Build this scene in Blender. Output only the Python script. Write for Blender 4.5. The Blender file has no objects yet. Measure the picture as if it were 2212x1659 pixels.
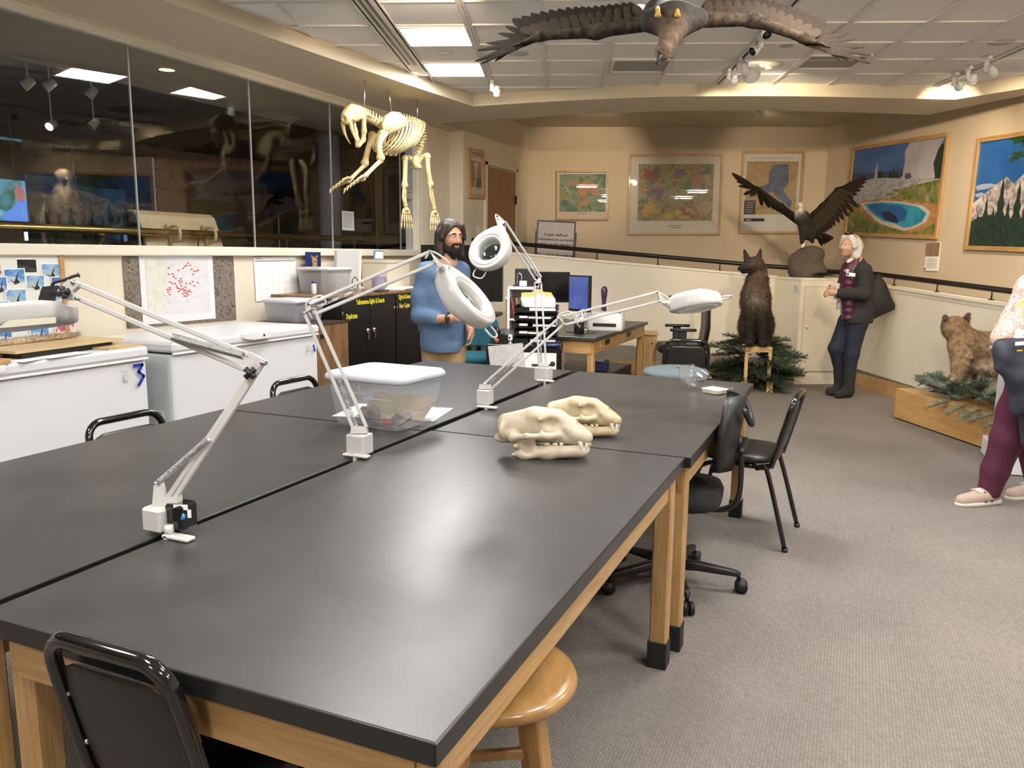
import bpy, bmesh, math, random
import numpy as np
from mathutils import Vector, Matrix, Euler
S = bpy.context.scene
COL = S.collection
random.seed(7)
pi = math.pi
# ------------------------------------------------------------------ camera
IMW, IMH = 2212.0, 1659.0
FPX, YAW, PITCH, ROLL, CAMZ = 1713.13, math.radians(23.335), math.radians(9.3186), math.radians(0.518), 1.465
_fw = Vector((-math.sin(YAW)*math.cos(PITCH), math.cos(YAW)*math.cos(PITCH), -math.sin(PITCH)))
_rt = Vector((math.cos(YAW), math.sin(YAW), 0)); _up = _rt.cross(_fw)
RT = _rt*math.cos(ROLL)+_up*math.sin(ROLL); UP = RT.cross(_fw); FW = _fw
CAMP = Vector((0, 0, CAMZ))
cam = bpy.data.cameras.new('camera'); camo = bpy.data.objects.new('camera', cam); COL.objects.link(camo)
camo.matrix_world = Matrix(((RT.x, UP.x, -FW.x, 0), (RT.y, UP.y, -FW.y, 0), (RT.z, UP.z, -FW.z, CAMZ), (0, 0, 0, 1)))
cam.sensor_fit = 'HORIZONTAL'; cam.sensor_width = 36; cam.lens = 36*FPX/IMW; cam.clip_start = .02; cam.clip_end = 100
S.camera = camo
# ------------------------------------------------------------------ view, world
S.view_settings.view_transform = 'Standard'; S.view_settings.look = 'None'; S.view_settings.gamma = 1
S.view_settings.use_curve_mapping = False
S.view_settings.exposure = 0.9
W = bpy.data.worlds.new('world'); S.world = W; W.use_nodes = True
W.node_tree.nodes['Background'].inputs[0].default_value = (.5, .55, .65, 1)
W.node_tree.nodes['Background'].inputs[1].default_value = .02
PANEL_E = 39.0      # ceiling light panels
SPOT_E = 1.0       # scale of the track spot lamps

# ------------------------------------------------------------------ survey helpers: a sight line cut with a plane of the place
def sight(px, py): return RT*((px-IMW/2)/FPX) - UP*((py-IMH/2)/FPX) + FW
def onz(px, py, z): d = sight(px, py); return CAMP+d*((z-CAMZ)/d.z)
def onx(px, py, x): d = sight(px, py); return CAMP+d*(x/d.x)
def ony(px, py, y): d = sight(px, py); return CAMP+d*(y/d.y)
def fd(px, py, dep): return CAMP+sight(px, py)*dep
FHZ = Vector((FW.x, FW.y, 0)).normalized()
def upright(P):
    """sight lines cut with the upright plane through P that faces the camera (dd moves the plane away)"""
    D0 = FHZ.dot(Vector(P))
    def f(px, py, dd=0): d = sight(px, py); return CAMP+d*((D0+dd)/FHZ.dot(d))
    return f
def depth(P): return (Vector(P)-CAMP).dot(FW)
def onpl(px, py, P0, ang):
    n = Vector((-math.sin(ang), math.cos(ang), 0)); d = sight(px, py); return CAMP+d*(n.dot(Vector((P0[0], P0[1], 0)))/n.dot(d))

# ------------------------------------------------------------------ materials
MATS = {}
def nd(nt, t, **kw):
    n = nt.nodes.new(t)
    for k, v in kw.items():
        if k.startswith('i_'):
            key = k[2:]; key = int(key) if key.isdigit() else key.replace('_', ' ')
            n.inputs[key].default_value = v
        else: setattr(n, k, v)
    return n
def c4(c): return (c[0], c[1], c[2], 1)
def srgb(r, g, b):
    f = lambda v: (v/255/12.92) if v/255 <= .04045 else ((v/255+.055)/1.055)**2.4
    return (f(r), f(g), f(b))
def mat(name, col, rough=.5, metal=0, noise=None, bump=None, spec=.5, emit=None, alpha=None, trans=0, coat=0, sheen=0, vcol=False, subs=0):
    """noise=(scale, colour2, detail); bump=(scale, strength)"""
    if name in MATS: return MATS[name]
    m = bpy.data.materials.new(name); m.use_nodes = True; nt = m.node_tree; b = nt.nodes['Principled BSDF']
    b.inputs['Base Color'].default_value = c4(col); b.inputs['Roughness'].default_value = rough; b.inputs['Metallic'].default_value = metal
    b.inputs['Specular IOR Level'].default_value = spec
    if coat: b.inputs['Coat Weight'].default_value = coat; b.inputs['Coat Roughness'].default_value = .08
    if sheen: b.inputs['Sheen Weight'].default_value = sheen
    if trans: b.inputs['Transmission Weight'].default_value = trans
    if subs: b.inputs['Subsurface Weight'].default_value = subs; b.inputs['Subsurface Radius'].default_value = (.02, .01, .006)
    tc = nd(nt, 'ShaderNodeTexCoord')
    src = None
    if vcol:
        at_ = nd(nt, 'ShaderNodeAttribute'); at_.attribute_name = 'Col'; src = at_.outputs['Color']
        nt.links.new(src, b.inputs['Base Color'])
    if noise:
        nz = nd(nt, 'ShaderNodeTexNoise', i_Scale=noise[0], i_Detail=noise[2] if len(noise) > 2 else 4)
        nt.links.new(tc.outputs['Object'], nz.inputs['Vector'])
        mx = nd(nt, 'ShaderNodeMix', data_type='RGBA')
        rp = nd(nt, 'ShaderNodeValToRGB'); rp.color_ramp.elements[0].position = .35; rp.color_ramp.elements[1].position = .68
        nt.links.new(nz.outputs['Fac'], rp.inputs['Fac']); nt.links.new(rp.outputs['Color'], mx.inputs['Factor'])
        if vcol:
            mx.blend_type = 'MULTIPLY'; nt.links.new(src, mx.inputs[6]); mx.inputs[7].default_value = c4(noise[1])
        else: mx.inputs[6].default_value = c4(col); mx.inputs[7].default_value = c4(noise[1])
        nt.links.new(mx.outputs[2], b.inputs['Base Color'])
    if bump:
        nb = nd(nt, 'ShaderNodeTexNoise', i_Scale=bump[0], i_Detail=3.0); nt.links.new(tc.outputs['Object'], nb.inputs['Vector'])
        bp = nd(nt, 'ShaderNodeBump', i_Strength=bump[1], i_Distance=bump[2] if len(bump) > 2 else .002); nt.links.new(nb.outputs['Fac'], bp.inputs['Height'])
        nt.links.new(bp.outputs['Normal'], b.inputs['Normal'])
    if emit:
        b.inputs['Emission Color'].default_value = c4(emit[0]); b.inputs['Emission Strength'].default_value = emit[1]
    if alpha is not None: b.inputs['Alpha'].default_value = alpha
    MATS[name] = m; return m
def wood(name, c1, c2, axis='X', scale=6, rough=.4, coat=.15, stretch=.08):
    if name in MATS: return MATS[name]
    m = mat(name, c1, rough, coat=coat); nt = m.node_tree; b = nt.nodes['Principled BSDF']
    tc = nd(nt, 'ShaderNodeTexCoord'); mp = nd(nt, 'ShaderNodeMapping')
    sc = {'X': (stretch, 1, 1), 'Y': (1, stretch, 1), 'Z': (1, 1, stretch)}[axis]
    mp.inputs['Scale'].default_value = tuple(s*scale for s in sc); nt.links.new(tc.outputs['Object'], mp.inputs['Vector'])
    n1 = nd(nt, 'ShaderNodeTexNoise', i_Scale=3.0, i_Detail=6.0, i_Distortion=1.2); nt.links.new(mp.outputs[0], n1.inputs['Vector'])
    n2 = nd(nt, 'ShaderNodeTexNoise', i_Scale=22.0, i_Detail=4.0); nt.links.new(mp.outputs[0], n2.inputs['Vector'])
    ad = nd(nt, 'ShaderNodeMath', operation='ADD'); ml = nd(nt, 'ShaderNodeMath', operation='MULTIPLY'); ml.inputs[1].default_value = .5
    nt.links.new(n2.outputs['Fac'], ml.inputs[0]); nt.links.new(n1.outputs['Fac'], ad.inputs[0]); nt.links.new(ml.outputs[0], ad.inputs[1])
    rp = nd(nt, 'ShaderNodeValToRGB'); rp.color_ramp.elements[0].position = .55; rp.color_ramp.elements[1].position = .95
    rp.color_ramp.elements[0].color = c4(c1); rp.color_ramp.elements[1].color = c4(c2)
    nt.links.new(ad.outputs[0], rp.inputs['Fac']); nt.links.new(rp.outputs['Color'], b.inputs['Base Color'])
    return m
def glassmat(name, tint=(1, 1, 1), rough=.0, refl=1.0, haze=0.0, hazecol=(.9, .9, .95)):
    """thin sheet: clear with Fresnel reflection, optional milky share"""
    if name in MATS: return MATS[name]
    m = bpy.data.materials.new(name); m.use_nodes = True; nt = m.node_tree; nt.nodes.clear()
    o = nd(nt, 'ShaderNodeOutputMaterial'); tr = nd(nt, 'ShaderNodeBsdfTransparent'); tr.inputs[0].default_value = c4(tint)
    gl = nd(nt, 'ShaderNodeBsdfGlossy'); gl.inputs['Roughness'].default_value = rough
    lw = nd(nt, 'ShaderNodeLayerWeight'); lw.inputs[0].default_value = .5      # facing is 1-|cos|: Schlick, same from both sides of the sheet
    pw = nd(nt, 'ShaderNodeMath', operation='POWER'); pw.inputs[1].default_value = 5; nt.links.new(lw.outputs['Facing'], pw.inputs[0])
    ma = nd(nt, 'ShaderNodeMath', operation='MULTIPLY_ADD'); ma.inputs[1].default_value = .96; ma.inputs[2].default_value = .04; nt.links.new(pw.outputs[0], ma.inputs[0])
    mu = nd(nt, 'ShaderNodeMath', operation='MULTIPLY'); mu.inputs[1].default_value = refl; mu.use_clamp = True; nt.links.new(ma.outputs[0], mu.inputs[0])
    base = tr.outputs[0]
    if haze:
        df = nd(nt, 'ShaderNodeBsdfDiffuse'); df.inputs[0].default_value = c4(hazecol)
        tl = nd(nt, 'ShaderNodeBsdfTranslucent'); tl.inputs[0].default_value = c4(hazecol)
        a = nd(nt, 'ShaderNodeMixShader'); a.inputs[0].default_value = .5; nt.links.new(df.outputs[0], a.inputs[1]); nt.links.new(tl.outputs[0], a.inputs[2])
        h = nd(nt, 'ShaderNodeMixShader'); h.inputs[0].default_value = haze; nt.links.new(base, h.inputs[1]); nt.links.new(a.outputs[0], h.inputs[2]); base = h.outputs[0]
    mx = nd(nt, 'ShaderNodeMixShader'); nt.links.new(mu.outputs[0], mx.inputs[0]); nt.links.new(base, mx.inputs[1]); nt.links.new(gl.outputs[0], mx.inputs[2])
    nt.links.new(mx.outputs[0], o.inputs[0]); MATS[name] = m; return m
def emis(name, col, st):
    if name in MATS: return MATS[name]
    m = bpy.data.materials.new(name); m.use_nodes = True; nt = m.node_tree; nt.nodes.clear()
    o = nd(nt, 'ShaderNodeOutputMaterial'); e = nd(nt, 'ShaderNodeEmission'); e.inputs[0].default_value = c4(col); e.inputs[1].default_value = st
    nt.links.new(e.outputs[0], o.inputs[0]); MATS[name] = m; return m
def ramp_noise(name, stops, scale, detail=6, rough=.6, dist=0.6, coat=0, mapping=(1, 1, 1)):
    if name in MATS: return MATS[name]
    m = mat(name, stops[0][1], rough, coat=coat); nt = m.node_tree; b = nt.nodes['Principled BSDF']
    tc = nd(nt, 'ShaderNodeTexCoord'); mp = nd(nt, 'ShaderNodeMapping'); mp.inputs['Scale'].default_value = mapping
    nt.links.new(tc.outputs['Object'], mp.inputs[0])
    n = nd(nt, 'ShaderNodeTexNoise', i_Scale=scale, i_Detail=detail, i_Distortion=dist); nt.links.new(mp.outputs[0], n.inputs['Vector'])
    rp = nd(nt, 'ShaderNodeValToRGB'); el = rp.color_ramp.elements
    while len(el) < len(stops): el.new(.5)
    for e, (pos, c) in zip(el, stops): e.position = pos; e.color = c4(c)
    nt.links.new(n.outputs['Fac'], rp.inputs[0]); nt.links.new(rp.outputs[0], b.inputs['Base Color']); return m

# ------------------------------------------------------------------ mesh building
def V3(*a): return Vector(a[0]) if len(a) == 1 else Vector(a)
def basis(d, up=(0, 0, 1)):
    d = Vector(d).normalized(); u = Vector(up)
    if abs(d.dot(u)) > .98: u = Vector((0, 1, 0)) if abs(d.y) < .9 else Vector((1, 0, 0))
    x = u.cross(d).normalized(); y = d.cross(x); return x, y, d
class MB:
    def __init__(s): s.v = []; s.f = []; s.m = []; s.mi = 0; s.sm = []; s.smooth = False; s.pc = []
    def add(s, vs, fs, smooth=None):
        o = len(s.v); s.pc.append((o, len(s.f))); s.v += [tuple(v) for v in vs]; s.f += [tuple(i+o for i in f) for f in fs]; s.m += [s.mi]*len(fs)
        s.sm += [s.smooth if smooth is None else smooth]*len(fs); return s
    def box(s, c, size, rot=None, bev=0):
        x, y, z = size[0]/2, size[1]/2, size[2]/2; c = Vector(c)
        M = rot if isinstance(rot, Matrix) else (Euler(rot).to_matrix() if rot else None)
        T = (lambda p: c+(M@Vector(p) if M else Vector(p)))
        if not bev:
            vs = [T((a*x, b*y, d*z)) for a in (-1, 1) for b in (-1, 1) for d in (-1, 1)]
            return s.add(vs, [(0, 1, 3, 2), (4, 6, 7, 5), (0, 4, 5, 1), (2, 3, 7, 6), (0, 2, 6, 4), (1, 5, 7, 3)], False)
        b = min(bev, x*.99, y*.99, z*.99); vs = []; idx = {}
        for a in (-1, 1):
            for e in (-1, 1):
                for d in (-1, 1):
                    for k in range(3):
                        p = [a*x, e*y, d*z]; q = [a*(x-b), e*(y-b), d*(z-b)]; r = q[:]; r[k] = p[k]
                        idx[(a, e, d, k)] = len(vs); vs.append(T(r))
        fs = []
        for k in range(3):
            o1, o2 = [i for i in range(3) if i != k]
            for sg in (-1, 1):
                ring = []
                for (p, q) in ((-1, -1), (1, -1), (1, 1), (-1, 1)):
                    t = [0, 0, 0]; t[k] = sg; t[o1] = p; t[o2] = q; ring.append(idx[(*t, k)])
                fs.append(tuple(ring if (sg > 0) == (k != 1) else ring[::-1]))
        for k in range(3):
            o1, o2 = [i for i in range(3) if i != k]
            for p in (-1, 1):
                for q in (-1, 1):
                    g = []
                    for e, kk in ((-1, o1), (1, o1), (1, o2), (-1, o2)):
                        t = [0, 0, 0]; t[k] = e; t[o1] = p; t[o2] = q; g.append(idx[(*t, kk)])
                    fs.append(tuple(g))
        for a in (-1, 1):
            for e in (-1, 1):
                for d in (-1, 1): fs.append((idx[(a, e, d, 0)], idx[(a, e, d, 1)], idx[(a, e, d, 2)]))
        return s.add(vs, fs, False)
    def bar(s, a, b, w, h, up=(0, 0, 1), bev=0):
        a = Vector(a); b = Vector(b); x, y, z = basis(b-a, up); M = Matrix((x, y, z)).transposed()
        return s.box((a+b)/2, (w, h, (b-a).length), M, bev)
    def tube(s, pts, r, n=8, caps=True, closed=False, up=(0, 0, 1), flat=1.0):
        pts = [Vector(p) for p in pts]; N = len(pts); rs = list(r) if hasattr(r, '__len__') else [r]*N
        vs = []; px = None
        for i, p in enumerate(pts):
            t = (pts[(i+1) % N]-pts[i-1]) if (closed or 0 < i < N-1) else (pts[1]-pts[0] if i == 0 else pts[-1]-pts[-2])
            x, y, z = basis(t, up)
            if px is not None:
                x = (px-z*px.dot(z)); x = x.normalized() if x.length > 1e-6 else basis(t, up)[0]; y = z.cross(x)
            px = x
            for k in range(n):
                a = 2*pi*k/n; vs.append(p+x*math.cos(a)*rs[i]+y*math.sin(a)*rs[i]*flat)
        fs = []
        for i in range(N if closed else N-1):
            j = (i+1) % N
            for k in range(n): fs.append((i*n+k, i*n+(k+1) % n, j*n+(k+1) % n, j*n+k))
        if caps and not closed: fs.append(tuple(range(n))[::-1]); fs.append(tuple((N-1)*n+k for k in range(n)))
        return s.add(vs, fs, n > 5)
    def cyl(s, a, b, ra, rb=None, n=16): return s.tube([a, b], [ra, ra if rb is None else rb], n)
    def lathe(s, prof, c=(0, 0, 0), n=24, axis=None, sx=1, sy=1, ang=2*pi, cap=True):
        c = Vector(c); x, y, z = basis(axis) if axis else (Vector((1, 0, 0)), Vector((0, 1, 0)), Vector((0, 0, 1)))
        vs = []; full = abs(ang-2*pi) < 1e-6; nn = n if full else n+1
        for (r, h) in prof:
            for k in range(nn):
                a = ang*k/n; vs.append(c+x*(r*math.cos(a)*sx)+y*(r*math.sin(a)*sy)+z*h)
        fs = []
        for i in range(len(prof)-1):
            for k in range(n):
                k2 = (k+1) % nn if full else k+1
                fs.append((i*nn+k, i*nn+k2, (i+1)*nn+k2, (i+1)*nn+k))
        if full and cap:
            if prof[0][0] > 1e-5: fs.append(tuple(range(nn))[::-1])
            if prof[-1][0] > 1e-5: fs.append(tuple((len(prof)-1)*nn+k for k in range(nn)))
        return s.add(vs, fs, True)
    def ball(s, c, r, n=12, rot=None):
        r = r if hasattr(r, '__len__') else (r, r, r); c = Vector(c); M = rot if isinstance(rot, Matrix) else (Euler(rot).to_matrix() if rot else None)
        vs = []; m = max(4, n//2)
        for i in range(m+1):
            th = pi*i/m
            for k in range(n):
                ph = 2*pi*k/n; p = Vector((r[0]*math.sin(th)*math.cos(ph), r[1]*math.sin(th)*math.sin(ph), r[2]*math.cos(th)))
                vs.append(c+(M@p if M else p))
        fs = [(i*n+k, (i+1)*n+k, (i+1)*n+(k+1) % n, i*n+(k+1) % n) for i in range(m) for k in range(n)]
        return s.add(vs, fs, True)
    def prism(s, poly, o, ux, uy, th, smooth=False):
        """poly in the plane o+ux*a+uy*b, extruded by th along ux x uy"""
        o = Vector(o); ux = Vector(ux); uy = Vector(uy); n = ux.cross(uy).normalized()*th; N = len(poly)
        vs = [o+ux*a+uy*b for a, b in poly]+[o+ux*a+uy*b+n for a, b in poly]
        fs = [tuple(range(N))[::-1], tuple(range(N, 2*N))]+[(i, (i+1) % N, N+(i+1) % N, N+i) for i in range(N)]
        return s.add(vs, fs, smooth)
    def quad(s, a, b, c, d): return s.add([a, b, c, d], [(0, 1, 2, 3)], False)
    def loft(s, rings, caps=True, closed=True, smooth=True):
        n = len(rings[0]); vs = [p for r in rings for p in r]; fs = []
        for i in range(len(rings)-1):
            for k in range(n if closed else n-1): fs.append((i*n+k, i*n+(k+1) % n, (i+1)*n+(k+1) % n, (i+1)*n+k))
        if caps: fs.append(tuple(range(n))[::-1]); fs.append(tuple((len(rings)-1)*n+k for k in range(n)))
        return s.add(vs, fs, smooth)
    def split(s, name, mt, parent=None):
        """each primitive added becomes an object of its own"""
        out = []; ends = s.pc[1:]+[(len(s.v), len(s.f))]
        for (a, f0), (b, f1) in zip(s.pc, ends):
            q = MB(); q.v = s.v[a:b]; q.f = [tuple(i-a for i in f) for f in s.f[f0:f1]]; q.m = s.m[f0:f1]; q.sm = s.sm[f0:f1]; out.append(q.build(name, mt, parent))
        return out
    def build(s, name, mt, parent=None, fix=True):
        me = bpy.data.meshes.new(name); me.from_pydata(s.v, [], s.f)
        for q in (mt if isinstance(mt, (list, tuple)) else [mt]): me.materials.append(q)
        me.polygons.foreach_set('material_index', s.m); me.polygons.foreach_set('use_smooth', s.sm)
        if fix:
            bm = bmesh.new(); bm.from_mesh(me); bmesh.ops.recalc_face_normals(bm, faces=bm.faces); bm.to_mesh(me); bm.free()
        me.update()
        o = bpy.data.objects.new(name, me); COL.objects.link(o)
        if parent: o.parent = parent
        return o
def tag(o, label=None, cat=None, group=None, kind=None):
    if label: o['label'] = label
    if cat: o['category'] = cat
    if group: o['group'] = group
    if kind: o['kind'] = kind
    return o
def thing(name, label, cat, loc=(0, 0, 0), rz=0, group=None, rot=None):
    o = bpy.data.objects.new(name, None); COL.objects.link(o); o.empty_display_size = .1
    o.location = loc; o.rotation_euler = rot or (0, 0, rz); return tag(o, label, cat, group)
def struct(name, mb, mt, parent=None, label=None):
    o = mb.build(name, mt, parent)
    if not parent: o['kind'] = 'structure'
    if label: o['label'] = label
    return o
def dup(o, parent=None, loc=None, rz=None, label=None, group=None):
    c = o.copy(); COL.objects.link(c); c.parent = parent
    for ch in list(o.children): dup(ch, c)
    if loc is not None: c.location = loc
    if rz is not None: c.rotation_euler = (0, 0, rz)
    if label: c['label'] = label
    if group: c['group'] = group
    return c
def rrect(w, h, r, n=5, cx=0, cy=0):
    pts = []
    for (sx, sy, a0) in ((1, 1, 0), (-1, 1, pi/2), (-1, -1, pi), (1, -1, 3*pi/2)):
        for k in range(n+1):
            a = a0+pi/2*k/n; pts.append((cx+sx*(w/2-r)+r*math.cos(a), cy+sy*(h/2-r)+r*math.sin(a)))
    return pts
def arc_pts(pts, n=6):
    """Catmull-Rom through points"""
    P = [Vector(p) for p in pts]; out = []
    for i in range(len(P)-1):
        p0 = P[max(i-1, 0)]; p1 = P[i]; p2 = P[i+1]; p3 = P[min(i+2, len(P)-1)]
        for k in range(n):
            t = k/n; out.append(.5*((2*p1)+(p2-p0)*t+(2*p0-5*p1+4*p2-p3)*t*t+(3*p1-p0-3*p2+p3)*t**3))
    out.append(P[-1]); return out
def text(name, body, size, mt, parent, M, align='LEFT', depth_=.0006, bold=0):
    """flat lettering as a mesh; M places it (x right, y up, z towards the reader)"""
    cu = bpy.data.curves.new(name, 'FONT'); cu.body = body; cu.size = size; cu.align_x = align; cu.extrude = depth_; cu.resolution_u = 2; cu.offset = bold; cu.space_line = .95
    t = bpy.data.objects.new(name, cu); COL.objects.link(t); dg = bpy.context.evaluated_depsgraph_get()
    me = bpy.data.meshes.new_from_object(t.evaluated_get(dg)); bpy.data.objects.remove(t); bpy.data.curves.remove(cu)
    me.name = name; me.materials.clear(); me.materials.append(mt); me.transform(M)
    o = bpy.data.objects.new(name, me); COL.objects.link(o); o.parent = parent; return o
def frame_m(o, x, y):
    x = Vector(x).normalized(); y = Vector(y).normalized(); z = x.cross(y); o = Vector(o)
    return Matrix(((x.x, y.x, z.x, o.x), (x.y, y.y, z.y, o.y), (x.z, y.z, z.z, o.z), (0, 0, 0, 1)))

# ------------------------------------------------------------------ organic shapes: blended round cones and ellipsoids, meshed by surface nets
def _dist(P, q):
    if q['t'] == 'c':
        a = np.array(q['a'], float); b = np.array(q['b'], float); ra, rb = q['r']
        ba = b-a; h = np.clip(((P-a)@ba)/max(ba@ba, 1e-12), 0, 1)
        return np.linalg.norm(P-a-h[..., None]*ba, axis=-1)-(ra+(rb-ra)*h)
    c = np.array(q['c'], float); r = np.array(q['r'], float); L = P-c
    if q.get('rot') is not None: L = L@np.array(Euler(q['rot']).to_matrix())
    if q['t'] == 'b':
        d = np.abs(L)-(r-q['rd']); return np.linalg.norm(np.maximum(d, 0), axis=-1)+np.minimum(d.max(-1), 0)-q['rd']
    k0 = np.linalg.norm(L/r, axis=-1); k1 = np.linalg.norm(L/(r*r), axis=-1); return k0*(k0-1)/np.maximum(k1, 1e-9)
def cone(a, b, ra, rb=None, k=.02, op='+', c=None): return dict(t='c', a=a, b=b, r=(ra, ra if rb is None else rb), k=k, op=op, col=c)
def ell(c, r, rot=None, k=.02, op='+', col=None): return dict(t='e', c=c, r=r if hasattr(r, '__len__') else (r, r, r), rot=rot, k=k, op=op, col=col)
def rbox(c, r, rd=.01, rot=None, k=.02, op='+', col=None): return dict(t='b', c=c, r=r, rd=rd, rot=rot, k=k, op=op, col=col)
def _bb(q):
    if q['t'] == 'c':
        a = np.array(q['a'], float); b = np.array(q['b'], float); R = max(q['r']); return np.minimum(a, b)-R, np.maximum(a, b)+R
    c = np.array(q['c'], float); R = max(q['r']) if q.get('rot') is not None and q['t'] == 'e' else (np.linalg.norm(q['r']) if q.get('rot') is not None else np.array(q['r'], float))
    return c-R, c+R
def sdf(name, prims, h, mt, parent=None, colours=None, soft=.01, noise=0, seed=1, mirror=False):
    if mirror:
        ex = []
        for q in prims:
            ex.append(q)
            if q.get('m'):
                w = dict(q)
                for key in ('a', 'b', 'c'):
                    if key in w and w[key] is not None and hasattr(w[key], '__len__') and len(w[key]) == 3 and key != 'col': w[key] = (w[key][0], -w[key][1], w[key][2])
                if w.get('rot') is not None: w['rot'] = (-w['rot'][0], w['rot'][1], -w['rot'][2])
                ex.append(w)
        prims = ex
    lo = np.min([_bb(q)[0] for q in prims if q['op'] == '+'], 0)-2.5*h; hi = np.max([_bb(q)[1] for q in prims if q['op'] == '+'], 0)+2.5*h
    n = np.ceil((hi-lo)/h).astype(int)+1
    F = np.full(n, 1e3, np.float32); ax = [lo[i]+h*np.arange(n[i]) for i in range(3)]
    for q in prims:
        k = max(q['k'], 1e-4); a, b = _bb(q); m = k+2.5*h
        i0 = np.maximum(((a-m-lo)/h).astype(int), 0); i1 = np.minimum(((b+m-lo)/h).astype(int)+2, n)
        if (i1 <= i0).any(): continue
        sl = tuple(slice(i0[i], i1[i]) for i in range(3))
        P = np.stack(np.meshgrid(*[ax[i][sl[i]] for i in range(3)], indexing='ij'), -1)
        d = _dist(P, q); f = F[sl]
        if q['op'] == '+': g = np.maximum(k-np.abs(f-d), 0)/k; F[sl] = np.minimum(f, d)-g*g*k*.25
        else: d = -d; g = np.maximum(k-np.abs(f-d), 0)/k; F[sl] = np.maximum(f, d)+g*g*k*.25
    nx, ny, nz = n; cnt = np.zeros((nx-1, ny-1, nz-1), np.float32); pos = np.zeros((nx-1, ny-1, nz-1, 3), np.float32); crosses = []
    for a in range(3):
        A = np.moveaxis(F, a, 0)[:-1]; B = np.moveaxis(F, a, 0)[1:]; cr = (A < 0) != (B < 0)
        with np.errstate(all='ignore'): t = np.where(cr, A/(A-B), 0)
        cr = np.moveaxis(cr, 0, a); t = np.moveaxis(t, 0, a); crosses.append(cr); o1, o2 = [i for i in range(3) if i != a]
        for e1 in (0, 1):
            for e2 in (0, 1):
                sl = [slice(None)]*3; sl[o1] = slice(e1, n[o1]-1+e1); sl[o2] = slice(e2, n[o2]-1+e2); sl = tuple(sl)
                c = cr[sl]; cnt += c; pos[..., a] += np.where(c, t[sl], 0); pos[..., o1] += c*e1; pos[..., o2] += c*e2
    act = cnt > 0; idx = np.full(cnt.shape, -1, np.int64); idx[act] = np.arange(act.sum())
    ijk = np.argwhere(act); vs = (ijk+pos[act]/cnt[act][:, None])*h+lo
    faces = []
    for a in range(3):
        cr = crosses[a]; o1, o2 = [i for i in range(3) if i != a]
        sl = [slice(None)]*3; sl[o1] = slice(1, n[o1]-1); sl[o2] = slice(1, n[o2]-1)
        e = np.argwhere(cr[tuple(sl)]); e[:, o1] += 1; e[:, o2] += 1
        neg = F[e[:, 0], e[:, 1], e[:, 2]] < 0
        def cell(d1, d2): q = e.copy(); q[:, o1] += d1; q[:, o2] += d2; return idx[q[:, 0], q[:, 1], q[:, 2]]
        Q = np.stack([cell(-1, -1), cell(0, -1), cell(0, 0), cell(-1, 0)], 1)
        fl = neg if a != 1 else ~neg; Q[~fl] = Q[~fl][:, ::-1]; faces.append(Q)
    faces = np.concatenate(faces)
    me = bpy.data.meshes.new(name); me.from_pydata(vs.tolist(), [], faces.tolist()); me.materials.append(mt)
    me.polygons.foreach_set('use_smooth', [True]*len(me.polygons)); me.update()
    if noise:
        rng = np.random.default_rng(seed); N = np.array([v.normal for v in me.vertices]); w = rng.normal(size=(len(vs))).astype(float)*noise
        co = vs+N*w[:, None]; me.vertices.foreach_set('co', co.ravel()); me.update()
    if colours:
        w = []; cs = []
        for q in prims:
            if q['op'] == '+' and q.get('col') is not None: w.append(np.exp(-np.clip(_dist(vs, q), -.02, 1)/soft)); cs.append(q['col'])
        w = np.array(w)+1e-30; w /= w.sum(0); c = w.T@np.array(cs, float)
        at_ = me.color_attributes.new('Col', 'FLOAT_COLOR', 'POINT'); at_.data.foreach_set('color', np.c_[c, np.ones(len(c))].ravel())
    o = bpy.data.objects.new(name, me); COL.objects.link(o)
    if parent: o.parent = parent
    return o
def mir(q): q['m'] = True; return q
# ------------------------------------------------------------------ palette
M_wall = mat('wall paint', (.70, .62, .485), .75, bump=(180, .25, .003))
M_wall2 = mat('wall paint tan', (.60, .50, .37), .75, bump=(160, .3, .003))
M_half = mat('cream half wall paint', (.74, .68, .555), .6, bump=(200, .15, .002))
M_trim = mat('cream trim paint', (.76, .71, .59), .45)
M_soffit = mat('soffit paint', (.60, .525, .40), .8, bump=(150, .2, .002))
M_tile = mat('ceiling tile', (.80, .785, .77), .95, noise=(220, (.70, .685, .67), 2), bump=(260, .5, .003))
M_tbar = mat('ceiling grid', (.66, .64, .61), .6)
M_oak = wood('oak', (.54, .34, .145), (.37, .215, .08), 'Z', 7)
M_oakx = wood('oak along x', (.56, .35, .15), (.39, .225, .082), 'X', 7)
M_oaky = wood('oak along y', (.56, .35, .15), (.39, .225, .082), 'Y', 7)
M_pine = wood('pine', (.66, .45, .2), (.5, .3, .11), 'Z', 6, .6, 0)
M_doorw = wood('door veneer', (.30, .15, .05), (.22, .105, .034), 'Z', 4, .45)
M_walnut = wood('walnut veneer', (.27, .15, .065), (.12, .06, .025), 'Z', 9, .45)
M_black = mat('black lab top', (.040, .039, .039), .33, noise=(9, (.050, .048, .047), 6), bump=(420, .16, .0008), spec=.55)
M_blackedge = mat('black edge', (.012, .012, .012), .25)
M_rubber = mat('black rubber', (.012, .012, .012), .7)
M_bpl = mat('black plastic', (.012, .012, .013), .45)
M_bgl = mat('black gloss enamel', (.006, .006, .006), .12, coat=.5)
M_vinyl = mat('black vinyl', (.012, .012, .013), .38, bump=(500, .2, .0005))
M_bfab = mat('black fabric', (.012, .012, .013), .9, noise=(300, (.02, .02, .022), 2), bump=(700, .6, .001))
M_white = mat('white plastic', (.80, .79, .77), .35)
M_whgl = mat('white enamel', (.80, .80, .80), .22, coat=.2)
M_paper = mat('paper white', (.86, .86, .85), .8)
M_chrome = mat('chrome', (.75, .75, .75), .18, 1)
M_steel = mat('brushed steel', (.55, .55, .54), .35, 1)
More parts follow.
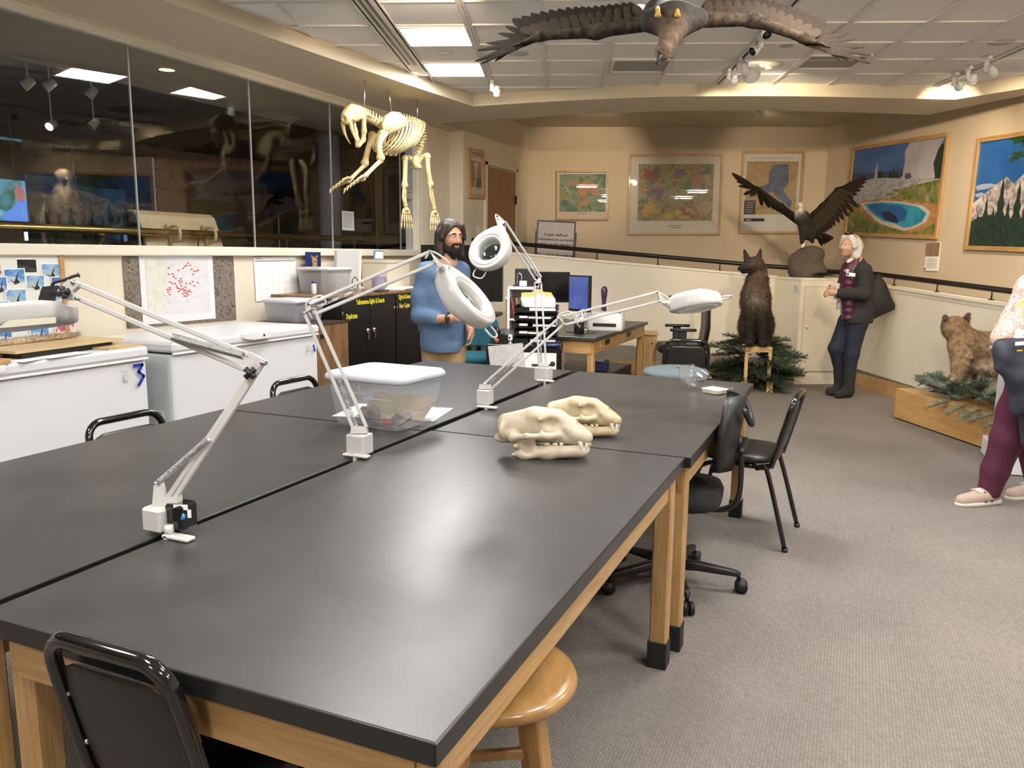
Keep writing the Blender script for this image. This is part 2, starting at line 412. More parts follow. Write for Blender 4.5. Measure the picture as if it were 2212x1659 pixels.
M_brass = mat('brass tube', (.52, .36, .12), .28, 1)
M_ink = mat('dark ink', (.03, .03, .035), .7)
M_glass = glassmat('window glass', (.93, .95, .97), refl=1.25)
M_glass2 = glassmat('display glass', (.96, .97, .97))
M_picglass = glassmat('picture glazing', (.99, .99, .99), refl=.9)
# carpet: woven loops
M_carpet = mat('carpet', (.22, .19, .165), .95); nt = M_carpet.node_tree; b = nt.nodes['Principled BSDF']
tc = nd(nt, 'ShaderNodeTexCoord'); mp = nd(nt, 'ShaderNodeMapping'); mp.inputs['Rotation'].default_value = (0, 0, math.radians(42)); nt.links.new(tc.outputs['Object'], mp.inputs[0])
br = nd(nt, 'ShaderNodeTexBrick', i_Scale=62.0); br.inputs['Mortar Size'].default_value = .06; br.inputs['Brick Width'].default_value = .9; br.inputs['Row Height'].default_value = .5; br.inputs['Mortar Smooth'].default_value = .5
br.inputs['Color1'].default_value = (.345, .30, .265, 1); br.inputs['Color2'].default_value = (.275, .24, .212, 1); br.inputs['Mortar'].default_value = (.06, .051, .045, 1)
nt.links.new(mp.outputs[0], br.inputs['Vector'])
nz = nd(nt, 'ShaderNodeTexNoise', i_Scale=1.3, i_Detail=3.0); nt.links.new(tc.outputs['Object'], nz.inputs['Vector'])
mx = nd(nt, 'ShaderNodeMix', data_type='RGBA', blend_type='MULTIPLY'); mx.inputs['Factor'].default_value = .35
nt.links.new(br.outputs['Color'], mx.inputs[6]); nt.links.new(nz.outputs['Fac'], mx.inputs[7]); nt.links.new(mx.outputs[2], b.inputs['Base Color'])
bp = nd(nt, 'ShaderNodeBump', i_Strength=.5, i_Distance=.004); nt.links.new(br.outputs['Fac'], bp.inputs['Height']); bp.invert = True; nt.links.new(bp.outputs[0], b.inputs['Normal'])

# ------------------------------------------------------------------ plan of the room (metres; y runs along the glazed wall)
XW = -4.65; ZS = 2.91; ZC = 3.01; ZR = 3.25
A60 = math.radians(-60); A20 = math.radians(20.2); A18 = math.radians(18)
PC = Vector((-4.461, 10.843, 0)); PC2 = Vector((-.52, 12.29, 0)); PR = PC2+Vector((math.cos(A60), math.sin(A60), 0))*11.5
def wall_seg(name, p0, p1, z0, z1, th, m, parent=None, z1b=None, z0b=None):
    """upright slab from p0 to p1, thickness to the left of the direction; the top may slope"""
    p0 = Vector((p0[0], p0[1], 0)); p1 = Vector((p1[0], p1[1], 0)); d = (p1-p0).normalized(); n = Vector((-d.y, d.x, 0))*th
    z1b = z1 if z1b is None else z1b; z0b = z0 if z0b is None else z0b
    vs = []
    for q, za, zb in ((p0, z0, z1), (p1, z0b, z1b)):
        for o in (Vector(), n): vs += [q+o+Vector((0, 0, za)), q+o+Vector((0, 0, zb))]
    m_ = MB().add(vs, [(0, 4, 5, 1), (2, 3, 7, 6), (0, 1, 3, 2), (4, 6, 7, 5), (1, 5, 7, 3), (0, 2, 6, 4)])
    o = m_.build(name, m, parent)
    if not parent: o['kind'] = 'structure'
    return o
o = MB().box((.4, 4.5, -.05), (12.2, 17, .1)); struct('floor', o, M_carpet, label='grey brown woven loop carpet')
# glazed wall
wl = wall_seg('wall_left', (XW, 8.80), (XW, -3.6), 0, 1.43, -.14, M_wall)
wall_seg('wall_left_end', (XW, 8.80), (XW, 8.19), 1.43, ZR, -.14, M_wall, wl)
tr = MB().box((XW-.03, 2.2, 1.465), (.16, 12.0, .07), bev=.006).box((XW+.012, 2.2, 1.44), (.03, 12.0, .025), bev=.005); struct('trim_1', tr, M_trim)
tr = MB().box((XW-.03, 2.2, ZS-.03), (.10, 12.0, .07)).box((XW+.02, 2.2, ZS-.012), (.06, 12.0, .03)); struct('trim_2', tr, M_trim)
tr = MB().box((XW-.04, 8.075, 2.2), (.16, .23, 1.46)).box((XW+.012, 8.10, 2.2), (.06, .11, 1.46), bev=.01).box((XW+.02, 7.985, 2.2), (.05, .03, 1.46), bev=.006); struct('trim_3', tr, M_trim)
win = MB().box((XW-.03, 7.7, 2.2), (.012, .012, 1.4))
joints = [-1.0, .5, 2.0, 3.1, 4.18, 5.36, 6.45, 7.70, 7.96]
wo = thing('window_1', 'frameless butt jointed glass panes', 'window'); del wo['category']; wo['kind'] = 'structure'
M_seal = mat('clear silicone joint', (.5, .5, .48), .3, alpha=.75)
for a, b_ in zip(joints[:-1], joints[1:]):
    MB().box((XW-.03, (a+b_)/2, 2.205), (.010, b_-a-.006, 1.42)).build('pane', M_glass, wo)
    MB().box((XW-.03, b_, 2.205), (.013, .009, 1.42)).build('joint', M_seal, wo)
# bump-out with the door, back wall, picture wall
wall_seg('wall_pillar', (XW-.14, 8.801), (-4.461, 8.801), 0, ZR+.1, .143, M_wall)
wd = wall_seg('wall_door', (-4.461, 8.945), (-4.461, 11.0), 0, ZR+.1, .19, M_wall)
wall_seg('wall_back', PC2, PC, 0, ZR+.1, -.15, M_wall2)
wall_seg('wall_right', PR, PC2, 0, ZR+.1, -.15, M_wall2)
wall_seg('wall_near', (-4.8, -3.6), (5.4, -3.6), 0, ZR+.1, -.15, M_wall)
wall_seg('wall_far_right', (5.23, -3.6), (5.23, 2.6), 0, ZR+.1, -.15, M_wall)
# ramp behind the half wall
rp = MB(); hwA = Vector((-4.461, 8.985, 0)); hwB = Vector((-.9, 10.142, 0)); hwC = Vector((.005, 9.945, 0)); hwD = hwC+Vector((math.cos(A60), math.sin(A60), 0))*8
zz = [.5, .22, .18, 0]
vs = [hwA+Vector((0, 0, .5)), hwB+Vector((0, 0, .22)), hwC+Vector((0, 0, .2)), hwD+Vector((0, 0, .01)), PR+Vector((0, 0, .01)), PC2+Vector((0, 0, .2)), PC+Vector((0, 0, .5))]
rp.add(vs+[Vector((v.x, v.y, .002)) for v in vs], [(0, 1, 5, 6), (1, 2, 5), (2, 3, 4, 5)]+[(7, 8, 1, 0), (8, 9, 2, 1), (9, 10, 3, 2)]); struct('ramp_floor', rp, M_carpet)
def half_wall(nm, a, b_, za, zb, th):
    wall_seg('wall_'+nm, a, b_, 0, za, th, M_half, None, zb)
    d = (Vector(b_)-Vector(a)).normalized(); n = Vector((-d.y, d.x, 0)); o = n*(-.012 if th > 0 else .012)
    w = abs(th)+.024; s = 1 if th > 0 else -1
    c = wall_seg('trim_cap_'+nm, Vector(a)+o, Vector(b_)+o, za, za+.028, w*s, M_trim, None, zb+.028, zb)
    wall_seg('trim_line_'+nm, Vector(a)-n*.004*s, Vector(b_)-n*.004*s, za-.034, za-.03, .006*s, M_trim, None, zb-.03, zb-.034)
    wall_seg('baseboard_'+nm, Vector(a)-n*.014*s, Vector(b_)-n*.014*s, 0, .155, .014*s, M_oakx)
half_wall('ramp_left', hwA, hwB, 1.50, 1.205, .12)
half_wall('ramp_right', hwC, hwD, 1.165, .80, .12)
# hand rail on posts
M_rail = mat('dark bronze rail', (.018, .014, .011), .35, .3)
hr = thing('handrail', 'long dark bronze handrail sloping above the cream half wall', 'handrail')
rn = Vector((-math.sin(A18), math.cos(A18), 0))*.06; rn2 = Vector((math.cos(math.radians(30)), math.sin(math.radians(30)), 0))*.06
mid = Vector((-.45, 10.16, 1.27))
pts = [hwA+rn+Vector((0, 0, 1.635)), hwB+rn+Vector((-.1, 0, 1.345)), mid+Vector((-.15, .06, .05)), mid+Vector((.15, .02, .02)), hwC+rn2+Vector((.05, -.02, 1.285)), hwD+rn2+Vector((0, 0, .93))]
MB().tube(pts, .026, 12).build('rail', M_rail, hr)
for t in (.22, .42, .62, .82):
    q = hwA.lerp(hwB, t)+rn; z = 1.5+(1.205-1.5)*t; MB().cyl(q+Vector((0, 0, z+.03)), q+Vector((0, 0, z+.12)), .007).cyl(q+Vector((0, 0, z+.028)), q+Vector((0, 0, z+.036)), .025).build('post', M_rail, hr)
for t in (.035, .075, .165, .26, .38, .5):
    q = hwC.lerp(hwD, t)+rn2; z = 1.165+(.80-1.165)*t; MB().cyl(q+Vector((0, 0, z+.03)), q+Vector((0, 0, z+.11)), .007).cyl(q+Vector((0, 0, z+.028)), q+Vector((0, 0, z+.036)), .025).build('post', M_rail, hr)
# dropped soffit ring with curved fascia
inner = arc_pts([(-3.97, -3.6, 0), (-3.93, 0, 0), (-3.87, 3.0, 0), (-3.79, 5.1, 0), (-3.64, 7.405, 0)], 5)
inner2 = arc_pts([(-3.64, 7.405, 0), (-2.87, 7.43, 0), (-1.92, 7.55, 0), (-1.126, 7.79, 0), (-.496, 8.05, 0), (.06, 8.33, 0), (.70, 8.66, 0)], 4)
outer = arc_pts([(.53, 9.47, 0), (-.33, 8.96, 0), (-1.22, 8.54, 0), (-2.1, 8.29, 0), (-3.08, 8.20, 0), (-4.461, 8.19, 0)], 4)
poly = [(-4.79, -3.6)]+[(p.x, p.y) for p in inner]+[(p.x, p.y) for p in inner2[1:]]+[(1.19, 8.31), (1.62, 8.02), (1.9, 8.08), (1.25, 8.65)]+[(p.x, p.y) for p in outer]+[(-4.461, 8.80), (-4.79, 8.80)]
sf = MB().prism(poly, (0, 0, ZS), (1, 0, 0), (0, 1, 0), .34); sfo = struct('ceiling_soffit', sf, M_soffit)
MB().prism([(-4.8, 7.6), (5.4, 7.6), (5.4, 13), (-4.8, 13)], (0, 0, ZR), (1, 0, 0), (0, 1, 0), .06).build('ceiling_ramp', M_soffit)['kind'] = 'structure'
# suspended ceiling: plenum slab, grid, tiles
CU = Vector((math.cos(A20), math.sin(A20), 0)); CV = Vector((-math.sin(A20), math.cos(A20), 0)); TP = .5135
def cuv(u, v, z=ZC): return CU*u+CV*v+Vector((0, 0, z))
cs = MB().prism([(-4.7, -3.6), (5.4, -3.6), (5.4, 8.2), (.8, 8.75), (-4.7, 8.2)], (0, 0, ZC+.03), (1, 0, 0), (0, 1, 0), .1); ceil = struct('ceiling', cs, M_tile)
U0 = -.64; V0 = 5.243; gb = MB(); ulines = [U0+TP*k for k in range(0, 10)]+[-1.153, -1.30, -1.30-TP, -1.30-2*TP]; ulines.sort()
vlines = [V0+TP*1.008*k for k in range(-2, 7)]
RZ = Matrix.Rotation(A20, 3, 'Z')
for u in ulines: gb.box(cuv(u, (vlines[0]+vlines[-1])/2, ZC+.006), (.022, vlines[-1]-vlines[0], .012), RZ)
for i, v in enumerate(vlines): gb.box(cuv((ulines[0]+ulines[-1])/2, v, ZC+.008), (ulines[-1]-ulines[0], .015, .012), RZ)
gb.build('grid', M_tbar, ceil)
LIGHTS = [(0, 0)]
proto = None; k_ = 0
def light_cell(u, v): return abs(u+.8965) < .1 and (abs(v-(V0+TP*1.008*1.5)) < .1 or abs(v-(V0+TP*1.008*3.5)) < .1)
for ua, ub in zip(ulines[:-1], ulines[1:]):
    for va, vb in zip(vlines[:-1], vlines[1:]):
        uc, vc = (ua+ub)/2, (va+vb)/2
        if ub-ua < .2 or light_cell(uc, vc): continue
        if proto is None:
            proto = MB().box((0, 0, 0), (TP-.008, TP-.004, .014), bev=.004).build('ceiling_tile', M_tile, ceil); t = proto
        else:
            t = proto.copy(); COL.objects.link(t)
        t.location = cuv(uc, vc, ZC+.019); t.rotation_euler = (0, 0, A20)
# light panels: two in view, the rest of the room's rows behind and beside
M_panel = emis('light panel', (1.0, .98, .955), PANEL_E)
def panel(u, v, label, grp='recessed ceiling light panels', z=ZC):
    t = thing('ceiling_light', label, 'ceiling light', cuv(u, v, z), A20, grp)
    w = TP-.02
    MB().box((0, 0, .004), (w-.03, w-.03, .006)).build('diffuser', M_panel, t)
    f = MB()
    for s_ in (-1, 1): f.box((s_*(w/2-.008), 0, .002), (.016, w, .022)).box((0, s_*(w/2-.008), .002), (w-.032, .016, .022))
    f.build('frame', M_tbar, t); return t
panel(-.8965, V0+TP*1.008*1.5, 'glowing white square ceiling light panel before the smoke detector tile')
panel(-.8965, V0+TP*1.008*3.5, 'glowing white square ceiling light panel nearest the soffit corner')
for u, v in ((-.9, 3.7), (-.9, .6), (-.9, -1.4), (1.4, 3.7), (1.4, 1.6), (1.4, -.5), (3.4, 3.2), (3.4, 1.1), (-2.6, 1.6), (.65, 4.7)):
    panel(u, v, 'glowing white square ceiling light panel over the room behind the camera', z=ZC-.012)
# slot diffuser strip
sv = thing('air_slot', 'long white linear air slot with two black lines in ceiling', 'air vent', cuv(-1.2265, 5.78, ZC), A20)
MB().box((0, 0, .006), (.146, 2.72, .012)).build('housing', M_tbar, sv)
for s_ in (-.028, .016): MB().box((s_, .0, -.001), (.018, 2.2, .006)).build('slot', M_bpl, sv)
# door
dr = thing('door_1', 'plain brown wood door on the upper landing', 'door'); del dr['category']; dr['kind'] = 'structure'
MB().box((-4.455, 9.89, 1.53), (.03, .94, 2.06)).build('leaf', M_doorw, dr)
fr = MB().box((-4.45, 9.40, 1.55), (.05, .05, 2.14)).box((-4.45, 10.385, 1.55), (.05, .05, 2.14)).box((-4.45, 9.89, 2.60), (.05, 1.03, .04)); fr.build('frame', M_wall, dr)
MB().box((-4.43, 10.34, 2.2), (.03, .02, .12)).build('hinge', M_bpl, dr)
# ------------------------------------------------------------------ lights of the track heads are made with the heads below
# ------------------------------------------------------------------ four lab tables
ZT = .76
def lab_table(x0, x1, y0, y1, label, drawers=False):
    cx, cy = (x0+x1)/2, (y0+y1)/2; t = thing('lab_table', label, 'table', (cx, cy, 0), 0, 'black topped oak lab tables'); w, l = x1-x0, y1-y0
    MB().box((0, 0, ZT-.0175), (w-.006, l-.006, .035), bev=.002).build('tabletop', M_black, t)
    for s_ in (-1, 1):
        MB().box((s_*(w/2-.002), 0, ZT-.020), (.004, l, .0385), bev=.0015).build('edge_band', M_blackedge, t); MB().box((0, s_*(l/2-.002), ZT-.020), (w-.008, .004, .0385), bev=.0015).build('edge_band', M_blackedge, t)
    i = .032; lw = .062; a = MB(); zt = ZT-.0395; ah = .095
    for s_ in (-1, 1):
        MB().box((s_*(w/2-i-.012), 0, zt-ah/2), (.022, l-2*i-.01, ah)).build('apron', M_oaky, t)
        MB().box((0, s_*(l/2-i-.012), zt-ah/2), (w-2*i-.05, .022, ah)).build('apron', M_oakx, t)
    for sx in (-1, 1):
        for sy in (-1, 1):
            x, y = sx*(w/2-i-lw/2+.012), sy*(l/2-i-lw/2-.01)
            g = MB().box((x, y, (zt-.002)/2+.03), (lw, lw, zt-.062), bev=.006).build('leg', M_oak, t)
            MB().box((x, y, .05), (lw+.008, lw+.008, .1), bev=.003).build('boot', M_rubber, g)
    return t
lab_table(-1.538, -.514, .925, 2.742, 'black topped oak lab table with the round wooden stool tucked at its side')
lab_table(-1.532, -.495, 2.748, 4.575, 'black topped oak lab table carrying the open clear food container')
lab_table(-2.60, -1.560, .90, 2.715, 'black topped oak lab table facing the chest freezers, grey armed lamp clamped to it')
lab_table(-2.60, -1.568, 2.721, 4.585, 'black topped oak lab table beside the bearded man')
# ------------------------------------------------------------------ spring arm lamps clamped in the gap between the tables
M_lampw = mat('lamp white enamel', (.56, .55, .525), .3, coat=.15)
M_lampg = mat('lamp grey enamel', (.50, .48, .46), .42)
M_lens = glassmat('magnifier lens', (.86, .95, .93), refl=2.2)
M_tube = mat('ring tube', (.85, .85, .82), .4)
def perp_in(a, b, side):
    """unit vector across a-b, in the plane facing the camera"""
    d = (b-a).normalized(); n = d.cross(FW).normalized(); return n*side
def coil(mb, a, b, r, turns, wire=.0016):
    a = Vector(a); b = Vector(b); x, y, z = basis(b-a); n = turns*8; pts = [a+(b-a)*(i/n)+x*math.cos(2*pi*i/8)*r+y*math.sin(2*pi*i/8)*r for i in range(n+1)]
    mb.tube(pts, wire, 4)
def arm_pair(t, a, b, ga, gb, side, m, nm, w=.011):
    na = perp_in(a, b, side)
    for s_ in (-1, 1): MB().bar(a+na*ga*s_*.5, b+na*gb*s_*.5, w, w*1.2, FW, bev=.002).build(nm, m, t)
    return na
def plate(t, pts, m, nm, th=.012):
    pts = [Vector(p) for p in pts]; o = pts[0]; ux = RT; uy = UP; poly = [((p-o).dot(ux), (p-o).dot(uy)) for p in pts]
    n = ux.cross(uy)*th*.5
    return MB().prism(poly, o-n, ux, uy, th).build(nm, m, t)
def bolts(t, pts, r=.005):
    mb = MB()
    for p in pts: mb.cyl(Vector(p)-FW*.014, Vector(p)+FW*.014, r, n=8)
    mb.split('bolt', M_steel, t)
def mag_lamp(label, base, box_c, box_s, j0, j1, j2, j3, wr, hc, hn, hx, R, grp, depth_s, gaps=(.03, .035, .036, .04)):
    """j0-j1 lower arm, j2-j3 upper arm, wr wrist, hc/hn/hx head centre, lens normal, neck direction"""
    t = thing('magnifier_lamp', label, 'lamp', base, 0, grp); inv = Matrix.Translation(-Vector(base)); L = lambda p: Vector(p)-Vector(base)
    MB().box(L(box_c), box_s, bev=.004).build('base_box', M_lampw, t)
    MB().box((0, .0, .004), (.10, .03, .009), bev=.003).box((-.0, 0, -.012), (.014, .03, .04), bev=.003).cyl((0, 0, .004), (0, 0, max(.01, box_c.z-base.z-box_s[2]/2)), .012).build('clamp', M_lampw, t)
    br = L(box_c)+Vector((0, 0, box_s[2]/2)); plate(t, [br+RT*-.03, br+RT*.03, br+RT*.026+UP*.025, L(j0)+RT*.02+UP*.012, L(j0)-RT*.02+UP*.012, br-RT*.026+UP*.025], M_lampw, 'bracket', .03)
    arm_pair(t, L(j0), L(j1), gaps[0], gaps[1], 1, M_lampw, 'lower_arm'); arm_pair(t, L(j2), L(j3), gaps[2], gaps[3], 1, M_lampw, 'upper_arm')
    n1 = perp_in(j0, j1, .5*gaps[1]); n2 = perp_in(j2, j3, .5*gaps[2]); n3 = perp_in(j2, j3, .5*gaps[3]); n0 = perp_in(j0, j1, .5*gaps[0])
    plate(t, [L(j1)+n1, L(j1)-n1, L(j2)-n2, L(j2)+n2][::1], M_lampw, 'elbow_plate', .018)
    plate(t, [L(j3)+n3*1.2, L(wr)+perp_in(j3, wr, .008), L(wr)-perp_in(j3, wr, .008), L(j3)-n3*1.2], M_lampw, 'wrist_plate', .018)
    bolts(t, [L(j0)+n0, L(j0)-n0, L(j1)+n1, L(j1)-n1, L(j2)+n2, L(j2)-n2, L(j3)+n3, L(j3)-n3, L(wr)])
    s = MB(); a0 = L(j0)+(L(j1)-L(j0))*.04+n0*.4; coil(s, a0, L(j0).lerp(L(j1), .42), .0055, 26); coil(s, L(j2).lerp(L(j3), .05), L(j2).lerp(L(j3), .42), .0055, 26); s.split('spring', M_steel, t)
    d12 = (L(j2)-L(j1)); cb = MB().tube(arc_pts([L(j1).lerp(L(j0), .06), L(j1)+UP*.03+(L(j1)-L(j3)).normalized()*.012, L(j2)+UP*.035+(L(j3)-L(j2)).normalized()*.03, L(j2).lerp(L(j3), .12)], 6), .004, 6)
    dw = (L(wr)-L(j3)).normalized(); hxv0 = Vector(hx).normalized(); pe = L(hc)+hxv0*R*1.13-Vector(hn).normalized()*.02
    cb.tube(arc_pts([L(j3)-(L(j3)-L(j2)).normalized()*.03+UP*.008, L(j3)+UP*.02, L(wr)+dw*.0+UP*.035*0+(L(j3)-L(j2)).normalized()*.03, L(wr).lerp(pe, .6)-UP*.02, pe], 6), .004, 6); cb.split('cable', M_lampw, t)
    # head
    hn = Vector(hn).normalized(); hx = Vector(hx); hx = (hx-hn*hx.dot(hn)).normalized(); hy = hn.cross(hx); C = L(hc)
    sh = MB(); rings = []
    # rounded housing: top (away from lens), side, lens-side ring; a neck bulge towards hx
    prof = [(.55, -.066), (.80, -.070), (.93, -.062), (.985, -.044), (1.0, -.012), (1.0, .0), (.965, .006), (.80, .004), (.62, .001), (.575, -.004), (.56, -.03), (.56, -.060)]
    N = 40
    for (r, z) in prof:
        ring = []
        for k in range(N):
            a = 2*pi*k/N; f = 1+.20*max(0, math.cos(a))**10*(1 if r > .7 else 0)
            zz = z*(1-.25*max(0, -math.cos(a))); ring.append(C+(hx*math.cos(a)+hy*math.sin(a))*(R*r*f)+hn*zz)
        rings.append(ring)
    sh.loft(rings+[rings[0]], caps=False); ho = sh.build('lamp_head', M_lampw, t)
    MB().lathe([(0, .006), (R*.3, .004), (R*.57, -.004), (R*.57, -.010), (R*.3, -.018), (0, -.020)], C-hn*.018, 32, axis=hn).build('lens', M_lens, ho)
    MB().tube([C+(hx*math.cos(a)+hy*math.sin(a))*R*.78+hn*.003 for a in [2*pi*k/28 for k in range(28)]], .008, 8, closed=True).build('ring_tube', M_tube, ho)
    e = C-hx*R*.99-hn*.03; MB().tube(arc_pts([e+hy*.035, e+hy*.035-hx*.03, e+hy*.02-hx*.045, e-hy*.02-hx*.045, e-hy*.035-hx*.03, e-hy*.035], 5), .004, 8).build('handle', M_lampw, ho)
    nk = C+hx*R*1.15-hn*.03; MB().cyl(L(wr), nk, .011, .012, 10).ball(L(wr), .014).ball(nk-hn*.0, (.02, .02, .02)).build('neck', M_lampw, t)
    MB().box(C+hx*R*1.08-hn*.068, (.012, .012, .006), Matrix((hx, hy, hn)).transposed()).build('switch', M_bpl, ho)
    return t
G = 'white magnifier lamps with spring arms'
d2 = 2.784; P = lambda x, y, d=d2: fd(x, y, d)
mag_lamp('white magnifier lamp with lens ring turned up, clamped beside the lidded plastic box', onz(770, 986, ZT+.006), P(777, 958), (.072, .066, .072), P(779, 928), P(668, 672), P(674, 668), P(935, 556, 2.84), P(955, 578, 2.86),
         P(1019, 640, 2.9), RT*.72+UP*.60-FW*.34, -RT*.62+UP*.72, .124, G, 1, (.045, .036, .04, .045))
d3 = 4.483; P = lambda x, y, d=d3: fd(x, y, d)
mag_lamp('white magnifier lamp standing tallest, its round head hanging beside the black television', onz(1178, 824, ZT+.006), P(1174, 807), (.085, .075, .078), P(1172, 790), P(1162, 612), P(1163, 602), P(1087, 484, 4.35), P(1077, 474, 4.32),
         P(1055, 537, 4.25), -RT*.40+UP*.34-FW*.80+UP*.0, RT*.35+UP*.9, .120, G, 1, (.04, .036, .036, .034))
d4 = 3.685; P = lambda x, y, d=d4: fd(x, y, d)
mag_lamp('white magnifier lamp stretched low with a flat level head, clamped near the two skulls', onz(1052, 881, ZT+.006), P(1048, 857), (.062, .06, .07), P(1052, 836), P(1212, 694), P(1216, 693), P(1422, 641), P(1438, 655),
         P(1508, 664), -UP*.98-FW*.10+RT*.12, -RT, .112, G, 1, (.04, .036, .04, .044))
# the grey armed lamp with the wide hood
d1 = 1.996; P = lambda x, y, d=d1: fd(x, y, d)
base = onz(366, 1158, ZT+.004); L = lambda p: Vector(p)-base
t = thing('task_lamp', 'grey spring arm lamp with wide hood and black transformer on its base', 'lamp', base)
MB().box(L(P(345, 1118)), (.062, .06, .062), bev=.006).build('base_box', M_lampw, t)
tb = MB().box(L(P(392, 1112)), (.056, .058, .066), bev=.006).build('transformer', M_bgl, t)
MB().box(L(P(390, 1096, 1.965)), (.034, .004, .012), (0, 0, YAW)).box(L(P(409, 1110, 1.965)), (.008, .004, .02), (0, 0, YAW)).build('sticker', M_paper, tb)
q = L(P(393, 1116, 1.962)); MB().cyl(q, q+FW*.003, .008, n=16).build('sticker', mat('blue sticker', (.05, .3, .62), .5), tb)
MB().box((.03, 0, .002), (.085, .03, .01), bev=.003).box((0, 0, -.012), (.014, .03, .04), bev=.003).cyl((0, 0, .0), (0, 0, .03), .012).build('clamp', M_lampw, t)
plate(t, [L(P(333, 1100)), L(P(338, 1046)), L(P(350, 1044)), L(P(356, 1075)), L(P(388, 1070)), L(P(392, 1100))], M_lampw, 'bracket', .03)
a0, a1 = P(352, 1092), P(546, 806); b0, b1 = P(378, 1076), P(566, 786)
MB().bar(L(a0), L(a1), .013, .015, FW, .002).build('lower_arm', M_lampg, t); MB().bar(L(b0), L(b1), .013, .015, FW, .002).build('lower_arm', M_lampg, t)
plate(t, [L(P(576, 780)), L(P(545, 812)), L(P(528, 798)), L(P(548, 786)), L(P(553, 780)), L(P(535, 768)), L(P(540, 760))], M_lampg, 'elbow_plate', .02)
MB().bar(L(P(540, 768)), L(P(163, 611)), .013, .015, FW, .002).build('upper_arm', M_lampg, t); MB().bar(L(P(532, 799)), L(P(172, 645)), .013, .015, FW, .002).build('upper_arm', M_lampg, t)
s = MB(); coil(s, L(P(372, 728, 1.98)), L(P(526, 769, 1.98)), .0085, 46, .0022); coil(s, L(P(340, 1044, 1.98)), L(P(450, 948, 1.98)), .006, 40, .0018); s.split('spring', M_steel, t)
k = L(P(540, 806, 1.97)); kb = MB()
for i in range(4): a = pi/4+pi/2*i; kb.tube([k, k+RT*math.cos(a)*.016+UP*math.sin(a)*.016], [.006, .0075], 8)
kb.cyl(k-FW*.008, k+FW*.02, .008, n=10).build('knob', M_bpl, t)
bolts(t, [L(P(570, 784)), L(P(163, 611)), L(P(172, 645)), L(P(352, 1092)), L(P(378, 1076)), L(P(341, 1044))], .006)
plate(t, [L(P(152, 604)), L(P(178, 614)), L(P(160, 630)), L(P(178, 648)), L(P(140, 648)), L(P(125, 632))], M_lampg, 'wrist_plate', .02)
k = L(P(137, 632, 1.97)); kb = MB()
for i in range(4): a = .3+pi/2*i; kb.tube([k, k+RT*math.cos(a)*.015+UP*math.sin(a)*.015], [.006, .0075], 8)
kb.cyl(k-FW*.006, k+FW*.02, .008, n=10).build('knob', M_bpl, t)
MB().prism([((L(P(x, y))-L(P(100, 620))).dot(RT), (L(P(x, y))-L(P(100, 620))).dot(UP)) for x, y in ((98, 621), (128, 618), (128, 632), (116, 634), (108, 658), (87, 658))], L(P(100, 620))-FW*.015, RT, UP, -.03).build('head_bracket', M_bpl, t)
MB().tube(arc_pts([L(P(112, 618)), L(P(118, 610)), L(P(140, 604)), L(P(158, 597)), L(P(170, 594))], 5), [.004]*20+[.007], 8).build('cable', M_bpl, t)
hd = MB(); c0 = L(P(30, 685)); ax = (RT*1.0+UP*.10).normalized(); ay = FW; az = ax.cross(ay).normalized()*-1
rings = []
for u, hz, wy in ((-.20, .018, .05), (-.19, .028, .07), (-.02, .030, .075), (.10, .027, .072), (.128, .023, .066), (.134, .014, .05)):
    rings.append([c0+ax*u+FW*(p[0])+UP*(p[1]-.01*(u+.2)*0) for p in rrect(wy*2, hz*2, .014, 3)])
hd.loft(rings); ho = hd.build('hood', mat('hood grey', (.47, .46, .445), .42), t)
MB().prism([((L(P(x, y))-c0).dot(RT), (L(P(x, y))-c0).dot(UP)) for x, y in ((36, 714), (62, 697), (158, 690), (158, 703), (60, 712))], c0-FW*.078, RT, UP, -.004).build('diffuser', mat('hood diffuser', (.62, .58, .46), .3), ho)
# ------------------------------------------------------------------ lidded plastic box
M_clearpl = glassmat('milky clear plastic', (.95, .965, .985), .08, 1.0, .22, (.88, .92, 1.0))
M_lidpl = mat('white box lid', (.58, .59, .65), .4)
bx = thing('storage_box', 'clear plastic storage box with white lid, standing on the lab table', 'box', (-1.775, 2.79, ZT+.004), math.radians(-3)); bx.scale = (.95, .95, .97)
def tub(parent, w0, d0, w1, d1, h, m, th=.003, rr=.03, rim=True):
    R_ = lambda w, d, z, r: [Vector((x, y, z)) for x, y in rrect(w, d, r, 4)]
    rg = [R_(w0-.02, d0-.02, 0, rr*.8), R_(w0, d0, .012, rr), R_(w0+(w1-w0)*.75, d0+(d1-d0)*.75, h*.8, rr), R_(w1-.012, d1-.012, h*.86, rr), R_(w1, d1, h*.87, rr), R_(w1+.004, d1+.004, h, rr)]
    mb = MB(); mb.loft(rg, caps=False); n = len(rg[0]); mb.add(rg[0], [tuple(range(n))[::-1]])
    return mb.build('tub', m, parent)
tb = tub(bx, .345, .30, .395, .335, .205, M_clearpl)
lid = MB(); R_ = lambda w, d, z, r: [Vector((x, y, z)) for x, y in rrect(w, d, r, 5)]
lid.loft([R_(.415, .355, .196, .045), R_(.428, .368, .202, .05), R_(.428, .368, .214, .05), R_(.405, .345, .228, .045), R_(.385, .325, .228, .04), R_(.375, .315, .222, .035), R_(.10, .08, .222, .03)]); lid.build('lid', M_lidpl, bx)
rbm = MB()
for x in (-.10, -.02): rbm.box((x, -.163, .165), (.002, .004, .05))
rbm.box((.07, -.165, .13), (.13, .004, .003)).box((.0, -.165, .147), (.03, .004, .003), (0, .7, 0)).box((-.09, -.163, .147), (.13, .003, .002)).build('mould_line', M_lidpl, bx)
M_kraft = mat('kraft paper', (.76, .64, .44), .85, noise=(12, (.66, .54, .36), 4))
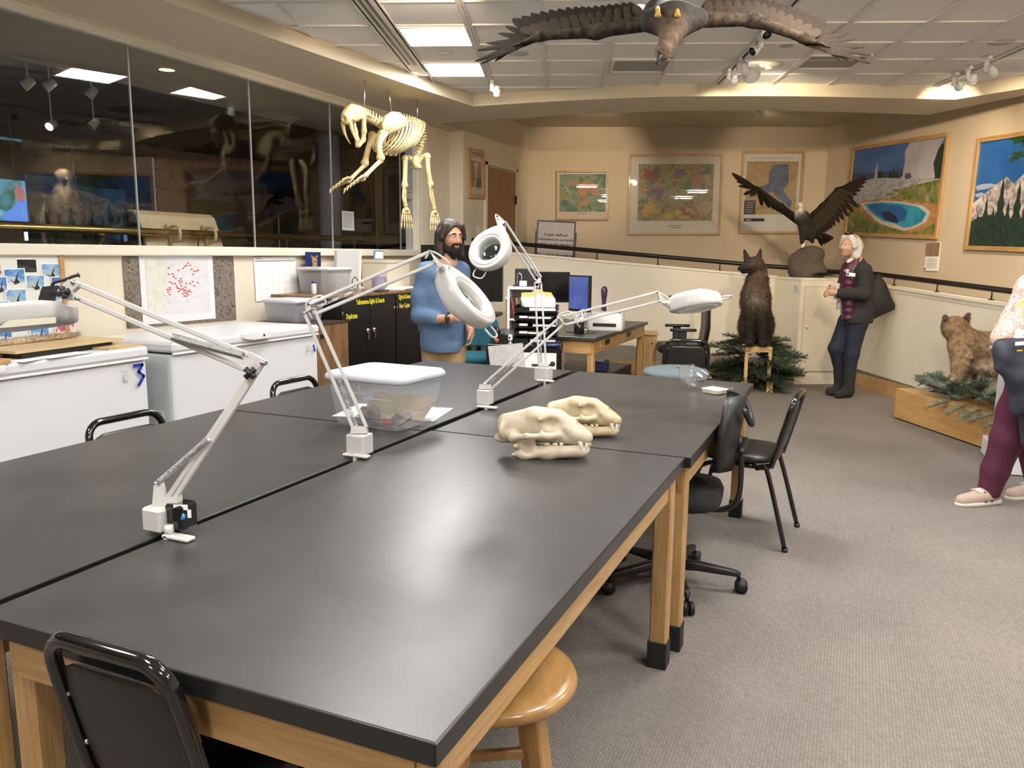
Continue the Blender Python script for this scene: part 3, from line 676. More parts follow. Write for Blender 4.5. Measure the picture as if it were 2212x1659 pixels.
def crumple(name, c, r, m, label, cat, seed, grp=None, sub=2, sq=(1, 1, 1), amp=.35, rz=0):
    bm = bmesh.new(); bmesh.ops.create_icosphere(bm, subdivisions=sub, radius=1); rg = random.Random(seed)
    for v in bm.verts: v.co = Vector((v.co.x*sq[0], v.co.y*sq[1], v.co.z*sq[2]))*r*(1+rg.uniform(-amp, amp))
    zmin = min(v.co.z for v in bm.verts)
    for v in bm.verts: v.co.z -= zmin
    me = bpy.data.meshes.new(name); bm.to_mesh(me); bm.free(); me.materials.append(m); o = bpy.data.objects.new(name, me); COL.objects.link(o); o.location = c; o.rotation_euler = (0, 0, rz)
    return tag(o, label, cat, grp)
z0 = ZT+.008
mbp = MB(); N = 9; gr = []
rg = random.Random(3)
for i in range(N):
    for j in range(5): gr.append((-.155+.31*i/(N-1), -.05+.15*j/4, .012+.085*(j/4)**1.4*(.92+.08*math.sin(i*1.9))+rg.uniform(-.006, .006)))
fs = [(i*5+j, i*5+j+1, (i+1)*5+j+1, (i+1)*5+j) for i in range(N-1) for j in range(4)]
mbp.add(gr+[(x, y, z-.002) for x, y, z in gr], fs+[tuple(k+N*5 for k in f)[::-1] for f in fs]); o = mbp.build('kraft_sheet', M_kraft); o.location = (-1.765, 2.83, z0); tag(o, 'crumpled sheet of tan kraft paper inside the lidded plastic box', 'paper')
M_pbag = mat('grey brown plastic wrap', (.30, .235, .18), .35, noise=(20, (.45, .40, .36), 4))
crumple('plastic_bag', (-1.83, 2.74, z0), .035, M_pbag, 'crumpled brown plastic bag lying in the lidded box, left of the red handles', 'bag', 4, sq=(1.2, .8, .9), amp=.4)
crumple('plastic_bag', (-1.665, 2.725, z0), .034, M_pbag, 'crumpled brown plastic bag lying in the lidded box by its front corner', 'bag', 9, sq=(1.2, .8, .9), amp=.4)
for i, (x, y) in enumerate(((-1.775, 2.75), (-1.725, 2.72))):
    k = thing('knife', ('knife with a red handle lying in the lidded box, behind the other', 'knife with a red handle lying in the lidded box, in front of the other')[i], 'knife', (x, y, z0+.008), -.15, 'red handled knives in the plastic box')
    MB().box((0, 0, 0), (.055, .016, .013), bev=.004).build('handle', mat('red plastic', (.55, .02, .02), .4), k); MB().box((-.06, 0, 0), (.066, .012, .003)).build('blade', M_steel, k)
o = MB().box((0, 0, 0), (.46, .30, .0016)).build('paper_sheet', M_paper); o.location = (-1.86, 2.985, ZT+.0022); o.rotation_euler = (0, 0, .20); tag(o, 'large white paper sheet under the lidded plastic box', 'paper')
# ------------------------------------------------------------------ bear skulls
M_bone = mat('pale bone', (.62, .545, .42), .42, noise=(26, (.50, .405, .27), 5), bump=(90, .12, .002), subs=.05)
M_bone2 = mat('yellowed bone', (.60, .50, .33), .42, noise=(26, (.47, .36, .20), 5), bump=(90, .12, .002), subs=.05)
M_tooth = mat('tooth enamel', (.74, .69, .57), .25)
def bear_skull(label, loc, rz, mt, sc):
    t = thing('bear_skull', label, 'skull', loc, rz, 'bear skulls on the lab table'); t.scale = (sc, sc, sc)
    pr = [ell((-.075, 0, .108), (.085, .046, .044), k=.02), cone((-.155, 0, .118), (-.04, 0, .155), .009, .018, k=.03), ell((-.148, 0, .092), (.016, .056, .042), k=.025),
          ell((.0, 0, .143), (.06, .043, .026), k=.03), cone((.0, 0, .115), (.125, 0, .085), .047, .034, k=.03), ell((.142, 0, .075), (.028, .031, .022), k=.02),
          cone((.05, 0, .14), (.125, 0, .108), .024, .014, k=.03), ell((-.115, 0, .062), (.035, .034, .022), k=.03), ell((.035, 0, .07), (.10, .036, .022), k=.02),
          mir(cone((-.165, .018, .06), (-.15, .02, .055), .014, .012, k=.01)), mir(cone((-.095, .045, .07), (-.098, .05, .045), .012, .010, k=.02)),
          mir(ell((.035, .05, .125), (.031, .024, .025), k=.012, op='-')), mir(ell((-.045, .064, .112), (.06, .022, .034), k=.02, op='-')), ell((.140, 0, .112), (.036, .024, .020), rot=(0, .6, 0), k=.006, op='-'),
          mir(ell((.085, .045, .098), (.02, .008, .012), k=.015, op='-')),
          mir(cone((.055, .046, .088), (.02, .072, .088), .012, .011, k=.018)), mir(cone((.02, .072, .088), (-.045, .090, .088), .010, .009, k=.012)), mir(cone((-.045, .090, .088), (-.10, .070, .076), .009, .012, k=.012)), mir(cone((-.10, .070, .076), (-.11, .045, .074), .012, .014, k=.02)),
          mir(cone((.008, .082, .092), (.004, .078, .108), .009, .004, k=.012)), mir(cone((.0, .035, .150), (-.008, .056, .142), .010, .004, k=.015)), mir(cone((.12, .026, .085), (.09, .03, .105), .016, .01, k=.02))]
    sdf('cranium', pr, .0027, mt, t, mirror=True)
    pm = [ell((.135, 0, .033), (.026, .026, .022), k=.02), mir(cone((.13, .018, .031), (.02, .040, .024), .021, .024, k=.02)), mir(cone((.02, .040, .024), (-.065, .060, .018), .024, .014, k=.02)),
          mir(ell((-.052, .060, .045), (.033, .008, .045), rot=(.1, .25, 0), k=.02)), mir(cone((-.085, .048, .048), (-.085, .078, .048), .010, .010, k=.012)), mir(cone((-.08, .06, .018), (-.10, .06, .012), .010, .006, k=.01)),
          mir(ell((-.045, .072, .04), (.02, .006, .022), k=.008, op='-'))]
    sdf('mandible', pm, .0027, mt, t, mirror=True)
    te = MB()
    for s_ in (-1, 1):
        te.tube(arc_pts([(.128, s_*.030, .072), (.136, s_*.034, .05), (.131, s_*.034, .028)], 4), [.010, .0095, .009, .008, .0075, .006, .0045, .003, .001], 8)
        te.tube(arc_pts([(.146, s_*.020, .035), (.152, s_*.024, .052), (.150, s_*.026, .066)], 4), [.008, .008, .0075, .007, .006, .005, .004, .003, .001], 8)
        for i in range(3): te.tube([(.158-.002*i, s_*(.004+.008*i), .066), (.164-.004*i, s_*(.004+.008*i), .048)], [.0045, .003], 6); te.tube([(.156-.002*i, s_*(.003+.006*i), .036), (.160-.003*i, s_*(.003+.006*i), .048)], [.0035, .0025], 6)
        for i, (x, w) in enumerate(((.066, .008), (.045, .011), (.018, .014))): te.ball((x, s_*(.033+.008*i), .054), (w, .006, .007), 8); te.ball((x-.004, s_*(.033+.007*i), .041), (w, .005, .007), 8)
    te.split('tooth', M_tooth, t); return t
bear_skull('bear skull, the paler and larger of the pair, on the black lab table', (-.975, 2.555, ZT), YAW+math.radians(-14), M_bone, 1.0)
bear_skull('bear skull, the yellower of the pair, on the black lab table', (-.955, 2.93, ZT), YAW+math.radians(-16), M_bone2, .88)
# ------------------------------------------------------------------ open clear food container with a small box in it
M_pet = glassmat('clear food plastic', (.97, .97, .97), .03, 2.2, .06)
cl = thing('food_container', 'open clear plastic clamshell food container by the table corner', 'container', (-.71, 4.18, ZT), math.radians(-28))
def pet(x, tilt, h, nm):
    mb = MB(); R_ = lambda w, z: [Vector((px_, py_, z)) for px_, py_ in rrect(w, w, .02, 3)]
    rg = [R_(.095, .001), R_(.105, .01), R_(.125, h-.004), R_(.150, h), R_(.150, h+.002)]
    mb.loft(rg, caps=False); mb.add(rg[0], [tuple(range(len(rg[0])))])
    for i in range(6): mb.box((-.045+.018*i, -.057, h*.5), (.003, .003, h*.8))
    for i in range(6): mb.box((-.045+.018*i, .057, h*.5), (.003, .003, h*.8))
    mb.box((0, .078, h), (.03, .02, .002))
    o = mb.build(nm, M_pet, cl); o.location = (x, 0, 0); o.rotation_euler = tilt; return o
pet(.078, (0, 0, 0), .028, 'tray'); pet(-.085, (0, math.radians(24), 0), .06, 'lid').location.z = .040
sb = thing('specimen_box', 'small shallow cardboard box with white lid inside the food container', 'box', (-.64, 4.145, ZT+.0045), math.radians(-28))
MB().box((0, 0, .008), (.098, .088, .016)).build('base', mat('pale card', (.62, .5, .33), .8), sb); MB().box((0, 0, .0185), (.100, .090, .005)).build('lid', M_paper, sb)
MB().box((-.01, .01, .0215), (.02, .012, .001)).box((.02, -.01, .0215), (.016, .006, .001)).box((.0, -.02, .0215), (.03, .003, .001)).build('marking', mat('pencil grey', (.25, .27, .3), .8), sb)
# ------------------------------------------------------------------ seating
def stack_chair(label, loc, rz, grp='black stacking chairs'):
    """front is local -y"""
    t = thing('stacking_chair', label, 'chair', loc, rz, grp); w = .182; tw = .0125
    st = MB(); Rg = lambda sx, sy, z, r: [Vector((x, y, z)) for x, y in rrect(sx, sy, r, 5, 0, -.01)]
    st.loft([Rg(.36, .36, .425, .1), Rg(.40, .40, .435, .12), Rg(.405, .405, .452, .12), Rg(.38, .38, .468, .11), Rg(.2, .2, .474, .08)]); st.build('seat', M_vinyl, t)
    for s_ in (-1, 1):
        MB().tube(arc_pts([(s_*w, .10, .415), (s_*(w+.01), -.08, .412), (s_*(w+.012), -.155, .395), (s_*(w+.018), -.19, .34), (s_*(w+.03), -.26, .012)], 4), tw, 8).cyl((s_*(w+.03), -.26, 0), (s_*(w+.03), -.26, .02), .016, n=8).build('leg', M_bgl, t)
        MB().tube(arc_pts([(s_*w, .02, .412), (s_*(w+.004), .13, .41), (s_*(w+.008), .165, .38), (s_*(w+.03), .27, .012)], 4), tw, 8).cyl((s_*(w+.03), .27, 0), (s_*(w+.03), .27, .02), .016, n=8).build('leg', M_bgl, t)
    lean = lambda z: .175+(z-.42)*.26
    bp = [(-w, .10, .405), (-w, lean(.43), .425), (-w, lean(.5), .50)]+[(-w*.97, lean(.68), .68)]
    top = []
    for k in range(7): a = pi-pi/2*k/6; top.append((-w*.95+.07+.07*math.cos(a), lean(.710+.065*math.sin(a)), .710+.065*math.sin(a)))
    full = bp+top; full = full+[(-x, y, z) for x, y, z in full[::-1]]
    MB().tube(full, .0155, 8, up=(0, 1, 0)).build('back_frame', M_bgl, t)
    bk = MB(); prof = []
    for (z, hw) in ((.46, .12), (.47, .150), (.49, .162), (.57, .166), (.665, .161), (.712, .146), (.726, .11)):
        prof.append((z, hw))
    rg = []
    for z, hw in prof:
        y = lean(z); th = .014 if .47 < z < .705 else .007; rg.append([Vector((hw*math.cos(a)*(1 if abs(math.cos(a)) > .5 else 1), y+th*math.sin(a)*(.6+.4*abs(math.sin(a))), z+.0)) for a in [2*pi*k/16 for k in range(16)]])
    bk.loft(rg); bk.build('backrest', M_vinyl, t)
    b2 = MB()
    for s_ in (-1, 1):
        for z in (.54, .65): b2.cyl((s_*.16, lean(z), z), (s_*w, lean(z), z), .005, n=6)
    b2.split('bolt', M_steel, t)
    MB().tube([(-w, .05, .408), (w, .05, .408)], .009, 6).tube([(-w, -.10, .408), (w, -.10, .408)], .009, 6).split('cross_bar', M_bgl, t)
    return t
c1 = stack_chair('black stacking chair pulled away from the table corner, back turned to the aisle', (-.495, 4.26, 0), math.radians(-94))
dup(c1, None, (-2.52, 2.33, 0), math.radians(86), 'black stacking chair tucked in opposite the freezer marked with a blue three')
dup(c1, None, (-2.52, 3.43, 0), math.radians(87), 'black stacking chair tucked in beside the lidded plastic box, facing the freezers')
dup(c1, None, (-1.125, 1.14, 0), math.radians(180), 'black stacking chair pushed up to the bare end of the tables').scale = (.84, 1, 1.03)
dup(c1, None, (-1.32, 6.78, 0), math.radians(195), 'black stacking chair behind the blue grey seat near the desk')
def star_base(t, r=.30, a0=.3, m=M_bpl):
    bo = MB().cyl((0, 0, .07), (0, 0, .12), .035, n=14).build('hub', m, t)
    MB().cyl((0, 0, .10), (0, 0, .40), .024, n=12).build('gas_lift', m, t)
    for k in range(5):
        a = a0+2*pi*k/5; d = Vector((math.cos(a), math.sin(a), 0)); n = Vector((-d.y, d.x, 0))
        lg = MB(); rg = []
        for (u, z, hw, hh) in ((.02, .10, .024, .022), (.12, .10, .022, .020), (r-.02, .085, .017, .014), (r, .082, .013, .012)):
            rg.append([d*u+n*a_+Vector((0, 0, z+b_)) for a_, b_ in rrect(hw*2, hh*2, .008, 2)])
        lo = lg.loft(rg).build('base_arm', m, t)
        w = MB().cyl(d*r+Vector((0, 0, .052)), d*r+Vector((0, 0, .09)), .009, n=8)
        for s_ in (-1, 1):
            c = d*(r+.012)+n*s_*.015+Vector((0, 0, .0285)); w.cyl(c-n*.009, c+n*.009, .0285, n=16)
        w.build('caster', m, lo)
def task_chair(label, loc, rz, seat_z=.45):
    t = thing('task_chair', label, 'chair', loc, rz); star_base(t, .30, math.radians(-52))
    st = MB(); Rg = lambda sx, sy, z, r: [Vector((x, y, z)) for x, y in rrect(sx, sy, r, 5)]
    st.loft([Rg(.36, .34, seat_z-.045, .1), Rg(.43, .41, seat_z-.03, .12), Rg(.45, .43, seat_z, .12), Rg(.42, .40, seat_z+.03, .11), Rg(.25, .24, seat_z+.036, .08)]); st.build('seat', M_bfab, t)
    # curved plastic upright and back shell
    MB().loft([[Vector(p)+Vector((x, 0, 0))+n_ for x, n_ in ((-.035, Vector((0, -.011, 0))), (.035, Vector((0, -.011, 0))), (.035, Vector((0, .011, 0))), (-.035, Vector((0, .011, 0))))] for p in arc_pts([(0, .10, seat_z-.07), (0, .21, seat_z-.07), (0, .275, seat_z-.02), (0, .285, seat_z+.12), (0, .27, seat_z+.26)], 4)]).build('upright', M_bpl, t)
    bk = MB(); rg = []
    for z, hw in ((.12, .10), (.14, .15), (.20, .185), (.28, .19), (.36, .175), (.42, .14), (.445, .09)):
        ring = []
        for k in range(11):
            u = -1+2*k/10; ring.append(Vector((u*hw, .245-.06*u*u+(z-.28)*.12, seat_z+z)))
        for k in range(11):
            u = 1-2*k/10; ring.append(Vector((u*hw, .275-.06*u*u+(z-.28)*.12, seat_z+z)))
        rg.append(ring)
    bk.loft(rg); bo = bk.build('backrest', M_bpl, t)
    MB().tube(arc_pts([(-.12, .285, seat_z+.40), (-.05, .315, seat_z+.33), (.05, .315, seat_z+.33), (.12, .285, seat_z+.40)], 4), .012, 8).tube(arc_pts([(-.11, .28, seat_z+.22), (0, .30, seat_z+.25), (.11, .28, seat_z+.22)], 4), .012, 8).split('back_brace', M_bpl, bo)
    MB().box((0, 0, seat_z-.06), (.16, .18, .03), bev=.008).build('mechanism', M_bpl, t); return t
tc_ = task_chair('small black task chair on casters, tucked under the table side', (-.685, 3.40, 0), math.radians(-84), .44)
# office chair with arm rests and head rest
t = thing('office_chair', 'black office chair with armrests and headrest by the half wall', 'chair', (-1.72, 8.62, 0), math.radians(-72))
star_base(t, .32, .2)
Rg = lambda sx, sy, z, r: [Vector((x, y, z)) for x, y in rrect(sx, sy, r, 5)]
MB().loft([Rg(.42, .42, .42, .1), Rg(.50, .50, .44, .12), Rg(.52, .52, .48, .12), Rg(.48, .48, .52, .11), Rg(.3, .3, .525, .08)]).build('seat', M_vinyl, t)
rg = []
for z, hw, y in ((.52, .17, .24), (.56, .21, .25), (.70, .22, .27), (.85, .20, .265), (.97, .15, .27), (.99, .10, .27)):
    rg.append([Vector((hw*math.cos(a), y+.035*math.sin(a)-.03*math.cos(a)**2, z)) for a in [2*pi*k/20 for k in range(20)]])
MB().loft(rg).build('backrest', M_vinyl, t)
MB().ball((0, .275, 1.055), (.13, .03, .05)).cyl((0, .285, .95), (0, .285, 1.05), .012).build('headrest', M_vinyl, t)
for s_ in (-1, 1):
    ar = MB().loft([[Vector((s_*.28+x, y, .690+z)) for x, z in rrect(w_, .028, .01, 2)] for y, w_ in ((-.15, .05), (-.12, .085), (.06, .085), (.12, .06))]).build('armrest', M_bpl, t)
    MB().box((s_*.28, -.02, .58), (.03, .085, .20), bev=.008).box((s_*.24, -.02, .47), (.10, .07, .03), bev=.008).build('arm_post', M_bpl, ar)
# blue grey seat on a low stool
t = thing('round_stool', 'round stool with blue grey fabric seat behind the table end', 'stool', (-1.215, 5.96, 0), 0)
MB().lathe([(0, .555), (.16, .555), (.235, .565), (.25, .585), (.235, .61), (.16, .628), (0, .632)], n=32).build('seat', mat('blue grey fabric', (.10, .14, .155), .95, noise=(160, (.17, .21, .225), 3), bump=(500, .5, .002)), t)
MB().lathe([(0, .535), (.19, .54), (.20, .556), (0, .556)], n=28).build('seat_pan', M_bpl, t)
MB().cyl((0, 0, .36), (0, 0, .54), .025, n=12).build('column', M_bpl, t); star_base(t, .28, .5)
# teal office chair behind the man
M_teal = mat('teal fabric', (.006, .075, .105), .9, noise=(220, (.01, .10, .135), 2), bump=(500, .5, .002))
t = thing('swivel_chair', 'teal fabric swivel chair behind the bearded man', 'chair', (-3.13, 6.35, 0), math.radians(14)); star_base(t, .30, .1)
MB().loft([Rg(.40, .40, .49, .12), Rg(.46, .46, .51, .14), Rg(.47, .47, .55, .14), Rg(.42, .42, .58, .12), Rg(.2, .2, .587, .08)]).build('seat', M_teal, t)
rg = []
for z, hw in ((.62, .10), (.64, .17), (.70, .205), (.78, .21), (.86, .19), (.90, .14), (.915, .08)):
    rg.append([Vector((hw*math.cos(a), .25+.03*math.sin(a)-.05*math.cos(a)**2+(z-.8)*.1, z)) for a in [2*pi*k/20 for k in range(20)]])
MB().loft(rg).build('backrest', M_teal, t); MB().tube(arc_pts([(0, .05, .49), (0, .24, .50), (0, .28, .60), (0, .28, .80)], 4), .022, 8).build('upright', M_bpl, t)
# wooden stool
M_stool = wood('stool oak', (.43, .245, .085), (.30, .155, .045), 'Y', 5, .28, .4); M_stoolz = wood('stool oak legs', (.46, .265, .095), (.33, .18, .06), 'Z', 5, .3, .3)
t = thing('wooden_stool', 'round oak stool tucked under the table edge', 'stool', (-.64, 1.405, 0), .55)
MB().lathe([(0, .572), (.150, .572), (.168, .578), (.175, .590), (.170, .602), (.155, .607), (.12, .604), (0, .600)], n=40).build('seat', M_stool, t)
lt = [Vector((.10*math.cos(a), .10*math.sin(a), .572)) for a in (pi/4, 3*pi/4, 5*pi/4, 7*pi/4)]; lb = [Vector((.185*math.cos(a), .185*math.sin(a), 0)) for a in (pi/4, 3*pi/4, 5*pi/4, 7*pi/4)]
for a, b_ in zip(lt, lb): MB().bar(a, b_, .036, .036, (a.x, a.y, 0), bev=.004).build('leg', M_stoolz, t)
for k in range(4):
    for f in (.40, .68):
        j = (k+1) % 4; ff = f+(.07 if k % 2 else 0); MB().bar(lt[k].lerp(lb[k], ff), lt[j].lerp(lb[j], ff), .018, .024, bev=.003).build('stretcher', M_stoolz, t)
# ------------------------------------------------------------------ chest freezers
M_frz = mat('freezer enamel', (.70, .71, .73), .38, bump=(400, .04, .001)); M_grey = mat('grey vent panel', (.52, .55, .57), .5)
M_blue = mat('blue tape', (.005, .03, .32), .6); M_label = mat('printed label grey', (.55, .56, .57), .7); M_txt = mat('print grey', (.16, .16, .17), .8)
def freezer(y0, y1, label, mark):
    yc = (y0+y1)/2; l = y1-y0; x0, x1 = -4.58, -3.87; t = thing('chest_freezer', label, 'freezer', ((x0+x1)/2, yc, 0)); w = x1-x0
    MB().box((-.01, 0, .42), (w-.02, l-.015, .80), bev=.012).box((-.01, 0, .01), (w-.08, l-.08, .02)).build('cabinet', M_frz, t)
    ld = MB().box((0, 0, .868), (w, l, .065), bev=.016).build('lid', M_frz, t)
    MB().box((w/2-.012, 0, .828), (.02, l-.01, .014), bev=.003).build('gasket', M_white, t)
    rg = []
    for y, d, z in ((-.16, .004, .885), (-.14, .022, .874), (-.08, .038, .862), (.08, .038, .862), (.14, .022, .874), (.16, .004, .885)):
        rg.append([Vector((w/2-.01, y, .902)), Vector((w/2+d, y, .900)), Vector((w/2+d, y, z-.004)), Vector((w/2-.01, y, z-.012))])
    ho = MB().loft(rg, smooth=False).build('handle', M_whgl, ld); ho.location = (0, -.28 if mark else .02, 0)
    MB().cyl((w/2+.036, .03, .882), (w/2+.041, .03, .882), .009, n=12).build('lock', M_bpl, ho)
    return t
f3 = freezer(1.95, 3.475, 'white chest freezer marked with a blue tape three', True); f2 = freezer(3.655, 5.13, 'white chest freezer under the pinned map, no tape figure on its front', False)
xf = -3.868+3.0*0
def tape(pts, par, nm, m=M_blue, w=.018):
    for a, b_ in zip(pts[:-1], pts[1:]):
        a = Vector((0, a[0], a[1])); b_ = Vector((0, b_[0], b_[1])); d = (b_-a).normalized(); MB().box(((-3.868+4.225), 0, 0) and Vector((.352, (a.y+b_.y)/2, (a.z+b_.z)/2)), (.002, (b_-a).length+w*.6, w), Euler((math.atan2(d.z, d.y), 0, 0)).to_matrix()).build(nm, m, par)
yb = 3.39-2.7125
tape([(yb-.03, .795), (yb+.03, .795), (yb+.0, .755), (yb+.035, .725), (yb-.005, .675)], f3, 'tape_strip')
def plab(par, y, z, w, h, m=M_label, x=.352, face='x'): MB().box((x, y, z), (.002, w, h)).build('label_plate', m, par)
plab(f3, yb-.085, .735, .034, .042); plab(f3, yb-.09, .782, .045, .008, mat('cream label', (.7, .64, .5), .7))
plab(f2, 4.99-4.3925, .735, .03, .04); tape([(5.05-4.3925, .745), (5.065-4.3925, .70)], f2, 'tape_strip')
MB().box((-.01, -.7345, .42), (.62, .004, .78)).build('side_panel', M_grey, f2)
st = MB().box((.20, -.738, .42), (.10, .002, .085)).box((.20, -.738, .28), (.12, .002, .14)).split('label_plate', mat('white label', (.72, .73, .74), .6), f2)
tl = MB()
for i in range(6): tl.box((.19, -.7395, .45-.012*i), (.07, .001, .004))
for i in range(8): tl.box((.205 if i < 3 else .18, -.7395, .335-.014*i), (.05 if i < 3 else .04, .001, .005))
tl.box((.175, -.7395, .33), (.02, .001, .022)); o = tl.build('label_print', M_txt, f2); o['kind'] = 'stuff'
# ------------------------------------------------------------------ things on the near freezer
ZF = .9015
M_ply = wood('plywood', (.66, .50, .28), (.52, .36, .17), 'Y', 5, .5)
def flat(name, c, size, m, label, cat, rz=0, grp=None, bev=0):
    o = MB().box((0, 0, size[2]/2), size, bev=bev).build(name, m); o.location = c; o.rotation_euler = (0, 0, rz); return tag(o, label, cat, grp)
p = onz(135, 742, ZF+.03)
flat('tray', (-4.22, 3.02, ZF), (.46, .60, .034), M_bpl, 'shallow black tray under the hide board on freezer', 'tray', .1)
flat('board', (-4.22, 3.02, ZF+.034), (.52, .72, .014), M_ply, 'pale plywood board carrying a strip of fur', 'board', .1)
fur = thing('fur_strip', 'tan strip of animal fur lying on plywood board', 'fur', (-4.24, 3.04, ZF+.05), 1.62)
M_fur = mat('tan fur', (.34, .24, .14), .95, noise=(60, (.55, .46, .33), 3))
MB().loft([[Vector((x, .035*s_*math.cos(a), .020*s_*math.sin(a)+.012)) for a in [2*pi*k/12 for k in range(12)]] for x, s_ in ((-.28, .2), (-.24, .8), (-.14, 1.1), (0, .8), (.14, .7), (.24, .5), (.29, .1))]).build('hide', M_fur, fur)
hb = MB(); rg = random.Random(5)
for i in range(1400):
    x = rg.uniform(-.28, .28); a = rg.uniform(0, pi); s_ = .9-abs(x)*1.6; p = Vector((x, .035*s_*math.cos(a), .014+.018*s_*math.sin(a))); d = Vector((rg.uniform(-.3, 1), math.cos(a)*.8+rg.uniform(-.4, .4), math.sin(a)*.4+rg.uniform(-.2, .4)))*.028
    q = Vector((-d.y, d.x, 0)).normalized()*.0013; hb.add([p-q, p+q, p+d], [(0, 1, 2)])
o = hb.build('fur', M_fur, fur, fix=False); o['kind'] = 'stuff'
flat('board', (-4.0, 3.33, ZF), (.20, .26, .012), M_ply, 'small pale board with a blue trinket on freezer corner', 'board', .08)
q = thing('trinket', 'tiny blue and white trinket on small board', 'trinket', (-4.03, 3.33, ZF+.012)); MB().box((0, 0, .008), (.016, .04, .006)).ball((0, -.014, .005), .006, 8).ball((0, .014, .005), .006, 8).ball((0, .006, .016), .006, 8).build('body', mat('steel blue', (.08, .16, .30), .5), q)
for i, (x, y, rz) in enumerate(((-3.98, 2.78, .25), (-4.05, 2.92, .45), (-3.97, 2.95, .1))): flat('paper_sheet', (x, y, ZF+.0006*i), (.21, .28, .0006), M_paper, ('white paper sheet on freezer, lowest of the three', 'white paper sheet on freezer, middle one of three overlapping', 'white paper sheet on freezer, topmost of the three')[i], 'paper', rz, 'papers on the freezer')
fp = thing('picture_frame', 'oak picture frame with pale green print lying flat on freezer', 'picture frame', (-4.00, 2.32, ZF), .12)
for s_ in (-1, 1): MB().box((s_*.16, 0, .012), (.028, .56, .024), bev=.003).build('rail', M_oaky, fp); MB().box((0, s_*.266, .012), (.292, .028, .024), bev=.003).build('rail', M_oakx, fp)
MB().box((0, 0, .008), (.30, .51, .004)).build('print', mat('pale green print', (.52, .60, .52), .3), fp)
fp = thing('picture_frame', 'pale wooden tray frame beside the black tray on freezer', 'picture frame', (-4.33, 2.42, ZF), .05)
for s_ in (-1, 1): MB().box((s_*.15, 0, .02), (.02, .5, .04)).build('rail', M_oaky, fp); MB().box((0, s_*.24, .02), (.28, .02, .04)).build('rail', M_oakx, fp)
MB().box((0, 0, .004), (.28, .46, .006)).build('panel', mat('cream board', (.6, .52, .33), .7), fp)
q = thing('bone_row', 'jaw fragment with a row of pale teeth near the frame', 'bone', (-4.10, 2.71, ZF+.002), 1.75); MB().loft([[Vector((x, .016*s_*math.cos(a), .012+.012*s_*math.sin(a))) for a in [2*pi*k/8 for k in range(8)]] for x, s_ in ((-.085, .5), (-.06, 1), (.05, 1), (.085, .6))]).build('jaw', M_pbag, q)
tt = MB(); [tt.ball((.005+.013*i, 0, .026), (.006, .008, .008), 8) for i in range(6)]; tt.split('tooth', M_tooth, q)
# ------------------------------------------------------------------ wall: pin board with photographs, map on camouflage cloth, calendar
pb = thing('pin_board', 'oak framed white pin board covered with wildlife photographs', 'board', (XW+.012, 2.86, 1.135))
MB().box((0, 0, 0), (.016, 1.30, .60)).build('panel', mat('board white', (.72, .72, .70), .6), pb)
for s_ in (-1, 1): MB().box((.006, s_*.66, 0), (.03, .034, .66), bev=.004).build('frame_rail', M_oak, pb); MB().box((.006, 0, s_*.313), (.03, 1.29, .034), bev=.004).build('frame_rail', M_oaky, pb)
for nm_, y in (('pin', 3.44),):
    q = thing('clip', 'small brown binder clip above the pin board corner', 'clip', (XW+.012, y, 1.485)); MB().box((0, 0, 0), (.012, .03, .014)).box((0, -.009, .012), (.003, .004, .016)).box((0, .009, .012), (.003, .004, .016)).build('jaw', mat('brown metal', (.16, .10, .06), .4), q)
M_sky = [ramp_noise('photo blue %d' % i, [(.3, c1), (.5, c2), (.62, c3), (.8, c4_)], 9, 5, .35, .8, mapping=(1, 1, 2.2)) for i, (c1, c2, c3, c4_) in enumerate((
    ((.02, .12, .38), (.14, .32, .60), (.50, .56, .58), (.62, .62, .60)), ((.05, .20, .45), (.30, .48, .66), (.42, .46, .40), (.25, .25, .22)), ((.03, .08, .30), (.10, .25, .55), (.55, .60, .66), (.35, .35, .32))))]
M_night = ramp_noise('photo night', [(.45, (.01, .01, .012)), (.62, (.05, .05, .06)), (.75, (.4, .38, .42))], 9, 4, .3, .3, mapping=(1, 1, 3)); M_pink = ramp_noise('photo pink', [(.4, (.7, .62, .62)), (.55, (.5, .06, .12)), (.7, (.15, .16, .2))], 22, 4, .4)
M_bird = mat('photo dark bird', (.015, .015, .02), .5)
crn = lambda X, Y: (X/4.879, 540+Y/4.879)
photos = [((165, 90), (400, 245), M_night), ((425, 140), (648, 288), M_sky[1]), ((30, 195), (275, 350), M_sky[0]), ((262, 262), (480, 408), M_sky[1]), ((528, 280), (735, 392), M_sky[2]), ((45, 412), (290, 575), M_sky[1]),
          ((422, 390), (650, 535), M_sky[0]), ((-90, 280), (82, 435), M_sky[2]), ((-120, 540), (105, 640), M_sky[0]), ((298, 528), (425, 610), M_sky[2]), ((-60, 870), (130, 925), M_sky[2]), ((300, 800), (520, 905), M_sky[0]), ((560, 730), (785, 855), M_pink), ((-70, 130), (20, 265), M_pink)]
plabs = ['night photograph of a pale shape pinned on the board', 'photograph of sagebrush under blue sky pinned near the board corner', 'photograph of two dark birds over blue snow on the board', 'photograph of a bird over pale brush, pinned under the night picture', 'blue photograph of a wing hidden behind the lamp knob', 'photograph of a standing dark bird over stones on the board',
         'blue photograph partly behind the black lamp bracket', 'blue photograph at the board edge beside the two birds picture', 'blue photograph just above the lamp hood, cut by the frame edge', 'deep blue photograph peeping over the lamp hood', 'blue photograph low on the board under the lamp hood', 'dark and white bird photograph behind the fur strip', 'red and pink photograph low on the board by its frame', 'pink and red photograph high on the board']
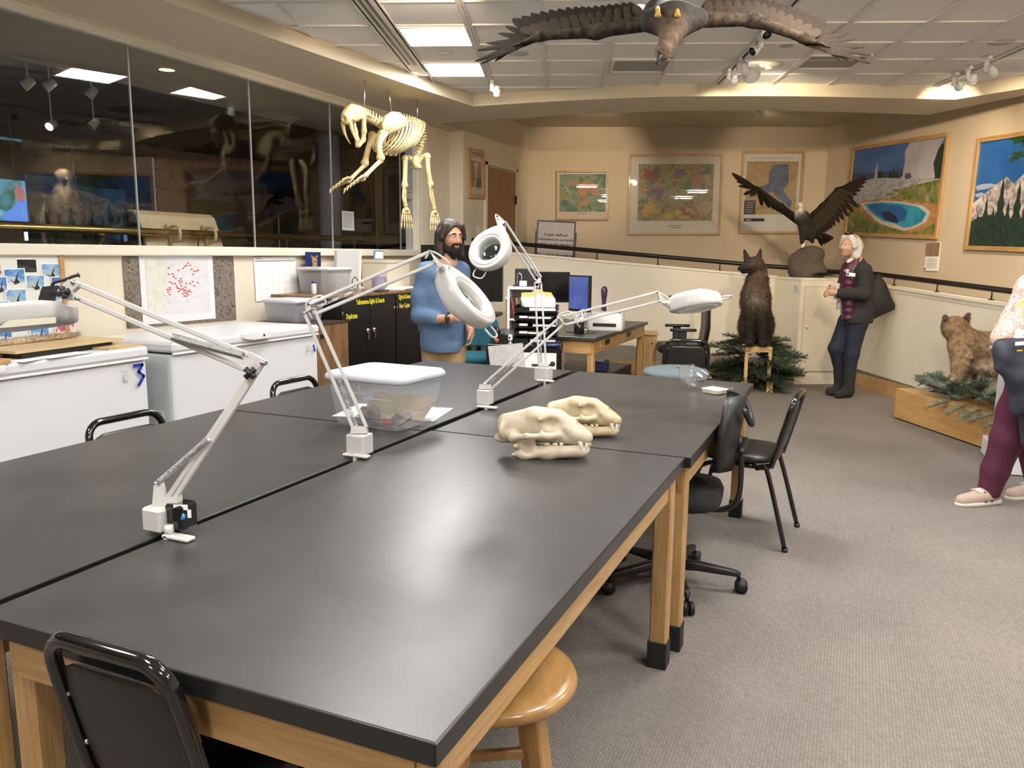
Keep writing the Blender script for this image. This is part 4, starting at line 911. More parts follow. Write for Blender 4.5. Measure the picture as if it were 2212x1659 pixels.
for i, ((xa, ya), (xb, yb_), m_) in enumerate(photos):
    a = onx(*crn(xa, ya), XW+.022); b_ = onx(*crn(xb, yb_), XW+.022); y0, y1 = a.y, b_.y; z1, z0 = a.z, b_.z
    ph = thing('photograph', plabs[i], 'photograph', (XW+.0215+.0006*i, (y0+y1)/2, (z0+z1)/2), 0, 'photographs pinned on the board'); ph.rotation_euler = (random.uniform(-.02, .02), 0, 0)
    w, h = y1-y0, z1-z0; MB().box((0, 0, 0), (.0008, w, h)).build('paper', M_paper, ph); MB().box((.0006, 0, 0), (.0006, w-.012, h-.012)).build('print', m_, ph)
    if m_ in M_sky and i not in (8, 9): MB().prism([(-.25*w, -.02), (-.05*w, -.035*1), (.08*w, .0), (.2*w, .03), (.10*w, -.02), (.22*w, -.04), (-.02*w, -.05)], (.0010, 0, 0), (0, 1, 0), (0, 0, 1), .0003).build('bird_print', M_bird, ph)
M_camo = ramp_noise('camouflage cloth', [(.30, (.03, .025, .02)), (.45, (.14, .11, .09)), (.55, (.26, .21, .17)), (.66, (.09, .075, .06)), (.8, (.32, .28, .24))], 26, 8, .9, 2.2, mapping=(1, 1, 1))
def wallrect(px, yx=XW): return [onx(x, y, yx) for x, y in px]
a = wallrect([(263, 540), (503, 540), (510, 690), (275, 709)], XW+.006); cb = MB(); n_ = Vector((.003, 0, 0)); cb.add(a+[v+n_ for v in a], [(0, 1, 2, 3), (7, 6, 5, 4), (0, 4, 5, 1), (1, 5, 6, 2), (2, 6, 7, 3), (3, 7, 4, 0)]); tag(cb.build('camouflage_cloth', M_camo), 'grey brown bark camouflage cloth pinned behind the map', 'cloth')
mpo = thing('pinned_map', 'white topographic map with red site marks on camouflage cloth', 'map', (0, 0, 0))
a = wallrect([(299, 547), (458, 548), (466, 688), (309, 702)], XW+.0105); n_ = Vector((.001, 0, 0)); MB().add(a+[v+n_ for v in a], [(0, 1, 2, 3), (7, 6, 5, 4), (0, 4, 5, 1), (1, 5, 6, 2), (2, 6, 7, 3), (3, 7, 4, 0)]).build('sheet', mat('map white', (.72, .70, .71), .7), mpo)
a = wallrect([(313, 557), (449, 557), (456, 674), (320, 682)], XW+.012); MB().add(a+[v+n_*.4 for v in a], [(0, 1, 2, 3), (7, 6, 5, 4), (0, 4, 5, 1), (1, 5, 6, 2), (2, 6, 7, 3), (3, 7, 4, 0)]).build('map_print', ramp_noise('topo relief', [(.3, (.56, .56, .55)), (.5, (.66, .64, .65)), (.6, (.60, .58, .60)), (.75, (.70, .69, .68))], 14, 8, .7, .5), mpo)
a = wallrect([(313, 557), (361, 558), (358, 600), (360, 640), (345, 672), (322, 680)], XW+.0128); MB().add(a+[v+n_*.3 for v in a], [(0, 1, 2, 3, 4, 5), (11, 10, 9, 8, 7, 6)]).build('map_print', ramp_noise('topo green', [(.3, (.54, .57, .46)), (.55, (.64, .65, .56)), (.75, (.62, .62, .59))], 16, 8, .7, .5), mpo)
dots = MB(); rg = random.Random(11)
for (x, y) in [(1282, 215), (1262, 236), (1250, 252), (1275, 232), (1298, 232), (1308, 258), (1325, 272), (1340, 270), (1352, 265), (1318, 292), (1150, 248), (1218, 265), (1178, 290), (1185, 308), (1200, 320), (1152, 292), (1235, 322), (1222, 336), (1240, 340), (1160, 345), (1175, 355), (1195, 355), (1230, 352), (1272, 355), (1298, 355), (1315, 342), (1350, 350), (1328, 372), (1205, 372), (1238, 372), (1158, 385), (1142, 396), (1160, 398), (1148, 412), (1158, 430), (1222, 390), (1235, 396), (1248, 390), (1255, 402), (1268, 402), (1280, 410), (1292, 402), (1300, 412), (1262, 418), (1275, 424), (1248, 425), (1258, 440), (1272, 442), (1285, 432), (1220, 410), (1210, 385), (1265, 380)]:
    P_ = onx(x*.3165, 500+y*.3165, XW+.0135); dots.box(P_, (.001, .018, .008), (rg.uniform(-.6, .6), 0, 0))
o = dots.build('site_marks', mat('red mark', (.62, .02, .03), .6), mpo); o['kind'] = 'stuff'
cal = thing('wall_calendar', 'white wall calendar page hung on two hooks', 'calendar')
a = wallrect([(547, 551), (637, 551), (644, 648), (553, 651)], XW+.006); MB().add(a+[v+n_*3 for v in a], [(0, 1, 2, 3), (7, 6, 5, 4), (0, 4, 5, 1), (1, 5, 6, 2), (2, 6, 7, 3), (3, 7, 4, 0)]).build('page', M_paper, cal)
a = wallrect([(547, 549), (637, 549), (637, 554), (547, 555)], XW+.010); MB().add(a+[v+n_*2 for v in a], [(0, 1, 2, 3), (7, 6, 5, 4), (0, 4, 5, 1), (1, 5, 6, 2), (2, 6, 7, 3), (3, 7, 4, 0)]).build('binding', M_bpl, cal)
gl = MB(); Pq = lambda x, y: onx(x, y, XW+.0098)
for f in [i/5 for i in range(6)]: gl.tube([Pq(549+f*.8, 566+f*76), Pq(639+f*3.5, 566+f*73)], .0008, 3)
for f in [i/7 for i in range(8)]: gl.tube([Pq(550+89*f, 566), Pq(552+91*f, 641)], .0008, 3)
o = gl.build('grid_print', mat('pale grey print', (.5, .5, .52), .8), cal); o['kind'] = 'stuff'
o = MB().tube([Pq(551, 564), Pq(637, 563)], .0035, 4).tube([Pq(552, 559), Pq(566, 559)], .0025, 4).build('heading_print', M_txt, cal); o['kind'] = 'stuff'
for x in (569, 615):
    P_ = onx(x, 548, XW+.01); tag(MB().cyl(P_-Vector((.01, 0, 0)), P_+Vector((.012, 0, 0)), .003, n=6).tube(arc_pts([P_+Vector((.01, 0, 0)), P_+Vector((.016, 0, .006)), P_+Vector((.01, 0, .014))], 3), .002, 6).build('wall_hook', mat('brown metal', (.16, .10, .06), .4)), 'small brown wall hook holding the calendar', 'hook', 'hooks above the calendar')
# ------------------------------------------------------------------ low wood cabinet, black cabinets and what stands on them
wc = thing('wood_cabinet', 'low walnut veneer cabinet between the freezer and black cabinets', 'cabinet', (-4.205, 5.35, 0)); MB().box((0, 0, .445), (.60, .42, .89)).build('body', M_walnut, wc); MB().box((0, 0, .895), (.61, .425, .012)).build('top', mat('dark walnut top', (.05, .03, .02), .4), wc); MB().box((.297, .208, .45), (.008, .006, .88)).build('edge_strip', M_steel, wc); MB().box((.302, -.12, .80), (.006, .10, .03)).build('pull', M_bpl, wc)
M_cab = mat('black cabinet enamel', (.010, .010, .010), .30, spec=.4); M_yel = mat('yellow vinyl letters', (.75, .62, .04), .6)
def black_cab(y0, y1, label, txt):
    yc, l = (y0+y1)/2, y1-y0; t = thing('steel_cabinet', label, 'cabinet', (-4.29, yc, 0), 0, 'black double door cabinets'); x = .28
    MB().box((0, 0, .54), (.55, l-.004, 1.08)).build('body', M_cab, t)
    for s_ in (-1, 1):
        d = MB().box((x+.006, s_*(l/4-.002), .545), (.018, l/2-.012, 1.04), bev=.003).build('door', M_cab, t)
        MB().cyl((x+.016, s_*.05, .775), (x+.03, s_*.05, .775), .022, n=14).box((x+.032, s_*.05, .745), (.012, .018, .09), bev=.004).build('handle', M_chrome, d)
        for z in (.12, .95): MB().cyl((x+.012, s_*(l/2-.018), z-.015), (x+.012, s_*(l/2-.018), z+.015), .006, n=8).build('hinge', M_steel, d)
    for (s, yy, zz, sz) in txt: text('lettering', s, sz, M_yel, t, frame_m((x+.0165, yy-yc, zz), (0, 1, 0), (0, 0, 1))@Matrix.Diagonal((.62, 1, 1, 1)), bold=.0012)
    return t
black_cab(5.60, 6.465, 'black steel cabinet with yellow Duplicates lettering on its door', [('Yellowstone Sights & Sounds', 5.82, 1.015, .062), ('Duplicates', 5.665, .90, .064)])
black_cab(6.475, 7.34, 'black steel cabinet with yellow User Copies lettering, behind the bearded man', [('Sights & Sounds', 6.52, 1.03, .062), ('User Copies', 6.53, .945, .062)])
sh = MB().box((-4.31, 6.42, 1.0925), (.60, 1.95, .025), bev=.003).build('cabinet_top', M_walnut); tag(sh, 'long walnut shelf board lying across the black cabinets', 'shelf')
ZB = 1.1055
M_bin = glassmat('frosted bin plastic', (.92, .93, .95), .15, .8, .45, (.80, .81, .84))
def bin_(loc, w, d, h, label, lid=True, rz=0):
    t = thing('plastic_bin', label, 'bin', loc, rz); tub(t, w*.88, d*.88, w, d, h, M_bin, rr=.02)
    if lid: MB().loft([[Vector((x, y, h-.012)) for x, y in rrect(w+.02, d+.02, .03, 4)], [Vector((x, y, h+.004)) for x, y in rrect(w+.024, d+.024, .03, 4)], [Vector((x, y, h+.014)) for x, y in rrect(w-.02, d-.02, .025, 4)]]).build('lid', M_lidpl, t)
    return t
bin_((-4.38, 5.90, ZB), .36, .34, .215, 'frosted plastic bin with white lid on the shelf board', True); bin_((-4.26, 5.32, .903), .34, .38, .17, 'frosted plastic bin on the walnut cabinet beside freezer', True)
q = thing('photo_card', 'dark blue picture card of an owl standing behind the bin', 'card', (-4.56, 5.98, ZB), 0); MB().box((0, 0, .18), (.012, .21, .36)).build('panel', ramp_noise('owl card blue', [(.3, (.003, .008, .05)), (.6, (.01, .03, .14)), (.8, (.02, .08, .25))], 6, 3, .3), q)
ow = MB().prism([(-.03, .20), (-.04, .30), (-.052, .335), (-.02, .318), (.02, .318), (.052, .335), (.04, .30), (.03, .20)], (.0065, .01, 0), (0, 1, 0), (0, 0, 1), .001).build('owl_print', ramp_noise('owl brown', [(.4, (.10, .05, .02)), (.6, (.45, .30, .14))], 60, 3, .5), q)
for s_ in (-1, 1): MB().cyl((.0075, .01+s_*.016, .293), (.0085, .01+s_*.016, .293), .006, n=10).build('eye_print', mat('owl eye', (.75, .5, .05), .4), q)
q = thing('bottle', 'small clear bottle with blue cap beside the bin', 'bottle', (-4.28, 5.61, ZB)); MB().lathe([(0, 0), (.020, .001), (.022, .01), (.022, .085), (.017, .095)], n=16).build('body', mat('bottle clear', (.55, .58, .62), .2), q); MB().lathe([(.018, .095), (.018, .115), (0, .116)], n=16).build('cap', mat('blue cap', (.02, .03, .2), .4), q)
q = thing('foam_sheet', 'pale grey foam panel leaning behind the pitcher on shelf', 'panel', (-4.50, 6.42, ZB), 0); MB().box((0, 0, .19), (.03, .38, .37), (0, .05, 0)).build('panel', mat('foam grey', (.58, .58, .57), .7), q); MB().box((.018, .19, .19), (.012, .02, .37), (0, .05, 0)).build('edge', M_white, q)
q = thing('pitcher', 'clear purple tinted pitcher with dark handle', 'pitcher', (-4.28, 6.62, ZB)); MB().lathe([(0, .0), (.055, .002), (.062, .02), (.068, .13), (.072, .14)], n=20).build('body', mat('purple plastic', (.36, .32, .48), .3), q); MB().tube(arc_pts([(.0, .066, .12), (0, .11, .125), (0, .115, .06), (0, .066, .02)], 4), .009, 8).build('handle', M_bpl, q)
q = thing('archive_box', 'cream cardboard archive box on the shelf', 'box', (-4.42, 6.98, ZB)); MB().box((0, 0, .13), (.30, .42, .26)).build('body', mat('cream card', (.62, .55, .42), .8), q); MB().box((0, 0, .275), (.31, .43, .03)).build('lid', mat('cream card', (.62, .55, .42), .8), q)
q = thing('picture_frame', 'small blue picture frame on top of the archive box', 'picture frame', (-4.44, 6.88, ZB+.29)); MB().box((0, 0, .045), (.012, .17, .09), (0, .1, 0)).build('frame', mat('pale blue', (.14, .25, .5), .4), q); MB().box((.007, 0, .045), (.003, .145, .068), (0, .1, 0)).build('print', M_paper, q)
for i in range(3): flat('magazine', (-4.16, 6.84+.02*i, ZB+.008*i), (.22, .34, .008), M_paper if i else mat('magazine grey', (.5, .5, .55), .4), ('grey magazine at the bottom of the pile on the shelf', 'white magazine in the middle of the shelf pile', 'white magazine on top of the shelf pile')[i], 'magazine', .1*i, 'magazines on the shelf board')
flat('tablet', (-4.14, 6.36, ZB), (.17, .24, .01), M_bpl, 'black tablet lying by the shelf edge', 'tablet', .2)
q = thing('wire_coil', 'loop of thin black wire standing by the grey panel', 'wire', (-4.40, 6.40, ZB)); MB().tube([(0, .055*math.cos(a), .068+.055*math.sin(a)) for a in [2*pi*k/20 for k in range(20)]], .003, 6, closed=True).tube([(0, .05*math.cos(a)*math.cos(.4), .068+.06*math.sin(a)) for a in [2*pi*k/20 for k in range(20)]], .003, 6, closed=True).build('loop', M_bpl, q)
# ------------------------------------------------------------------ desk corner with screens
M_scr = mat('dark screen', (.006, .006, .007), .12); M_bpl2 = mat('black plastic gloss', (.01, .01, .011), .25)
def screen(name, label, c, w, h, rz, scr, stand=.12, th=.035, tilt=0, base=True):
    t = thing(name, label, 'monitor' if name != 'television' else 'television', c, rz)
    p = MB().box((0, 0, 0), (w, th, h), bev=.006).build('case', M_bpl2, t); MB().box((0, -th/2-.0006, .004), (w-.03, .001, h-.035)).build('screen', scr, t)
    if base:
        MB().box((0, .03, -h/2-stand/2+.03), (.05, .02, stand)).build('neck', M_bpl2, t); MB().box((0, .02, -h/2-stand+.034), (.24, .17, .012), bev=.004).build('foot', M_bpl2, t)
    return t
dsk = thing('desk', 'black topped oak desk with drawers along its side', 'desk'); x0, x1, y0, y1 = -3.13, -2.06, 6.60, 8.50
MB().box(((x0+x1)/2, (y0+y1)/2, .735), (x1-x0, y1-y0, .03), bev=.003).build('desktop', M_black, dsk)
for x, y in ((x0+.06, y0+.08), (x1-.06, y0+.08), (x0+.06, y1-.06), (x1-.06, y1-.06)): g = MB().box((x, y, .36), (.06, .06, .72), bev=.004).build('leg', M_oak, dsk)
MB().box((x1-.045, (y0+y1)/2, .66), (.02, y1-y0-.1, .12)).build('apron', M_oaky, dsk); MB().box(((x0+x1)/2, y0+.05, .66), (x1-x0-.1, .02, .12)).build('apron', M_oakx, dsk); MB().box((x0+.045, (y0+y1)/2, .66), (.02, y1-y0-.1, .12)).build('apron', M_oaky, dsk)
for y in (7.1, 7.85):
    d = MB().box((x1-.033, y, .665), (.012, .50, .085), bev=.002).build('drawer', M_oaky, dsk); MB().box((x1-.026, y-.05, .672), (.006, .14, .045)).build('recess', M_bpl, d); MB().box((x1-.022, y-.05, .655), (.01, .10, .012)).build('pull', M_brass, d)
# black lateral file cabinet in front
A = Vector((-2.814, 5.969, 0)); B = Vector((-2.222, 6.148, 0)); d = (B-A).normalized(); n = Vector((-d.y, d.x, 0)); c = (A+B)/2+n*.22; ang = math.atan2(d.y, d.x)
fc = thing('file_cabinet', 'black file cabinet with papers stuck to its sides', 'cabinet', c, ang); w = (B-A).length
MB().box((0, 0, .36), (w, .42, .715), bev=.004).build('body', M_cab, fc)
for z in (.20, .53):
    d_ = MB().box((w/2+.006, 0, z), (.012, .39, .30), bev=.003).build('drawer', M_cab, fc); MB().box((w/2+.02, -.05, z+.06), (.02, .11, .02), bev=.004).build('handle', M_chrome, d_); MB().box((w/2+.014, .06, z+.06), (.004, .06, .04)).build('label_holder', M_steel, d_)
sk = MB().prism([(.05*math.cos(a)*(.55+.2*math.sin(3*a)), .085*math.sin(a)) for a in [2*pi*k/18 for k in range(18)]], (w/2+.0125, -.10, .56), (0, 1, 0), (0, 0, 1), .001).build('sticker', M_paper, fc); MB().prism([(.038*math.cos(a)*(.55+.2*math.sin(3*a)), .068*math.sin(a)) for a in [2*pi*k/18 for k in range(18)]], (w/2+.0137, -.10, .56), (0, 1, 0), (0, 0, 1), .0006).build('sticker_print', mat('orange print', (.55, .12, .03), .5), fc)
MB().box((w/2+.0128, .135, .565), (.0015, .075, .26)).build('sticker', ramp_noise('list print', [(.4, (.68, .62, .5)), (.62, (.62, .56, .42)), (.7, (.3, .28, .24))], 40, 3, .7), fc)
pp = thing('paper_notice', 'white notice with black pen drawing taped on file cabinet', 'paper', c+n*-.214+d*.13+Vector((0, 0, .52)), ang); MB().box((0, -.001, 0), (.30, .001, .27)).build('sheet', M_paper, pp); MB().box((.03, -.0025, .03), (.17, .001, .022)).cyl((.12, -.0022, .045), (.12, -.003, .045), .022, n=12).build('pen_print', M_ink, pp)
o = MB()
for i in range(4): o.box((.02, -.0022, -.03-.022*i), (.18, .0006, .006))
for q_ in o.split('text_line', mat('pale grey print', (.5, .5, .52), .8), pp): pass
pp = thing('clipboard', 'tilted white printed sheet leaning on the file cabinet', 'paper', c+n*-.225+d*-.13+Vector((0, 0, .55)), ang); bq = MB().box((0, 0, 0), (.30, .004, .34), (.05, -.12, 0)).build('sheet', ramp_noise('printed sheet', [(.45, (.62, .62, .62)), (.6, (.5, .5, .5)), (.7, (.66, .66, .66))], 60, 2, .8), pp); MB().box((-.15, .0, .0), (.012, .008, .34), (.05, -.12, 0)).build('spine', M_bpl, pp)
# on the cabinet and desk
ZD = .7505; ZFC = .719
def deskp(px, py, z=ZD): return onz(px, py, z)
tr_ = thing('letter_trays', 'stack of black letter trays crammed with papers', 'letter tray', c+d*.09+n*.05+Vector((0, 0, ZFC)), ang)
for i in range(5):
    z = .065*i; b_ = MB().box((0, 0, z+.004), (.36, .30, .006)).box((-.178, 0, z+.028), (.006, .30, .05)).box((.178, 0, z+.028), (.006, .30, .05)).box((0, .148, z+.028), (.36, .006, .05)); b_.box((-.12, -.148, z+.022), (.12, .005, .035)) ; b_.build('tray', M_bpl2, tr_)
for i, (dx, dz, wv) in enumerate(((.06, .03, .22), (-.02, .095, .24), (.07, .16, .2), (.03, .225, .22), (.05, .29, .22))): MB().box((dx, -.04, dz-.008), (wv, .22, .012), (0, 0, .1*(-1)**i)).build('papers', M_paper, tr_)
for i in range(3): MB().box((-.10, -.1515, .028+.065*(i+1)), (.07, .001, .018)).build('label', M_paper, tr_)
fo = thing('folder_stack', 'yellow manila folders standing in the tray', 'folder', c+d*.09+n*.06+Vector((0, 0, ZFC+.30)), ang)
for i in range(5): MB().prism([(-.14+.01*i, 0), (.12+.01*i, 0), (.12+.01*i, .12-.012*i), (.05+.01*i, .125-.012*i), (.03+.01*i, .145-.012*i), (-.03+.01*i, .145-.012*i), (-.05+.01*i, .12-.012*i), (-.14, .115-.012*i)], (0, .05-.025*i, 0), (1, 0, 0), (0, .1, 1), .004).build('folder', mat('manila', (.66, .50, .20), .7) if i < 3 else M_paper, fo)
ph = thing('desk_phone', 'black desk phone with coiled cord on file cabinet end', 'phone', c-d*.20-n*.05+Vector((0, 0, ZFC)), ang+.3); MB().prism([(-.10, 0), (.10, 0), (.10, .03), (-.10, .07)], (-.08, 0, 0), (0, 1, 0), (0, 0, 1), .16).build('base', M_bpl2, ph); MB().tube(arc_pts([(-.05, -.10, .09), (-.05, -.07, .115), (-.05, .07, .115), (-.05, .10, .09)], 5), [.02]*5+[.013]*6+[.02]*5, 8).build('handset', M_bpl2, ph); MB().box((.05, .0, .062), (.05, .09, .004), (-.2, 0, 0)).build('display', mat('phone grey', (.3, .32, .33), .3), ph)
wb = thing('webcam', 'small white webcam beside the desk phone', 'webcam', c-d*.115-n*.14+Vector((0, 0, ZFC))); MB().box((0, 0, .05), (.035, .03, .05), bev=.006).cyl((0, 0, 0), (0, 0, .03), .006).cyl((0, 0, 0), (0, 0, .006), .018).build('body', M_white, wb); MB().cyl((0, -.016, .052), (0, -.02, .052), .008).build('lens', M_bpl, wb)
crumple('earbuds', c-d*.23-n*.16+Vector((0, 0, ZFC)), .022, mat('orange brown', (.35, .12, .03), .4), 'small orange brown object by the phone', 'object', 2, amp=.15)
crumple('hair_brush', c-d*.12-n*.02+Vector((0, 0, ZFC)), .05, M_bfab, 'dark crumpled pouch beside the letter trays', 'pouch', 8, sq=(1.2, .8, .7), amp=.2)
kb = thing('keyboard', 'black keyboard on the file cabinet edge', 'keyboard', c+d*.20-n*.15+Vector((0, 0, ZFC)), ang+.5); MB().box((0, 0, .01), (.24, .10, .018), bev=.004).build('body', M_bpl, kb)
flat('notebook', c+d*.24-n*.17+Vector((0, 0, ZFC+.001)), (.0, .0, .0) and (.12, .16, .006), mat('blue cover', (.08, .16, .42), .5), 'blue notebook by the keyboard', 'notebook', ang-.4)
pc = thing('pen_cup', 'wire mesh cup full of pens on the desk', 'cup', Vector((-2.30, 6.86, ZD))); MB().lathe([(0, 0), (.045, .001), (.047, .11), (.044, .11), (.043, .004), (0, .003)], n=18).build('cup', M_bpl2, pc); pn = MB(); rg = random.Random(4)
for i in range(9): a = rg.uniform(0, 6.28); pn.tube([(.01*math.cos(a), .01*math.sin(a), .01), (.05*math.cos(a), .05*math.sin(a), rg.uniform(.17, .23))], .0045, 6)
pn.split('pen', M_paper, pc)
# shelf, book ends, screens, printer
sc = fd(1130, 690, 7.75); sf_ = thing('cube_shelf', 'white open shelf cube standing on the desk', 'shelf', (sc.x, sc.y, ZD), math.radians(14))
for s_ in (-1, 1): MB().box((s_*.125, 0, .2), (.022, .26, .40)).build('side', M_white, sf_)
MB().box((0, 0, .392), (.272, .26, .024)).build('top', M_white, sf_); MB().box((0, 0, .09), (.23, .25, .018)).build('shelf_board', M_white, sf_); MB().box((0, .125, .2), (.23, .008, .38)).build('back', mat('shelf back', (.55, .55, .52), .6), sf_)
cols = [(.05, .02, .02), (.30, .06, .03), (.02, .03, .08), (.35, .22, .06), (.10, .10, .11), (.22, .04, .05)]
for i in range(6):
    o = MB().box((0, 0, .10), (.018, .16, .20)).build('book', mat('book cover %d' % i, cols[i], .5)); o.location = (sc.x+.93*(-.09+.024*i), sc.y+.26*(-.09+.024*i)-.02, ZD+.103); o.rotation_euler = (0, math.radians(-9), math.radians(14)); tag(o, ['maroon book in the white shelf cube, first upright', 'red book leaning in the white shelf cube', 'navy book leaning in the white shelf cube', 'ochre book leaning in the white shelf cube', 'charcoal book leaning in the white shelf cube', 'crimson book at the end of the shelf cube row'][i], 'book', 'books in the white shelf cube')
be = thing('book_holder', 'black curved book holder on top of the shelf cube', 'book holder', (sc.x, sc.y+.02, ZD+.405), math.radians(14)); MB().box((0, .05, .085), (.20, .02, .17), bev=.006).box((0, 0, .006), (.20, .16, .012)).build('frame', M_bpl, be); MB().tube(arc_pts([(-.06, -.05, .01), (-.06, -.05, .10), (-.04, -.05, .125), (-.02, -.05, .10), (-.02, -.05, .01)], 4), .006, 6).build('loop', M_steel, be); MB().box((.0, -.075, .03), (.07, .012, .05)).build('card', M_paper, be)
mc = fd(1192, 620, 7.9); screen('monitor', 'wide black monitor, switched off, behind the folders', mc, .36, .30, math.radians(12), M_scr, .335)
mc = fd(1253, 634, 7.3); M_mon = ramp_noise('monitor blue', [(.3, (.02, .025, .06)), (.55, (.04, .06, .18)), (.75, (.10, .12, .22))], 3, 3, .15, .4); M_mon.node_tree.nodes['Principled BSDF'].inputs['Emission Color'].default_value = (.05, .08, .3, 1); M_mon.node_tree.nodes['Principled BSDF'].inputs['Emission Strength'].default_value = .35
screen('monitor', 'narrow monitor glowing blue on the desk', mc, .30, .33, math.radians(-32), M_mon, .23)
pr = fd(1310, 680, 7.6); q = thing('printer', 'white rounded desktop printer', 'printer', (pr.x, pr.y, ZD), math.radians(10)); MB().loft([[Vector((x, y, z)) for x, y in rrect(.34*f, .28*f, .04, 4)] for z, f in ((0, .96), (.02, 1), (.13, 1), (.165, .92), (.172, .7))]).build('body', M_white, q); MB().box((0, -.142, .06), (.22, .006, .03)).build('slot', M_bpl, q); MB().cyl((.11, -.05, .16), (.11, -.05, .178), .03).build('dial', M_bpl, q)
pv = fd(1305, 640, 7.9); q = thing('desk_vase', 'slim dark purple vase behind the printer', 'vase', (pv.x, pv.y, ZD)); MB().lathe([(0, 0), (.03, .002), (.034, .1), (.02, .24), (.03, .32), (.034, .37), (.02, .40), (0, .405)], n=14).build('body', mat('dark purple', (.05, .02, .06), .3), q)
p_ = deskp(1300, 706); flat('paper_sheet', p_, (.30, .22, .002), M_paper, 'white sheet lying under a pen on the desk', 'paper', .5); p2 = deskp(1280, 713); flat('envelope', p2+Vector((0, 0, .002)), (.16, .10, .002), M_paper, 'small white envelope on the desk edge', 'envelope', .4); flat('pen', p_+Vector((0, 0, .0025)), (.13, .008, .007), M_bpl, 'black pen lying on white sheet', 'pen', .35)
p_ = deskp(1318, 696); q = thing('stapler', 'black angular stapler on the desk', 'stapler', p_, .3); MB().prism([(-.09, 0), (.09, 0), (.08, .05), (-.03, .07), (-.08, .04)], (0, .03, 0), (1, 0, 0), (0, 0, 1), .06).build('body', M_bpl, q)
p_ = deskp(1338, 695); q = thing('computer_mouse', 'black computer mouse on the desk end', 'mouse', p_, 1.2); MB().ball((0, 0, .018), (.06, .034, .022), 14).build('body', M_bpl2, q)
# television on its cart, tube, small cabinet
tvc = fd(998, 590, 8.6); screen('television', 'large black television on a rolling cart', tvc, .91, .60, math.radians(12), M_scr, base=False, th=.06)
ct = thing('tv_cart', 'black rolling cart carrying the television', 'cart', (tvc.x, tvc.y+.06, 0), math.radians(12))
MB().box((0, .06, .5), (.12, .05, 1.0), bev=.008).build('post', M_bpl, ct); MB().box((0, .0, .03), (.75, .5, .04), bev=.01).build('base', M_bpl, ct); MB().loft([[Vector((x, y, z)) for x, y in rrect(.72, .44, .08, 4, .05, -.05)] for z in (.80, .83)]).build('shelf', M_bpl, ct)
for s_ in (-1, 1): MB().tube(arc_pts([(s_*.3, -.1, .05), (s_*.33, -.1, .5), (s_*.3, -.08, .8)], 4), .028, 8).build('side_post', M_bpl, ct)
for sx in (-1, 1):
    for sy in (-1, 1): MB().cyl((sx*.33-.015, sy*.2, .012), (sx*.33+.015, sy*.2, .012), .012, n=10).build('caster', M_bpl, ct)
tbp = fd(1098, 660, 8.3); q = thing('card_tube', 'brown cardboard tube with white cap standing by the shelf', 'tube', (tbp.x, tbp.y, 0)); MB().cyl((0, 0, 0), (0, 0, .985), .026, n=16).build('tube', mat('brown card', (.30, .17, .08), .8), q); MB().cyl((0, 0, .985), (0, 0, 1.02), .028, n=16).build('cap', M_white, q)
q = thing('wood_pedestal', 'small honey wood cabinet beside the desk end', 'cabinet', (-2.16, 8.86, 0), math.radians(15)); MB().box((0, 0, .29), (.22, .34, .58), bev=.004).build('body', M_oak, q); MB().box((0, -.01, .595), (.25, .37, .022), bev=.003).build('top', M_oakx, q); d_ = MB().box((0, -.175, .30), (.18, .014, .48), bev=.003).build('door', M_oak, q); MB().ball((.06, -.188, .50), .012, 8).build('knob', M_brass, d_)
q = thing('equipment_crate', 'black crate of equipment under the desk', 'crate', (-2.5, 7.75, 0)); MB().box((0, 0, .16), (.7, .9, .32), bev=.01).build('body', M_bpl, q); q = thing('cable_box', 'blue and grey box on top of the crate under desk', 'box', (-2.34, 7.6, .321), .2); MB().box((0, 0, .045), (.2, .26, .09), bev=.006).build('body', mat('dull blue', (.02, .03, .12), .5), q); MB().box((0, 0, .094), (.12, .12, .008)).build('lid', mat('phone grey', (.3, .32, .33), .3), q)
# ------------------------------------------------------------------ framed pictures on the walls
def on_wall(P0, ang, off=0):
    """local frame of a wall: x along, z up, normal towards the room"""
    ux = Vector((math.cos(ang), math.sin(ang), 0)); n = Vector((math.sin(ang), -math.cos(ang), 0)); return ux, n
def framed(label, corners, ang, P0, fw, mframe, draw, glazing=True, cat='picture', name='framed_picture', grp=None):
    """corners: pixels TL, TR, BR, BL seen on the wall plane; draw(parent, w, h) paints the print in metres from lower left"""
    ux, n = on_wall(P0, ang); Q = [onpl(x, y, P0, ang) for x, y in corners]
    w = ((Q[1]-Q[0]).length+(Q[2]-Q[3]).length)/2; h = ((Q[3]-Q[0]).length+(Q[2]-Q[1]).length)/2; c = (Q[0]+Q[1]+Q[2]+Q[3])/4
    sl = ((Q[1]-Q[0])+(Q[2]-Q[3])).normalized(); roll = math.asin(max(-1, min(1, sl.z)))
    t = thing(name, label, cat, c+n*.004, 0, grp); t.rotation_euler = (Matrix.Rotation(ang, 3, 'Z')@Matrix.Rotation(-roll, 3, 'Y')).to_euler()
    for s_ in (-1, 1):
        MB().box((s_*(w/2-fw/2), -.016, 0), (fw, .032, h), bev=.003).build('frame_rail', mframe, t); MB().box((0, -.016, s_*(h/2-fw/2)), (w-2*fw, .032, fw), bev=.003).build('frame_rail', M_oakx if mframe is M_oak else mframe, t)
    MB().box((0, -.004, 0), (w-fw, .006, h-fw)).build('backing', M_paper, t)
    draw(t, w-2*fw, h-2*fw)
    if glazing: MB().box((0, -.016, 0), (w-2*fw, .002, h-2*fw)).build('glazing', M_picglass, t)
    return t
def sheet(t, poly, m, lev, nm='print'):
    """flat printed shape on a picture, lev = printing order"""
    return MB().prism(poly, (0, -.0075-.0003*lev, 0), (1, 0, 0), (0, 0, 1), .00025).build(nm, m, t)
